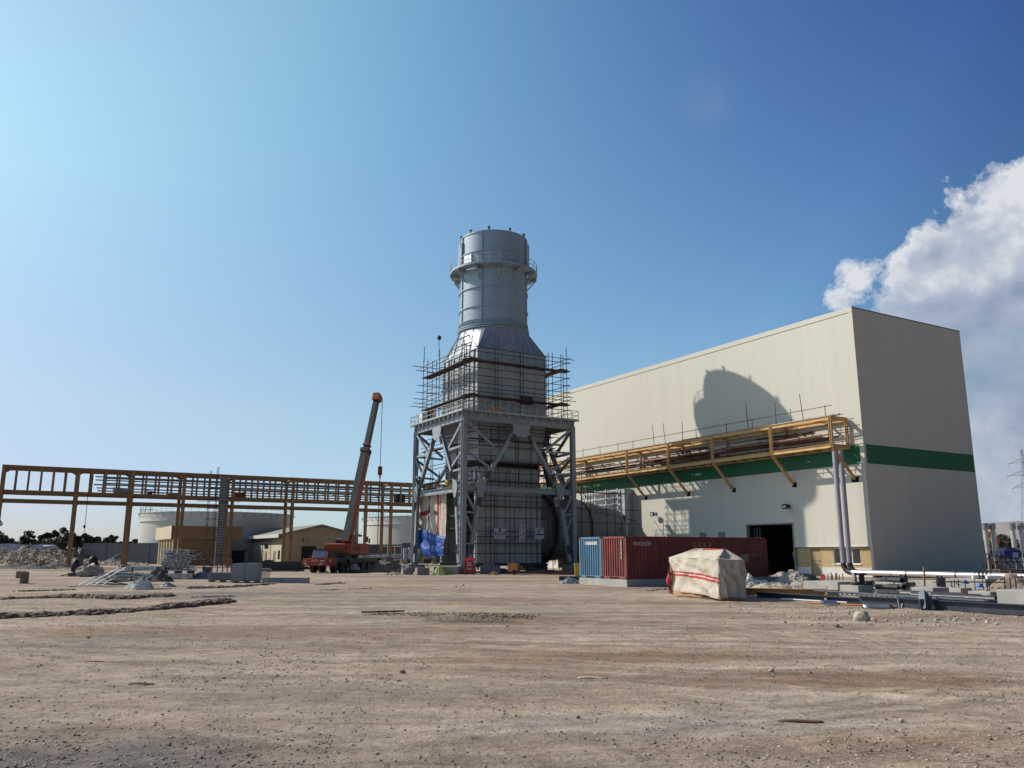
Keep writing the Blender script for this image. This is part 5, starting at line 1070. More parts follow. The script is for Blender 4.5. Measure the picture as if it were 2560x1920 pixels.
for k,(x,L_) in enumerate(((2433,.75),(2476,.8))): mb=MB(); mb.tube((0,0,.12),(L_,-.05,.12),.115,16); tag(mb.build('white_roll','white_paint',loc=LW(b4[1],.3,x*0+(.9 if k==0 else .1),.55)),('left','right')[k]+' white roll lying on the longest concrete block','roll','white rolls on the block')
mb=MB(); mb.tube((0,0,.3),(.1,.02,.3),.22,16); mb.tube((.05,0,.0),(.05,0,.3),.05,8); tag(mb.build('red_valve','red_paint',loc=G(2056,1454)),'round red valve in front of the white plinth of the hall','valve')
heap('rubble_heap','rock_pale',1957,1483,4.6,2.4,.62,'long low heap of pale rubble behind the yellow beam','rubble heap',21,.8,'stuff',60)
heap('rubble_heap','rock_pale',2003,1462,3.6,3.,.85,'pile of pale broken stone in front of the big gate','rubble heap',22,.85,'stuff',60)
heap('rubble_heap','soil_grey',2034,1460,3.8,2.4,.6,'grey gravel pile right of the pale stone pile','rubble heap',23,.6,'stuff',50)
heap('sand_heap','rock_pale',1968,1452,3.6,2.2,.55,'thin bank of pale sand before the dark gate','sand heap',24,.6,'stuff',40)
heap('rubble_heap','rock_pale',1884,1476,2.2,1.6,.42,'small mound of pale rubble just right of the cream hut','rubble heap',25,.8,'stuff',40)
heap('sack_heap','sack_white',1882,1472,1.9,1.2,.72,'white sacks heaped right of the cream hut','sacks',26,.5,pw=2)
heap('cloth_heap','sheet_grey',1908,1471,1.5,.8,.55,'dark blue grey cloth thrown beside the white sacks','cloth',27,.7,pw=2)
heap('blue_cloth','shed_blue',1990,1449,1.5,1.,.55,'dark blue cloth on the stone pile by the gate','cloth',28,.6,pw=2)
heap('dirt_mound','rock_brown',2590,1488,4.0,3.4,1.0,'sandy dirt mound at the right edge behind the largest block','dirt mound',29,.5,'stuff',60)
heap('rubble_heap','soil_grey',2235,1462,5,2.4,.4,'strip of broken slabs behind the pale beam under the pipe','rubble heap',30,.9,'stuff',60)
heap('rubble_heap','rock_brown',2205,1482,2.6,1.2,.4,'small brown rubble between the blocks under the pipe','rubble heap',31,.9,'stuff',40)
bm_('steel_angle','dark_steel',G(1998,1445)+V(0,0,.1),G(1987,1442)+V(0,0,1.9),.12,.12,'dark steel angle leaning on the brick wall by the gate',fn='box')
# ================================================================= FAR RIGHT
sh=thing('blue_white_shed','pale shed with a dark blue top band behind the hall','shed',P(2462,1400,104)*1.0,0)
sh.location.z=0; X=sh.location
k=104/2083.
mb=MB(); mb.box(-3,0,0,5.0,6,2.25); mb.build('wall','shed_white',sh); mb=MB(); mb.box(-3.02,-.03,1.85,3.,0,2.3); mb.build('band','shed_blue',sh); mb=MB(); mb.box(-3,-.03,0,2.,0,.55); mb.build('base_band','door_navy',sh); mb=MB(); mb.box(-3.1,-.1,2.3,6.5,6.1,2.5); mb.build('roof','galvanized',sh)
for k_,(x,tp) in enumerate(((2469,1311),(2487,1310),(2537,1309),(2558,1308),(2580,1308))):
    o=P(x,1372,101); o.z=0; v=thing('silver_vent_pipe',('silver vent pipe with a wider cap, first right of the hall','silver vent pipe with a wider cap, second right of the hall','silver vent pipe with a wider cap, third right of the hall','silver vent pipe with a wider cap, at the right edge of the picture','silver vent pipe just outside the right edge')[k_],'vent pipe',o,0,'silver vent pipes')
    mb=MB(); mb.tube((0,0,1.9),(0,0,5.3),.27,14); mb.build('pipe','pipe_silver',v); mb=MB(); mb.tube((0,0,4.75),(0,0,5.5),.38,14); mb.build('cap','galvanized',v)
    mb=MB(); mb.beam((0,0,0),(0,0,2.0),.3,.3); mb.build('stand','concrete_dark',v)
fs=thing('tank_scaffold','rust brown scaffold with a deck beside the right end of the hall','scaffold',G(2520,1452,0))
Y0_=fs.location.y
def fx(px,py): q=P(px,py,Y0_); return V(q.x-fs.location.x,0,q.z)
for a,b in (((2501,1440),(2501,1378)),((2516,1455),(2516,1405)),((2533,1430),(2529,1385)),((2540,1455),(2537,1390)),((2480,1445),(2479,1408)),((2502,1385),(2482,1418)),((2516,1412),(2530,1393)),((2535,1393),(2556,1420)),((2500,1438),(2496,1446)),((2558,1440),(2558,1415)),((2501,1405),(2570,1405)),((2500,1388),(2512,1390)),((2540,1390),(2570,1390)),((2498,1450),(2575,1452)),((2498,1440),(2575,1441)),((2501,1424),(2575,1427))):
    p,q=fx(*a),fx(*b); mb=MB(); mb.tube(p,q,.035,6); mb.build('tube','scaffold_tube',fs); 
    mb=MB(); mb.tube(p+V(0,1.3,0),q+V(0,1.3,0),.035,6); mb.build('tube','scaffold_tube',fs)
for y_ in (1424,1431): p=fx(2500,y_); q=fx(2600,y_+2); mb=MB(); mb.beam(p+V(0,.6,0),q+V(0,.6,0),1.2,.07); mb.build('plank_deck','plank',fs)
p=fx(2530,1397); bt=thing('blue_tank','dark blue covered tank on top of the rusty scaffold','tank',fs.location+p)
mb=MB(); q=[(-.7,-.3),(.55,-.3),(.55,.9),(-.7,.9)]; mb.add([(a*.6,b,0) for a,b in q]+[(a,b,.25) for a,b in q]+[(a,b,.55) for a,b in q]+[(-.3,.0,.8),(.3,.0,.8),(.3,.6,.8),(-.3,.6,.8)],[(3,2,1,0)]+[(4*j+i,4*j+(i+1)%4,4*j+4+(i+1)%4,4*j+4+i) for j in range(3) for i in range(4)]+[(12,13,14,15)]); mb.build('body','shed_blue',bt)
mb=MB(); mb.box(-.1,-.34,.1,.3,-.3,.45); mb.build('panel','shed_white',bt)
ex=thing('excavator','orange excavator arm seen between the silver vent pipes','excavator',P(2480,1372,125)); ex.location.z=0
Ye=ex.location.y
def fe(px,py): q=P(px,py,Ye); return V(q.x-ex.location.x,0,q.z)
mb=MB(); mb.beam(fe(2470,1330),fe(2487,1352),.45,.9); mb.build('boom','orange_paint',ex); mb=MB(); mb.beam(fe(2487,1350),fe(2503,1362),.35,.55); mb.build('stick','orange_paint',ex)
mb=MB(); mb.prof(fe(2502,1360)+V(0,-.3,0),fe(2502,1360)+V(0,.3,0),[(-.5,-.5),(.2,-.5),(.5,.2),(-.1,.5)]); mb.build('bucket','crane_dark',ex); mb=MB(); mb.box(-1.6,-1.2,.9,.4,1.2,2.3); mb.build('body','orange_paint',ex); mb=MB(); mb.box(-2,-1.3,0,1.2,-.8,.8); mb.box(-2,.8,0,1.2,1.3,.8); mb.build('track','crane_dark',ex)
# lattice pylon
py_=thing('lattice_pylon','tall lattice power pylon with three arm levels at the right edge','pylon',V(P(2553,1124,300).x,300,0)); hp_=P(2553.6,1124,300).z
def wd_(z): return 2.9*(1-z/hp_)**1.25+.26
mb=MB(); zs=[0]; 
while zs[-1]<hp_-1.2: zs.append(zs[-1]+max(1.1,wd_(zs[-1])*1.25))
zs.append(hp_)
for a,b in zip(zs[:-1],zs[1:]):
    wa,wb=wd_(a),wd_(b)
    for i in range(4):
        cs=[(-1,-1),(1,-1),(1,1),(-1,1)]; p0,p1=cs[i],cs[(i+1)%4]
        mb.beam((p0[0]*wa,p0[1]*wa,a),(p0[0]*wb,p0[1]*wb,b),.11,.11); mb.beam((p0[0]*wa,p0[1]*wa,a),(p1[0]*wb,p1[1]*wb,b),.05,.05); mb.beam((p1[0]*wa,p1[1]*wa,a),(p0[0]*wb,p0[1]*wb,b),.05,.05)
mb.build('mast','pylon_steel',py_)
for yy,ln in ((1156,5.2),(1187,6.4),(1218,5.)):
    z_=P(2553,yy,300).z
    for sx_ in (-1,1):
        w_=wd_(z_); mb=MB(); mb.beam((-w_*.0,0,z_),(sx_*w_,0,z_),.08,.08)
        for dy_ in (-w_,w_): mb.beam((sx_*w_,dy_,z_),(sx_*ln,0,z_-.5),.1,.1); mb.beam((sx_*w_,dy_,z_+1.3),(sx_*ln,0,z_-.5),.08,.08)
        for q in (.3,.6): mb.beam((sx_*(w_+(ln-w_)*q),0,z_-.2),(sx_*(w_+(ln-w_)*q),0,z_+1.2*(1-q)),.06,.06)
        mb.tube((sx_*ln,0,z_-.5),(sx_*ln,0,z_-2.2),.07,6)
        mb.build('cross_arm','pylon_steel',py_)
# ================================================================= LEFT PIPE RACK
R0=V(P(176,1380,111).x,111,0)
zt,zm,zl=P(197,1173.5,111).z,P(190,1233.5,111).z,P(190,1254.5,111).z
br_=thing('pipe_rack','long ochre steel pipe rack on tall paired columns crossing the left half of the site','pipe rack',R0,A)
ss=[-8.7,0,6.8,13.6,20.4,29.3,41.1,45.4,55.]; RW=3.9
for s_ in ss:
    for y_ in (0,RW):
        ibo('column',(s_,y_,.35),(s_,y_,zt+.2),.42,.42,'ochre_steel',br_,V(0,1,0),.035)
        mb=MB(); mb.box(s_-.3,y_-.3,.3,s_+.3,y_+.3,.36); mb.build('base_plate','ochre_steel',br_)
    for z_ in (zt,zm,zl): ibo('cross_beam',(s_,.22,z_),(s_,RW-.22,z_),.25,.4,'ochre_steel',br_)
def haunch(s,y_,z_,ds,dz,th=.1):
    mb=MB(); a,b,c=V(s,y_-th/2,z_),V(s+ds,y_-th/2,z_),V(s,y_-th/2,z_+dz); k=V(0,th,0)
    mb.add([a,b,c,a+k,b+k,c+k],[(0,1,2),(5,4,3),(0,3,4,1),(1,4,5,2),(2,5,3,0)]); mb.build('haunch','ochre_steel',br_)
for a,b in zip(ss[:-1],ss[1:]):
    for y_ in (0,RW):
        for z_,hh in ((zt,.40),(zm,.42),(zl,.36)):
            ibo('longitudinal_beam',(a+.21,y_,z_),(b-.21,y_,z_),.26,hh,'ochre_steel',br_)
            if y_==0 or z_==zt:
                for s_,ds in ((a+.21,.5),(b-.21,-.5)): haunch(s_,y_,z_-hh/2,ds,-.3)
        n=max(1,round((b-a)/1.72)); n=n if a>=0 else 6
        for k in range(1,n):
            s_=a+(b-a)*k/n; ibo('stub_post',(s_,y_,zm+.2),(s_,y_,zt-.2),.24,.24,'ochre_steel',br_,V(0,1,0))
    if a>=0:
        n=max(1,round((b-a)/1.72))
        for k in range(1,n): ibo('tray_bearer',(a+(b-a)*k/n,.15,zm+1.0),(a+(b-a)*k/n,RW-.15,zm+1.0),.12,.16,'ochre_steel',br_)
for s_ in ss:
    for y_ in (0,RW):
        mb=MB(); mb.box(-.6,-.55,-.1,.6,.55,.3); tag(mb.build('concrete_footing','concrete',loc=LW(R0,s_,y_),rz=A),'low concrete footing under a column of the ochre pipe rack','footing','footings under the pipe rack')
# pipes in the rack
for k,(y_,z_,a,r_) in enumerate(((.55,.55,2.1,.07),(.75,.95,2.2,.07),(.6,1.55,2.0,.075),(.9,1.95,2.4,.07),(1.8,2.25,2.6,.07),(2.6,.55,3.2,.08),(2.9,1.2,3.4,.08))):
    z_=zt-.25-z_*(zt-zm-.5)/2.55*1.0
    mb=MB(); mb.tube((0,0,0),(54-a,0,0),r_*1.25,10); tag(mb.build('rack_pipe','steel_blue',loc=LW(R0,a,y_,z_),rz=A),'long blue grey pipe running inside the ochre pipe rack','pipe','pipes inside the ochre rack')
for k,(y_,dz,a) in enumerate(((1.2,.45,20.6),(1.4,.85,20.9),(1.3,1.3,21),(1.5,1.7,20.5))):
    mb=MB(); mb.tube((0,0,0),(33,0,0),.08,10); tag(mb.build('rack_pipe','galvanized',loc=LW(R0,a,y_,zt-.3-dz),rz=A),'shiny pipe in the right part of the ochre pipe rack','pipe','shiny pipes in the ochre rack')
def tub(px,py,w_,h_,label,m_='sheet_grey',nm='dark_bundle'):
    s_,z_=onplane(px,py,R0,E1); mb=MB(); mb.prof((0,.3,0),(0,1.6,0),[(-w_/2,h_),(-w_*.42,0),(w_*.45,0),(w_/2,h_*.9)][::-1]); return tag(mb.build(nm,m_,loc=LW(R0,s_,0,zm+.22),rz=A),label,'bundle')
tub(304,1233,2.2,.8,'grey tarpaulin covered bundle on the rack deck under the pipes','sheet_grey'); 
tub(600,1240,1.6,.7,'small brown bundle on the rack deck right of the scaffold tower','wood_dark'); tub(1004,1250,1.6,1.3,'dark bundle on the rack deck left of the stack','crane_dark'); tub(376,1235,.7,.35,'small dark box on the rack deck','crane_dark'); tub(437,1240,2.0,.25,'flat grey bundle on the rack deck','sheet_grey')
bm_('steel_angle','steel_blue',LW(R0,8.2,.4,zm+.75),LW(R0,11,.4,zm+.3),.12,.12,'grey bar leaning down on the rack deck',fn='box',cat='bar')
# hanging hoist rope
s_,_=onplane(223,1200,R0,E1); o=LW(R0,s_,-.3); hz=thing('hoist_rope','thin double rope hanging from the ochre rack between its left columns','rope',o)
for dx in (0,.25): mb=MB(); mb.tube((dx*.6,0,1.2),(0,0,zt-.2),.02,5); mb.build('rope','crane_dark',hz)
mb=MB(); mb.box(-.1,-.1,5.2,.1,.1,5.6); mb.build('hook','crane_dark',hz)
# scaffold tower and tray riser
o=LW(R0,16.9,-1.6); st=thing('scaffold_tower','slender rusty scaffold tower rising through the ochre pipe rack','scaffold tower',o,A)
for x_ in (0,1.):
    for y_ in (0,1.1): tb(st,(x_,y_,0),(x_,y_,13.6+x_*.6),'standard',.04)
for z_ in np.arange(.9,13,1.45):
    tb(st,(-.3,0,z_),(1.3,0,z_),'ledger',.034); tb(st,(0,-.2,z_+.1),(0,1.4,z_+.1),'ledger',.034); tb(st,(1,-.2,z_+.1),(1,1.4,z_+.1),'ledger',.034)
for z_ in np.arange(.5,12.5,.45): tb(st,(0,0,z_),(0,.45,z_),'rung',.02)
for z_ in (1.6,9.2): tb(st,(-1.6,.3,z_),(4.4,.3,z_),'ledger',.034)
o=LW(R0,18.9,-.9); mb=MB(); tr_=thing('tray_riser','tall grey corrugated cable riser beside the rusty scaffold tower','cable riser',o,A)
mb.box(-.55,-.08,.2,-.48,.3,12.9); mb.box(.48,-.08,.2,.55,.3,12.9); mb.build('side_rail','steel_blue',tr_)
mb=MB(); mb.box(-.48,.1,.2,.48,.14,12.9); mb.build('back_sheet','concrete_dark',tr_)
mb=MB()
for z_ in np.arange(.4,12.8,.38): mb.box(-.48,-.06,z_,.48,.1,z_+.09)
mb.build('rungs','galvanized',tr_)
# ================================================================= TANKS
def tank(cx_,cy_,r_,h_,label):
    t=thing('storage_tank',label,'storage tank',V(cx_,cy_,0)); mb=MB(); mb.lathe([(r_,0),(r_,h_)],n=96); mb.lathe([(r_,h_),(.1,h_+.9)],n=96); mb.build('shell','tank_shell',t)
    mb=MB(); mb.ring((0,0),r_-.01,r_+.18,h_-1.62,h_-1.5,96); mb.ring((0,0),r_-.01,r_+.10,h_-.08,h_+.02,96); mb.build('wind_girder','tank_paint',t)
    for a in np.linspace(0,2*math.pi,49)[:-1]:
        c_,s_2=math.cos(a),math.sin(a)
        if s_2<.3: mb=MB(); mb.beam((c_*(r_+.4),s_2*(r_+.4),h_-.1),(c_*r_,s_2*r_,h_-.8),.06,.06); mb.beam((c_*r_,s_2*r_,h_-.1),(c_*(r_+.4),s_2*(r_+.4),h_-.1),.06,.06); mb.build('bracket','rail_paint',t)
    mb=MB()
    for z_ in (h_+1.05,h_+.55): mb.path([(math.cos(a)*(r_+.1),math.sin(a)*(r_+.1),z_) for a in np.linspace(0,2*math.pi,97)],.025,5)
    for a in np.linspace(0,2*math.pi,73)[:-1]: mb.tube((math.cos(a)*(r_+.1),math.sin(a)*(r_+.1),h_),(math.cos(a)*(r_+.1),math.sin(a)*(r_+.1),h_+1.05),.025,5)
    mb.build('railing','rail_paint',t); return t
t1=tank(P(541,1380,160).x,160,13.9,9.1,'wide pale storage tank behind the brick building')
t2=tank(-16.6,175,14.6,9.0,'pale storage tank behind the pipe rack, left of the exhaust stack')
sc3=thing('tank_scaffold','dark scaffold pole cluster at the left edge of the wide tank','scaffold',V(P(357,1380,158).x,157,0))
for x_ in (0,.9): tb(sc3,(x_,0,0),(x_+.3,0,11.2),'standard',.07)
for z_ in (7,8.2,9.3,9.9): tb(sc3,(-.9,0,z_),(1.8,0,z_+.1),'ledger',.05)
mb=MB(); tb(sc3,(1.6,0,0),(1.8,0,8.4),'standard',.13)
# ================================================================= LOW BUILDINGS
B0=V(P(424.6,1380,128).x,128,0)
bb=thing('brick_building','low tan brick building with a deep overhanging parapet behind the pipe rack','building',B0,A)
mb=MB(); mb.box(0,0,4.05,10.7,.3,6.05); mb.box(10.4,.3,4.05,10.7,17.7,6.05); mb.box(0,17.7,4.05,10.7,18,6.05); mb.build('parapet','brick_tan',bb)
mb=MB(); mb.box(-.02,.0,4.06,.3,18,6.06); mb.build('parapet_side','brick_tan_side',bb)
mb=MB(); mb.box(.3,.3,4.04,10.4,17.7,4.6); mb.build('soffit','concrete',bb)
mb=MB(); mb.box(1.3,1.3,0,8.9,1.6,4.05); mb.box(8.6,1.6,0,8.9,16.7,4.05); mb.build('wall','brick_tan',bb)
mb=MB(); mb.box(1.3,1.6,0,1.6,16.7,4.05); mb.build('side_wall','cream_wall',bb)
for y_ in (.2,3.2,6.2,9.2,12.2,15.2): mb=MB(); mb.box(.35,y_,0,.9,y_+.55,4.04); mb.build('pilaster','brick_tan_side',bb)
for y_ in (2.3,5.3,8.3): mb=MB(); mb.box(1.24,y_,1.6,1.3,y_+1.1,3.0); mb.build('window','glass_dark',bb)
W0=V(P(706.8,1380,132).x,132,0)
wh=thing('warehouse','cream gabled warehouse with a dark doorway behind the mobile crane','warehouse',W0,A); ww,wl,eh,ph=12.2,27.5,4.75,6.15
mb=MB(); mb.box(0,0.02,0,.2,wl,eh-.25); mb.build('side_wall','cream_wall',wh)
mb=MB(); dx0,dx1,dh=3.0,5.35,2.95
mb.add([(0,0,0),(dx0,0,0),(dx0,0,dh),(dx0,0,eh),(0,0,eh),(dx1,0,0),(dx1,0,dh),(dx1,0,eh),(ww,0,0),(ww,0,eh),(ww/2,0,ph)],[(0,1,2,3,4),(2,6,7,3),(5,8,9,7,6),(4,3,7,9,10)])
mb.add([(0,wl,0),(ww,wl,0),(ww,wl,eh),(ww/2,wl,ph),(0,wl,eh)],[(4,3,2,1,0)]); mb.box(ww-.2,.02,0,ww,wl,eh); mb.build('gable_wall','cream_gable',wh)
mb=MB(); mb.box(dx0-.02,.25,0,dx1+.02,.4,dh+.02); mb.build('door','door_navy',wh)
mb=MB(); mb.box(dx0-.1,-.04,0,dx0,.25,dh+.08); mb.box(dx1,-.04,0,dx1+.1,.25,dh+.08); mb.box(dx0-.1,-.04,dh,dx1+.1,.25,dh+.1); mb.build('door_frame','wood',wh)
mb=MB()
for s0,z0,s1,z1 in ((-.8,eh-.2,ww/2,ph+.05),(ww+.8,eh-.2,ww/2,ph+.05)):
    mb.add([(s0,-.35,z0),(s1,-.35,z1),(s1,wl+.3,z1),(s0,wl+.3,z0),(s0,-.35,z0+.28),(s1,-.35,z1+.28),(s1,wl+.3,z1+.28),(s0,wl+.3,z0+.28)],[(3,2,1,0),(4,5,6,7),(0,1,5,4),(1,2,6,5),(2,3,7,6),(3,0,4,7)])
mb.build('roof','roof_metal',wh)
mb=MB(); mb.box(-.95,-.35,eh-.45,-.8,wl+.3,eh+.12); mb.build('fascia','white_paint',wh)
for y_ in (7.5,13.): mb=MB(); mb.box(-.06,y_,0,0,y_+.25,eh-.3); mb.build('downpipe','roof_metal',wh)
for y_,z0,w_,hh in ((9.2,2.6,2.6,.8),(1.6,.9,1.2,1.4)): mb=MB(); mb.box(-.03,y_,z0,0,y_+w_,z0+hh); mb.build('window','glass_dark',wh)
for y_ in (4.2,9.8,15.,): mb=MB(); mb.box(-.035,y_,0,0,y_+1.5,2.2); mb.build('side_door','roof_metal',wh)
fl=thing('floodlight','black floodlight on the warehouse gable above its dark door','floodlight',LW(W0,3.4,0,3.95),A); mb=MB(); mb.prof((-.35,-.25,0),(.35,-.25,0),[(-.1,-.18),(.14,-.15),(.05,.2),(-.1,.16)]); mb.build('housing','crane_dark',fl); mb=MB(); mb.box(-.22,-.41,-.12,.22,-.39,.1); mb.build('lens','sign_face',fl); mb=MB(); mb.box(-.08,-.25,-.05,.08,0,.05); mb.build('bracket','dark_steel',fl)
def lwall(p,q,h_,m_,name,label,base=0):
    o=V(p.x,p.y,0); d=V(q.x-p.x,q.y-p.y,0); L_=d.length; mb=MB(); mb.box(0,0,-.1,L_,.3,h_); mb.box(0,-.04,h_,L_,.34,h_+.12)
    for s_ in np.arange(0,L_,4.5): mb.box(s_,-.09,-.1,min(L_,s_+.4),0,h_-.02)
    return tag(mb.build(name,m_,loc=o,rz=math.atan2(d.y,d.x)),label,'wall')
lwall(P(207,1380,150),P(400,1380,146),3.5,'block_wall','block_wall','grey block wall left of the wide storage tank')
lwall(P(400,1380,149),P(640,1380,176),4.4,'block_wall','block_wall','grey block wall between the brick building and the warehouse')
lwall(P(880,1380,150),P(1100,1380,157),3.3,'block_wall','block_wall','grey block wall in front of the tank beside the exhaust stack')
# ================================================================= TREES
LV=None
def tree(px,py_top,Y,w_,label,m_,seed,name='tree',trunk=.25,kinds=1.,base=0.):
    top=P(px,py_top,Y); h_=top.z; rsx=np.random.RandomState(seed); t=thing(name,label,'tree',V(top.x,Y,base),0,'trees beyond the site at left' if px<420 else None)
    mb=MB(); mb.tube((0,0,-.2),(w_*.03,0,h_*.45),trunk,7,0,trunk*.6); tips=[]
    for k in range(7):
        a=k*.9+rsx.rand(); e=V(math.cos(a)*w_*.30*(.6+rsx.rand()*.6),math.sin(a)*w_*.30,h_*(.5+.4*rsx.rand())); mb.tube((w_*.03,0,h_*(.25+.03*k)),e,trunk*.45,5,0,trunk*.12); tips.append(e)
    mb.build('trunk','bark',t)
    # foliage: leaf clumps round branch centres
    cs=[]
    for k in range(26):
        a=rsx.rand()*6.28; zz=.22+.70*rsx.rand(); rr=(w_/2)*(1-abs(zz-.5)**1.6*1.25)*rsx.rand()**.45; cs.append((math.cos(a)*rr*.86,math.sin(a)*rr*.86,h_*zz,w_*(.10+.10*rsx.rand())))
    cs.append((0,0,h_*.90,w_*.13)); cs.append((w_*.1,0,h_*.82,w_*.15))
    vs=[]
    for c in cs:
        n=int(150*kinds); d=rsx.randn(n,3); d/=np.linalg.norm(d,axis=1)[:,None]; rad=c[3]*(.55+.5*rsx.rand(n)**.6)
        p=np.array(c[:3])+d*rad[:,None]*np.array([1,1,.8]); p=p[p[:,2]>.15]; n=len(p); s=(.11+.17*rsx.rand(n))[:,None]
        u=rsx.randn(n,3); u/=np.linalg.norm(u,axis=1)[:,None]; w=rsx.randn(n,3); v=np.stack([u[:,1]*w[:,2]-u[:,2]*w[:,1],u[:,2]*w[:,0]-u[:,0]*w[:,2],u[:,0]*w[:,1]-u[:,1]*w[:,0]],1); v/=np.linalg.norm(v,axis=1)[:,None]+1e-6
        vs.append(np.stack([p-u*s,p+v*s*.6,p+u*s,p-v*s*.6],1).reshape(-1,3))
    vs=np.concatenate(vs)
    vs=np.array(vs).reshape(-1,3); fs=np.arange(len(vs)).reshape(-1,4); o=npmesh('crown',vs,fs,m_); o.parent=t; return t
T_=[(-14,1292,225,5,'hedge_grey','thin grey tree cut by the left edge'),(8,1338,215,6.5,'hedge_dark','dark bushy tree behind the rubble at far left'),(72,1326,222,4.6,'hedge_dark','dark tree standing alone above the rubble, second from left'),(40,1356,214,6,'hedge_dark','low dark bush between the two leftmost trees'),(24,1345,218,4,'hedge_grey','small greyish tree right of the leftmost bushy tree'),
(118,1328,225,4.4,'hedge_dark','dark tree left of the second rack column'),(137,1322,228,4.2,'hedge_dark','taller dark tree just right of the first dark crown left of the rack column'),(160,1315,232,5.5,'hedge_grey','lighter tall sparse tree just left of a rack column'),(96,1356,212,7,'hedge_dark','low dark shrub mass above the rubble'),(180,1330,220,5,'hedge_dark','dark tree directly behind the rack column'),(212,1331,223,5,'hedge_dark','dark tree above the left end of the grey block wall'),(226,1340,225,4,'hedge_dark','smaller dark tree above the block wall'),
(243,1339,232,4.4,'hedge_grey','faded tree with a sparse top above the block wall'),(279,1335,226,4.6,'hedge_dark','round dark tree alone above the grey block wall'),(258,1354,222,4.5,'hedge_dark','low bush left of the round dark tree'),(345,1347,228,5.5,'hedge_dark','low dark tree left of the wide storage tank'),(300,1355,228,4,'hedge_dark','low bush right of the round dark tree'),(130,1352,214,8,'hedge_grey','shrub mass at the foot of the tall lighter tree'),(325,1357,230,4,'hedge_grey','very low shrub left of the low dark tree by the tank')]
for k,(x,y,Y,w_,m_,lab) in enumerate(T_): tree(x,y,Y,w_,lab,m_,100+k)
tree(2502,1336,150,5.5,'wispy dark tree behind the silver vent pipes','hedge_grey',130,kinds=.45); tree(2470,1352,152,4.5,'small dark shrub behind the leftmost silver vent pipe','hedge_dark',131); tree(2530,1362,160,5,'low shrub right of the wispy tree','hedge_grey',132,kinds=.6)
# far hills on the right and the low terrain line
mb=MB(); 
def hill(u,v):
    x=1500+u*2600; r=v; hgt=175*(.35+.65*fbm(np.array([u*5.+3]),np.array([.3]),4,8)[0])*(1-v)**.8*min(1,u*6)
    return V(x,3300+v*-420*1.0+0*r,-2+hgt if v<1 else -3)
mb.sheet(hill,60,6); tag(mb.build('hills','hill_rock'),kind='structure')
# shed roof far left behind rubble
o=P(54,1380,170); o.z=0; s=thing('tarp_shed','pale blue grey tarpaulin shed roof behind the rubble at far left','shed',o,.0); mb=MB(); mb.box(-3.8,0,0,3.8,5,2.2); mb.build('wall','casing_dark',s); mb=MB(); mb.prof((-4.4,0,0),(4.6,0,0),[(-.6,1.9),(-.5,3.2),(-4,3.5),(-6,2.6)]); mb.sheet(lambda u,v:V(-4.4+9*u,-.6-.1*math.sin(u*20),1.8+1.8*v+.15*math.sin(u*7)),20,4); o2=mb.build('roof_sheet','shed_white',s)
# ================================================================= RUBBLE AND HEAPS LEFT
for (x,y,w_,d_,h_,lab,sd,mt) in ((40,1410,15,7,3.3,'big tan rubble heap at the far left',41,'rock_brown'),(105,1411,12,7,3.1,'tan rubble heap beside the second rack column',42,'rock_brown'),(158,1410,8,5,2.4,'lower rubble heap behind the second rack column',43,'rock_brown'),(282,1411,8,4,1.5,'low grey rubble heap between rack columns',44,'soil_grey'),(390,1405,9,5,1.9,'grey gravel heap behind the stacked trays',45,'soil_grey')):
    heap('rubble_heap',mt,x,y,w_,d_,h_,lab,'rubble heap',sd,.75,'stuff',90)
for k,(x,y,w_,lab) in enumerate(((30,1421,8,'low sandy mound at far left before the rubble'),(75,1423,6,'second low sandy mound before the rubble'),(130,1420,5,'small sandy mound left of the rack column'))): heap('sand_heap','soil_grey',x,y,w_,2.6,.8,lab,'sand heap',50+k,.3,'stuff',40)
rs=np.random.RandomState(77)
mbr=MB(); oR=G(80,1413)
for k in range(900):
    x=-16+34*rs.rand(); y=rs.rand()*3.4-1.2; r=.10+.24*rs.rand()**2; hgt=2.6*math.exp(-((x+4)/11)**2)*min(1,max(0,(y+1.6)/3.4)) 
    lumps(mbr,(x,y,hgt*(.75+.25*rs.rand())),(r*1.2,r,r*.9),I1,.35,900+k)
tag(mbr.build('broken_stone','rock_pale',loc=oR),'loose broken stones covering the tan rubble heaps at left','broken stone',kind='stuff')
for k,(x,y,w_,h_,lab) in enumerate(((79,1412,1.3,2.0,'square grey concrete stump before the big rubble heap'),(112,1411,.5,2.2,'narrow grey concrete stump right of the square one'),(104,1416,.8,.9,'small concrete cube between the rubble stumps'),(202,1408,.9,2.6,'pale block standing by the rack column'),(213,1408,.8,2.3,'second pale block standing right of the rack column'),(277,1404,1.6,2.6,'pale jagged block heap between rack columns'),(263,1407,1.3,1.6,'low pale block left of the jagged one'),(62,1445,.75,.55,'small dark cube lying on the open ground at left'),(70,1458,.6,.75,'small brown clod standing on the open ground at left'))):
    g=G(x,y); mb=MB(); mb.box(-w_/2,0,-.05,w_/2,w_*.8,h_); o=mb.build('concrete_stump','concrete' if k not in (0,1,2,7,8) else 'rock_brown',loc=g,rz=.4+k*.2); bv=o.modifiers.new('b','BEVEL'); bv.width=.06; tag(o,lab,'concrete block')
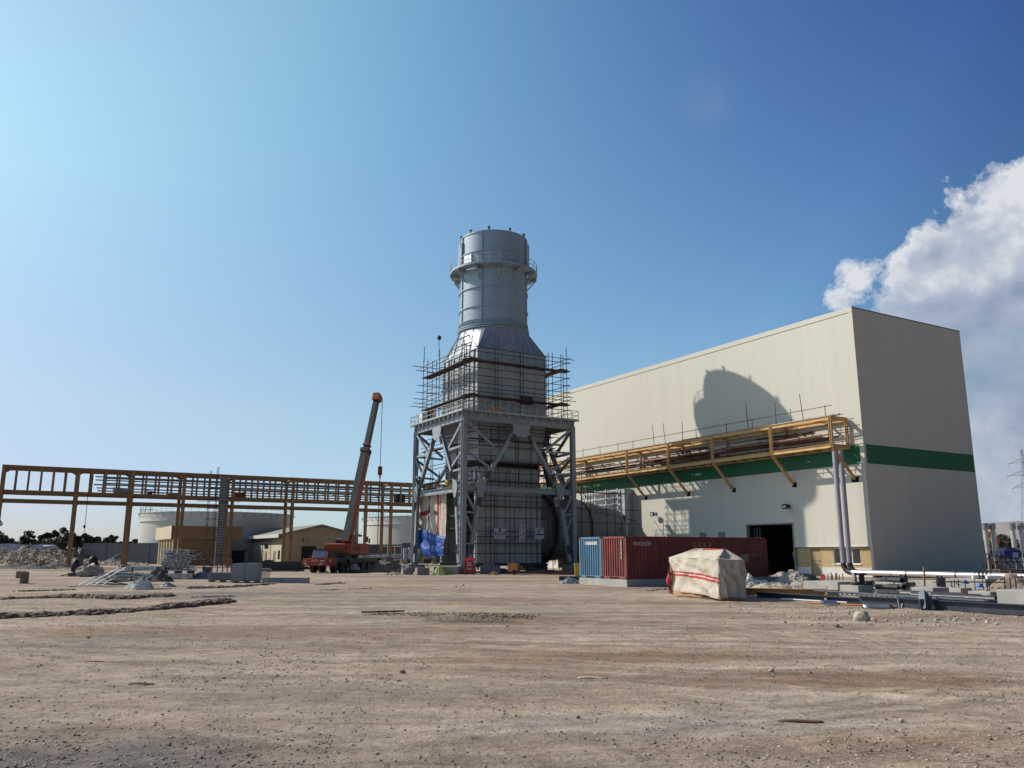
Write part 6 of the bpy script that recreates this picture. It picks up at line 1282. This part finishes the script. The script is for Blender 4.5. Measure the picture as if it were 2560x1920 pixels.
# dark machines
g=G(188,1441); cm=thing('plate_compactor','dark machine with a drum and a tall handle in front of the rack column','compactor',g)
mb=MB(); mb.lathe([(.1,.3),(.36,.4),(.44,.9),(.3,1.35),(.05,1.5)],n=20); mb.build('drum','crane_dark',cm); mb=MB(); mb.box(.2,-.2,0,.5,.2,1.9); mb.box(-.5,-.3,0,.6,.3,.3); mb.build('frame','black_plastic',cm); mb=MB(); mb.beam((.35,0,1.6),(.55,0,2.4),.3,.3); mb.build('engine','dark_steel',cm); mb=MB(); mb.beam((-1.3,.1,.05),(-.3,.3,.25),.3,.08); mb.build('ramp','wood_dark',cm)
g=G(232,1416); cm=thing('cement_mixer','small black cement mixer with a raised arm between the rack columns','cement mixer',g)
mb=MB(); mb.lathe([(.2,.2),(.62,.5),(.66,.95),(.4,1.4),(.35,1.42)],n=20); mb.build('drum','crane_dark',cm); mb=MB(); mb.tube((-.2,0,1.1),(.6,0,2.6),.08,8); mb.tube((-.6,0,0),(0,0,.8),.05,8); mb.tube((.6,0,0),(0,0,.8),.05,8); mb.build('frame','black_plastic',cm); mb=MB(); mb.tube((.62,-.1,.25),(.62,.1,.25),.25,14); mb.build('wheel','black_rubber',cm)
g=G(203,1412); mb=MB(); mb.box(-.75,0,.15,.75,.7,1.5); mb.box(-.6,.1,1.5,.3,.6,1.7); tag(mb.build('generator','dark_steel',loc=g),'dark metal generator box beside the rack column','generator')
g=G(221,1442); mb=MB(); lumps(mb,(0,.5,.35),(1.15,.7,.62),I2,.18,5); o=mb.build('stone_slab','rock_pale',loc=g,rz=.2); tag(o,'large pale angular boulder behind the white ladder pieces','boulder')
bm_('wood_batten','white_paint',G(200,1436),G(232,1428)+V(0,0,.75),.25,.12,'white board leaning on the pale boulder',fn='box',cat='board')
# ================================================================= LEFT MATERIAL YARD
g=G(444,1447); cs_=thing('cable_tray_stack','tall stack of bent galvanized cable trays, leftmost pile of material','cable tray stack',g)
rs=np.random.RandomState(6)
for k in range(16):
    z=.62+k*.098; L_=2.5-.5*(k>11)*(k-11)/4; x0=-1.55+.35*rs.rand()+(k>8)*.3; mb=MB(); sw=.10*rs.rand()
    def f(u,v,z=z,x0=x0,L_=L_,sw=sw): return V(x0+L_*u+.25*(k<9)*(u<.1),-.55+1.1*v,z+sw*math.sin(u*3.1)+(.13*(1-u*6)**2 if u<.17 else 0)+.02*math.sin(u*20))
    mb.sheet(f,20,1,0,False)
    for v in (0,1): mb.path([f(u,v)+V(0,0,.02) for u in np.linspace(0,1,12)],.03,5)
    for u in np.linspace(.05,.95,7): p=f(u,0); mb.box(p.x-.03,p.y-.03,p.z-.02,p.x+.03,p.y+.01,p.z+.07)
    o=mb.build('cable_tray','galvanized',cs_)
mb=MB()
for x_ in (-1.1,0,1.): mb.box(x_-.08,-.6,0,x_+.08,.6,.6)
mb.build('bearer','wood_dark',cs_)
def chan(pxl,pxr,yb,hh,z0,label,n=9):
    a,b=G(pxl,yb),G(pxr,yb); L_=b.x-a.x; t=thing('perforated_channel',label,'steel channel',V(a.x,a.y,z0)); mb=MB(); mb.box(0,0,0,L_,.04,hh); mb.box(0,.04,0,L_,.3,.03); mb.box(0,.04,hh-.03,L_,.3,hh); mb.build('profile','galvanized',t)
    mb=MB(); 
    for k in range(n): x_=L_*(k+.5)/n; mb.box(x_-.06,-.006,hh*.35,x_+.05,-.001,hh*.62)
    mb.build('slots','steel_blue',t); return t
chan(289,480,1450,.36,.12,'lower of the two long white galvanized channels with slots'); chan(310,456,1447,.34,.62,'upper of the two long white galvanized channels with slots',7)
for x in (329,411): bm_('black_strap','black_rubber',G(x,1451)+V(0,-.1,.0),G(x+2,1451)+V(0,-.1,.95),.10,.06,'black strap standing across the white channels, '+('left' if x<400 else 'right')+' one',fn='box',cat='strap')
heap('dirt_heap','soil_grey',379,1455,2.6,1.6,1.02,'conical heap of dark gravel in front of the white channels','gravel heap',61,.25,'stuff',50,pw=1.15)
heap('white_sack','sack_white',343,1470,1.7,.7,.62,'crumpled white sack lying on the ground before the gravel heap','sack',62,.75,pw=2.4)
heap('blue_rag','sheet_grey',417,1466,1.1,.35,.26,'blue and white rag lying right of the gravel heap','rag',63,.9,pw=2.2)
# tray heap with a white ladder
th=thing('tray_heap','jumbled heap of galvanized tray pieces behind the white ladder','tray heap',G(262,1462)); rs=np.random.RandomState(9)
for k in range(26):
    a=rs.rand()*.5-.25; L_=1.2+1.6*rs.rand(); z=.06+.028*k+.05*rs.rand(); x=-.9+1.2*rs.rand(); y=rs.rand()*.8; mb=MB(); d=V(math.cos(a),math.sin(a),rs.randn()*.05)
    mb.beam(V(x,y,z),V(x,y,z)+d*L_,.22,.05); mb.build('tray_piece','galvanized' if k%3 else 'steel_blue',th)
ld=thing('ladder_piece','white ladder-like frame leaning on the heap of trays','ladder',G(197,1466))
fA,fB=V(0,0,.04),V(1.35,.1,.04); fC,fD=V(.5,.8,.55),V(1.85,.9,.6)
mb=MB()
for p,q in ((fA,fB),(fC,fD),(fA,fC),(fB,fD),(fA.lerp(fB,.33),fC.lerp(fD,.33)),(fA.lerp(fB,.66),fC.lerp(fD,.66)),(fA.lerp(fC,.5),fB.lerp(fD,.5))): mb.beam(p,q,.07,.05)
mb.beam((.95,.7,.5),(1.7,1.3,1.05),.16,.05); mb.beam((1.4,.7,.5),(2.15,1.3,1.1),.16,.05); mb.build('frame','white_paint',ld)
bm_('metal_strip','white_paint',G(172,1466),G(196,1464),.2,.03,'short white strip left of the ladder frame',fn='box',cat='strip')
# pallets of plates and the wrapped crate
def pallet(par,w_,d_):
    mb=MB()
    for x_ in (-w_/2,-.07,w_/2-.14): mb.box(x_,0,0,x_+.14,d_,.1)
    for k in range(5): mb.box(-w_/2,k*d_/5,.1,w_/2,k*d_/5+d_*.14,.13)
    mb.build('pallet','wood',par)
ps=thing('plate_stack','stack of green grey steel plates on a pallet left of the wrapped crate','plate stack',G(551,1455)); pallet(ps,1.7,1.)
for k in range(9): mb=MB(); mb.box(-.95+.05*rs.rand(),0,.14+k*.055,.95+.25*rs.rand(),.95,.18+k*.055); mb.build('plate','crate_grey' if k%2 else 'steel_blue',ps)
cr=thing('wrapped_crate','grey square sided crate on a pallet in front of the dark steel stack','crate',G(610,1457)); pallet(cr,1.6,1.); mb=MB(); mb.box(-.88,0,.14,-.02,1.05,1.27); mb.box(.0,.0,.14,.86,1.05,1.3); mb.build('panel_bundle','crate_grey',cr); mb=MB(); mb.box(-.05,-.02,.14,.03,0,1.28); mb.build('edge_strap','steel_blue',cr)
ts=thing('tray_stack','low stack of galvanized trays right of the wrapped crate','tray stack',G(650,1452))
for k in range(10): mb=MB(); mb.box(-.5+.15*rs.rand(),0,.08+k*.085,.5+.15*rs.rand(),.8,.11+k*.085); mb.build('tray','galvanized',ts)
gb=G(714,1458); mb=MB(); mb.box(-1.55,0,0,1.5,.45,.36); mb.sheet(lambda u,v:V(-1.6+.5*u,-.02-.05*u,.02+.3*v),4,3); o=mb.build('box_girder','crate_grey',loc=gb); tag(o,'long grey box girder lying on the open ground before the crane','girder')
heap('scrap_heap','sheet_grey',500,1447,1.9,.9,.55,'scattered metal scrap left of the plate stack','scrap',64,.95,pw=2)
# rusty frame trolley, blue containers, stacks of dark steel
rf=thing('rusty_trolley','rusty steel trolley frame behind the plate stack','trolley',G(550,1436))
mb=MB()
for x_ in (-.85,-.35,.15,.6,.95): mb.box(x_,0,0,x_+.09,.09,1.3 if x_ in (-.85,.95) else .95)
mb.box(-.9,0,.85,1.1,.1,.95); mb.box(-.9,.0,.1,1.1,.1,.2); mb.build('frame','primer_red',rf)
for x_ in (-.9,.9): mb=MB(); mb.tube((x_,.05,1.35),(x_+.02,.05,1.35),.12,12); mb.tube((x_-.05,-.05,1.35),(x_-.05,.15,1.35),.13,12); mb.build('wheel','primer_red',rf)
mb=MB(); mb.prof((-1.4,.2,0),(-1.4,.6,0),[(-.3,0),(.3,.0),(.35,.65),(-.4,.7)][::1]); mb.build('bucket','dark_steel',rf)
bsx=thing('steel_stack','long stack of dark steel sections behind the wrapped crate','steel stack',G(668,1429)); rs=np.random.RandomState(12)
for k in range(11):
    z=.12+(k//2)*.17; mb=MB(); mb.ib((-3.9+rs.rand()*1.6,(k%2)*.35,z),(4.6-rs.rand()*1.4,(k%2)*.35+.1,z),.28,.16,.02); mb.build('steel_section','dark_steel',bsx)
mb=MB(); 
for x_ in (-3,0,3): mb.box(x_,-.2,0,x_+.15,.7,.06)
mb.build('bearer','wood_dark',bsx)
ib_=thing('blue_drum','dark blue wrapped water container between brick building and warehouse','container',G(597,1411)); mb=MB(); mb.box(-1.3,0,0,1.2,1.2,2.0); mb.prof((-1.3,0,2.0),(1.2,0,2.0),[(-1.2,0),(0,0),(-.1,.3),(-1.,.35)]); mb.build('body','shed_blue',ib_); mb=MB(); mb.box(.9,-.04,.6,1.5,0,2.1); mb.build('film','sheet_grey',ib_)
gt=thing('cage_gate','open grey cage gate leaning at the corner of the warehouse','gate',G(643,1411)); mb=MB()
for x_ in np.linspace(-.9,.9,6): mb.tube((x_,0,.1),(x_,0,2.2),.04,6)
mb.tube((-.9,0,.1),(.9,0,.1),.04,6); mb.tube((-.9,0,2.2),(.9,0,2.2),.04,6); mb.build('frame','steel_blue',gt)
rs=np.random.RandomState(21)
for k,x in enumerate((668,682,694)):
    mb=MB(); th_=thing('motorbike',('left','middle','right')[k]+' of three dark motorbikes parked by the cream warehouse wall','motorbike',G(x,1412),0,'motorbikes by the warehouse')
    for dx in (-.6,.6):
        w=MB(); w.tube((dx,-.05,.32),(dx,.05,.32),.32,16); w.build('wheel','black_rubber',th_)
    mb.beam((-.5,0,.6),(.45,0,.7),.2,.28); mb.beam((.35,0,.7),(.6,0,.35),.08,.08); mb.beam((.4,0,.7),(.35,0,1.05),.06,.06); mb.box(.28,-.3,1.02,.36,.3,1.06); mb.build('body','dark_steel',th_)
# ================================================================= MOBILE CRANE
cg=G(809,1432); RZ=-math.radians(16)
kr=thing('mobile_crane','orange red truck crane with its boom raised, parked before the pipe rack','mobile crane',cg,RZ)
def kb(name,m_,*b): mb=MB(); mb.box(*b); o=mb.build(name,m_,kr); bv=o.modifiers.new('b','BEVEL'); bv.width=.04; bv.segments=2; return o
kb('chassis','crane_red',-1.38,-1.75,.72,1.38,.2,1.42); kb('chassis_rear','crane_dark',-1.3,.2,.95,1.3,10.6,1.42)
kb('bumper','crane_red',-1.40,-1.9,.74,.1,-1.75,1.16)
cab=MB(); cab.prof((-.28,0,0),(1.4,0,0),[(2.05,.72),(2.1,1.42),(1.72,2.28),(.3,2.3),(.2,1.42),(.2,.72)]); cab=cab.build('driver_cab','crane_red',kr)
mb=MB(); mb.add([(-.14,-2.095,1.50),(1.22,-2.095,1.50),(1.14,-1.76,2.22),(-.06,-1.76,2.22)],[(0,1,2,3)]); mb.build('windscreen','glass_blue',cab)
mb=MB(); mb.box(1.395,-1.85,1.5,1.41,-1.1,2.15); mb.box(1.395,-.95,1.5,1.41,-.1,2.15); mb.box(-.3,-1.8,2.29,1.42,.25,2.34); mb.build('side_window','crane_dark',cab)
tx=basis((1,0,0),(0,0,1),(0.15,-2.125,1.22)); text('KATO',.26,'text_white',cab,tx,'lettering',.005,1.1)
tx=basis((1,0,0),(0,0,1),(-1.05,-1.92,1.2)); text('KA',.2,'text_white',kr,tx,'lettering',.005,1.1)
for x_,w_ in ((.75,.26),(1.0,.2)): mb=MB(); mb.box(x_,-2.14,1.14,x_+w_*.8,-2.1,1.26); mb.build('headlight','sign_face',cab)
for x_ in (-1.15,): mb=MB(); mb.box(x_,-1.94,.86,x_+.34,-1.9,.98); mb.build('headlight','sign_face',kr)
mb=MB(); mb.box(.65,-2.12,.86,1.0,-2.08,.98); mb.build('headlight','sign_face',cab); mb=MB(); mb.box(1.395,-1.5,1.05,1.41,-1.15,1.35); mb.build('door_plate','sign_face',cab)
for y_ in (0.,1.6,6.3,7.7,9.1):
    for sx_ in (-1,1):
        wq=MB(); wq.tube((sx_*1.32,y_,.54),(sx_*.92,y_,.54),.54,22); wq=wq.build('wheel','black_rubber',kr); mb=MB(); mb.tube((sx_*1.34,y_,.54),(sx_*1.25,y_,.54),.27,14); mb.build('rim','crane_dark',wq)
for y_ in (2.9,10.2):
    for sx_ in (-1,1): mb=MB(); mb.box(sx_*1.3-.1,y_-.2,.75,sx_*1.3+.15,y_+.25,1.3); mb.tube((sx_*1.4,y_,.05),(sx_*1.4,y_,.9),.09,10); mb.tube((sx_*1.4,y_,.0),(sx_*1.4,y_,.08),.28,14); mb.build('outrigger','crane_dark',kr)
mb=MB(); mb.box(-1.25,2.,1.42,1.25,3.6,1.9); mb.build('deck_locker','crane_dark',kr)
mb=MB(); 
for k in range(12): mb.tube((-1.2,-.9+k*.02,1.5+.05*(k%4)),(-.35,1.5,1.9+.06*(k%3)),.07,7)
mb.build('rope_bundle','crane_dark',kr)
# slewing superstructure: turned so that the boom points right and away
CT=Vector(kr.location)+Vector((math.sin(-RZ),math.cos(-RZ),0))*5.4
fo=P(868,1347,87.0); tp=P(944,988,93.0); bd_=(tp-fo); hd=V(bd_.x,bd_.y,0).normalized(); sw=math.atan2(hd.y,hd.x)
tt=thing('tmp','x','x',CT,sw); 
up_=D.objects.new('superstructure',None); D.objects.remove(up_)
IM=(Matrix.Translation(kr.location)@Matrix.Rotation(RZ,4,'Z')).inverted()
D.objects.remove(tt)
def supm(mb,name,m_,frame='s',bevel=0.):    # parts modelled in the slewed frame, kept in the crane's own frame
    Mx=IM@(Matrix.Translation(CT)@Matrix.Rotation(sw,4,'Z') if frame=='s' else Matrix.Identity(4))
    mb.v=[tuple(Mx@Vector(v)) for v in mb.v]; o=mb.build(name,m_,kr)
    if bevel: bv=o.modifiers.new('b','BEVEL'); bv.width=bevel; bv.segments=2
    return o
mb=MB(); mb.tube((0,0,1.42),(0,0,1.75),1.0,24); supm(mb,'turntable','crane_dark')
mb=MB(); mb.prof((0,-1.3,0),(0,1.3,0),[(3.1,1.7),(-1.4,1.7),(-1.4,2.6),(-1.0,3.05),(2.0,3.1),(2.6,2.7),(3.1,2.5)]); mb=MB(); mb.box(-2.7,-1.32,1.72,2.2,1.32,2.95); supm(mb,'turntable_body','crane_red',bevel=.12)
mb=MB(); mb.box(-3.3,-1.35,1.85,-2.7,1.35,2.9); supm(mb,'counterweight','crane_red',bevel=.1)
mb=MB(); 
for k in range(5): mb.box(-1.6+k*.35,-1.335,2.2,-1.4+k*.35,-1.32,2.55)
supm(mb,'grille','crane_dark')
mb=MB(); mb.tube((-1.6,-.6,3.2),(-1.6,.7,3.2),.34,16); mb.tube((-.8,-.6,3.25),(-.8,.7,3.25),.36,16); mb.box(-2.1,-.8,2.95,.2,-.65,3.4); supm(mb,'winch','crane_dark')
mb=MB(); mb.prof((0,-1.32,0),(0,-.35,0),[(-1.1,2.95),(-2.25,2.95),(-2.4,3.3),(-1.95,3.85),(-1.1,3.85)] ); supm(mb,'operator_cab','crane_red','s',.05)
mb=MB(); mb.box(1.25,-1.335,3.1,1.75,-1.322,3.7); mb.box(1.85,-1.335,3.0,2.25,-1.322,3.5); supm(mb,'cab_window','crane_dark')
mb=MB(); mb.box(-1.1,-.72,2.95,.6,-.45,3.6); mb.box(-1.1,.45,2.95,.6,.72,3.6); supm(mb,'boom_cheek','crane_red','s',.05)
def boomsec(p,q,w0,h0,name,m1='crane_red',m2='crane_grey'):
    mb=MB(); mb.beam(p,q,w0,h0)
    mb.m=[0]*len(mb.m); mb.m[2]=1
    # paint only the upper face grey
    supm(mb,name,[m1,m2],'w'); return mb
bL=bd_.length; u_=bd_.normalized(); sdv=u_.cross(UP).normalized(); uv=sdv.cross(u_)
boomsec(fo-u_*.4,fo+u_*bL*.585,.74,.92,'boom_base_section')
boomsec(fo+u_*bL*.575,fo+u_*bL*.60,.92,1.04,'boom_collar','crane_dark','crane_dark')
boomsec(fo+u_*bL*.60,fo+u_*bL*.965,.52,.62,'boom_middle_section','crane_grey','crane_grey')
boomsec(fo+u_*bL*.62,fo+u_*bL*.635,.68,.78,'boom_collar','crane_red','crane_red')
mb=MB(); mb.beam(fo+u_*bL*.955,fo+u_*bL*1.005,.75,.95); supm(mb,'boom_head','crane_red','w'); mb=MB()
hc=fo+u_*bL*.99-uv*.45
for k in (-.2,0,.2): mb.tube(hc+sdv*(k-.06),hc+sdv*(k+.06),.42,16)
supm(mb,'sheave','orange_paint','w')
jp=fo+u_*bL*.09-uv*.2+sdv*.75; mb=MB(); mb.beam(fo+u_*bL*.20-uv*.75,fo+u_*bL*.60-uv*.86,.28,.34); supm(mb,'fly_jib','crane_red','w')
mb=MB(); mb.tube(fo+hd*1.9+V(0,0,-.3),fo+u_*bL*.15-uv*.55+hd*.4,.20,12); mb.tube(fo+u_*bL*.12-uv*.55+hd*.6,fo+u_*bL*.235-uv*.45,.13,12); supm(mb,'lift_cylinder','galvanized','w')
vis=-sdv if sdv.y>0 else sdv
Mt=IM@basis(u_,vis.cross(u_),fo+u_*bL*.50+vis*.43-uv*.05); text('KATO',.72,'text_faint',kr,Mt,'lettering',.005,1.6)
hook=P(949,1178,hc.y); rp=V(hc.x+.42,hc.y,hc.z); mb=MB(); mb.tube(rp,V(rp.x,rp.y,hook.z+.5),.035,6); supm(mb,'hoist_rope','crane_dark','w')
mb=MB(); mb.beam((rp.x,rp.y,hook.z+.55),(rp.x,rp.y,hook.z-.45),.45,.3,V(0,1,0)); mb.tube((rp.x,rp.y,hook.z-.45),(rp.x,rp.y,hook.z-.75),.1,8); supm(mb,'hook_block','crane_red','w')
mb=MB(); mb.tube((rp.x,rp.y,hook.z-.75),(rp.x-.02,rp.y,2.2),.05,6); supm(mb,'sling','crane_dark','w')
# ================================================================= CENTRE CLUTTER
heap('soil_heap','soil_dark',962,1431,5.2,3.6,1.55,'heap of dark soil between the crane and the stack frame','soil heap',71,.35,'stuff',60)
heap('soil_heap','soil_dark',1005,1427,3.4,2.6,1.0,'smaller heap of dark soil beside the row of pedestals','soil heap',72,.5,'stuff',50)
heap('white_bundle','sack_white',883,1430,1.3,.8,.62,'white plastic bundle on dark boards behind the crane wheels','bundle',73,.5,pw=3,zo=.25); g=G(887,1433); mb=MB(); mb.box(-1.3,0,0,1.3,.9,.28); tag(mb.build('board_stack','crane_dark',loc=g),'dark boards under the white plastic bundle','boards')
for k,(x,y) in enumerate(((852,1431),(907,1427))): mb=MB(); mb.box(-.25,0,0,.3,.35,.62 if k==0 else .5); tag(mb.build('white_cube','sack_white',loc=G(x,y)),('white cube beside the crane front wheel','white cube left of the soil heap')[k],'block')
heap('timber_scrap','rock_pale',980,1438,3.2,.8,.26,'thin timber and stones at the foot of the soil heap','scrap',74,.95,'stuff',40)
for k,(x0,x1,yt,yb,m_,lab) in enumerate(((1008,1040,1419,1437,'concrete_dark','dark concrete pedestal with a white number plate, leftmost in the row'),(1043,1082,1420,1438,'concrete_dark','second dark pedestal with a sunlit left side in the row'),(1085,1125,1418,1437,'concrete_dark','third pedestal, behind the lime green sack'),(1128,1150,1417,1436,'concrete','pale pedestal draped with wire, right of the lime green sack'),(1150,1164,1416,1435,'concrete_dark','narrow dark pedestal left of the red fire box'))):
    g=G((x0+x1)/2,yb); w_=(x1-x0)/2083*g.y; h_=(yb-yt)/2083*g.y; mb=MB(); mb.box(0,0,-.1,w_*.80,.9,h_); o=mb.build('concrete_pedestal',m_,loc=g+V(-w_/2,0,0),rz=.35 if m_!='concrete' else -.1); tag(o,lab,'pedestal')
np_=thing('number_plate','white plate reading 40 on the leftmost dark pedestal','number plate',G(1010,1438)+V(-.0,-.12,.5)); mb=MB(); mb.box(-.22,-.02,0,.26,0,.42); mb.build('plate','white_paint',np_); text('40',.3,'text_dark',np_,basis((1,0,0),(0,0,1),(.02,-.03,.2)),'lettering',.003)
heap('lime_sack','bag_lime',1098,1438,1.35,.8,.85,'lime green sack slumped at the foot of the stack frame','sack',75,.2,pw=3.2,nu=30)
g=G(1112,1436); mb=MB(); mb.box(-.55,.1,.0,.65,.8,.74); o=mb.build('olive_box','bag_lime',loc=g); tag(o,'olive green box right behind the lime sack','box')
fb=thing('fire_box','dark red fire equipment box with a pitched lid and white writing','fire box',G(1173,1437)); mb=MB(); mb.box(-.45,0,.22,.45,.5,1.28); mb.build('body','red_paint',fb); mb=MB(); mb.prof((-.55,-.08,0),(.55,-.08,0),[(.0,1.28),(-.66,1.28),(-.33,1.52)]); mb.build('lid','red_paint',fb)
mb=MB(); mb.box(-.38,.05,0,-.3,.45,.22); mb.box(.3,.05,0,.38,.45,.22); mb.build('foot','crane_dark',fb)
mb=MB()
for b in ((-.16,.86,-.1,1.12),(-.02,.98,.03,1.1),(.08,.86,.15,1.12),(-.16,.8,-.02,.86),(.03,.8,.2,.85),(-.1,1.14,.0,1.17)): mb.box(b[0],-.012,b[1],b[2],-.002,b[3])
mb.box(-.2,-.012,.55,.2,-.002,.59); mb.box(-.16,-.012,.48,.16,-.002,.51); mb.build('lettering','text_white',fb)
g=G(1194,1432); wp=thing('white_stand','white painted steel stand right of the red fire box','stand',g); mb=MB(); mb.box(-.1,0,.3,.14,.3,1.62); mb.box(-.45,0,1.15,.0,.3,1.6); mb.box(-.35,0,.55,1.1,.25,.66); mb.box(-.1,0,1.55,.45,.3,1.62); mb.build('stand_frame','white_paint',wp)
for k,(x,y,w_,h_,m_,lab) in enumerate(((1226,1435,1.9,.95,'steel_blue','grey blue machine base in the shade in front of the stack casing'),(1258,1434,1.0,.5,'dark_steel','low dark steel block left of the orange cart'),(1335,1432,1.6,.55,'dark_steel','dark low steel block right of the orange cart'),(1375,1434,2.6,.35,'primer_red','flat rusty steel bundle between cart and yellow bin'),(1420,1437,1.6,.3,'primer_red','rusty brown plates left of the yellow bin'),(1360,1428,.8,1.0,'steel_blue','bluish valve body in the shade below the duct'))):
    g=G(x,y); mb=MB(); mb.box(-w_/2,0,0,w_/2,.8,h_*.8); mb.box(-w_*.3,.1,h_*.8,w_*.2,.7,h_); mb.tube((-w_*.3,-.05,h_*.5),(-w_*.3,.0,h_*.5),h_*.18,12); tag(mb.build('steel_block',m_,loc=g,rz=.1),lab,'steel block')
rs=np.random.RandomState(31)
for k in range(18):
    x=1200+220*rs.rand(); g=G(x,1431+5*rs.rand()); L_=.8+1.8*rs.rand(); a=rs.rand()*.8-.4; mb=MB(); mb.beam((0,0,.08+.25*rs.rand()),(L_*math.cos(a),L_*math.sin(a),.08+.35*rs.rand()),.10,.08); tag(mb.build('scrap_bar',('dark_steel','primer_red','steel_blue')[k%3],loc=g),'steel bar lying in the dark clutter below the stack casing','bar','steel bars below the stack casing')
heap('tan_bag','wood',1235,1437.5,1.15,.5,.36,'tan sack lying on the ground before the stack casing','sack',76,.4,pw=2.5)
oc_=thing('orange_cart','small orange box cart on two wheels in front of the stack casing','cart',G(1286,1437)); mb=MB(); mb.box(-.6,0,.28,.28,.7,1.02); mb.build('body','orange_paint',oc_); mb=MB(); mb.box(.29,.02,.28,.5,.68,1.0); mb.build('end_panel','wood_dark',oc_)
for y_ in (-.06,.7): mb=MB(); mb.tube((0.0,y_,.22),(0.0,y_+.08,.22),.22,16); mb.build('wheel','crane_dark',oc_)
for k,(x,y,c) in enumerate(((1012,1415,'orange_light'),(1054,1411,'orange_paint'))): g=G(x,1424); mb=MB(); mb.box(-.2,0,.7,.25,.3,1.25 if k==0 else 1.7); mb.box(.25,0,.7,1.1,.4,1.2); o=mb.build('cardboard_box',['wood','crane_dark'],loc=g); o.data.polygons.foreach_set('material_index',[0]*6+[1]*6); tag(o,('cardboard box with a dark side behind the leftmost pedestal','brown wooden box at the foot of the left frame column')[k],'box')
gm=thing('blue_pump_unit','blue grey pump unit with a raised frame left of the stack frame','pump unit',G(1020,1417)); mb=MB(); mb.tube((-.5,.3,1.0),(-.5,.3,2.6),.28,14); mb.tube((.2,.3,.9),(.2,.3,2.7),.3,14); mb.build('cylinder','shed_white',gm); mb=MB()
for x_ in (-.9,.6): mb.box(x_,0,0,x_+.1,.1,3.2)
mb.box(-.9,0,3.1,.7,.1,3.3); mb.box(-.9,0,.8,.7,.6,.9); mb.build('frame','dark_steel',gm)
sp=thing('silver_pipe_rack','row of shiny horizontal pipes low behind the crane','pipe bundle',G(960,1413,0)); zz=P(960,1393,sp.location.y).z
for k,(a,b,r_,m_) in enumerate(((-4.,3.2,.28,'galvanized'),(-2.2,3.0,.30,'shed_white'),(4.,8,.24,'galvanized'))): mb=MB(); mb.tube((a,.5*k,zz),(b,.5*k,zz-.05),r_,14); mb.build('pipe',m_,sp)
for x_ in (-3.5,0,2.8,4.4,6.8): mb=MB(); mb.box(x_,0,0,x_+.12,1.2,zz-.2); mb.build('support','galvanized',sp)
gf=thing('white_gate_frame','white tubular gate frames behind the rack columns','gate',P(966,1380,140)); gf.location.z=0
for a,b,h_ in ((-4.6,-1.2,1.7),(-1.,2.6,3.0),(-3,4,1.4)):
    mb=MB(); 
    for x_ in np.linspace(a,b,4): mb.tube((x_,0,.0),(x_,0,h_),.05,6)
    mb.tube((a,0,h_),(b,0,h_),.06,6); mb.tube((a,0,h_*.55),(b,0,h_*.55),.05,6); mb.build('gate_leaf','white_paint',gf)
heap('yellow_shrub','bag_lime',1010,1409,2.2,1,1.2,'pale green yellow plant behind the pedestals','plant',77,.9,pw=2)
tree_count=0
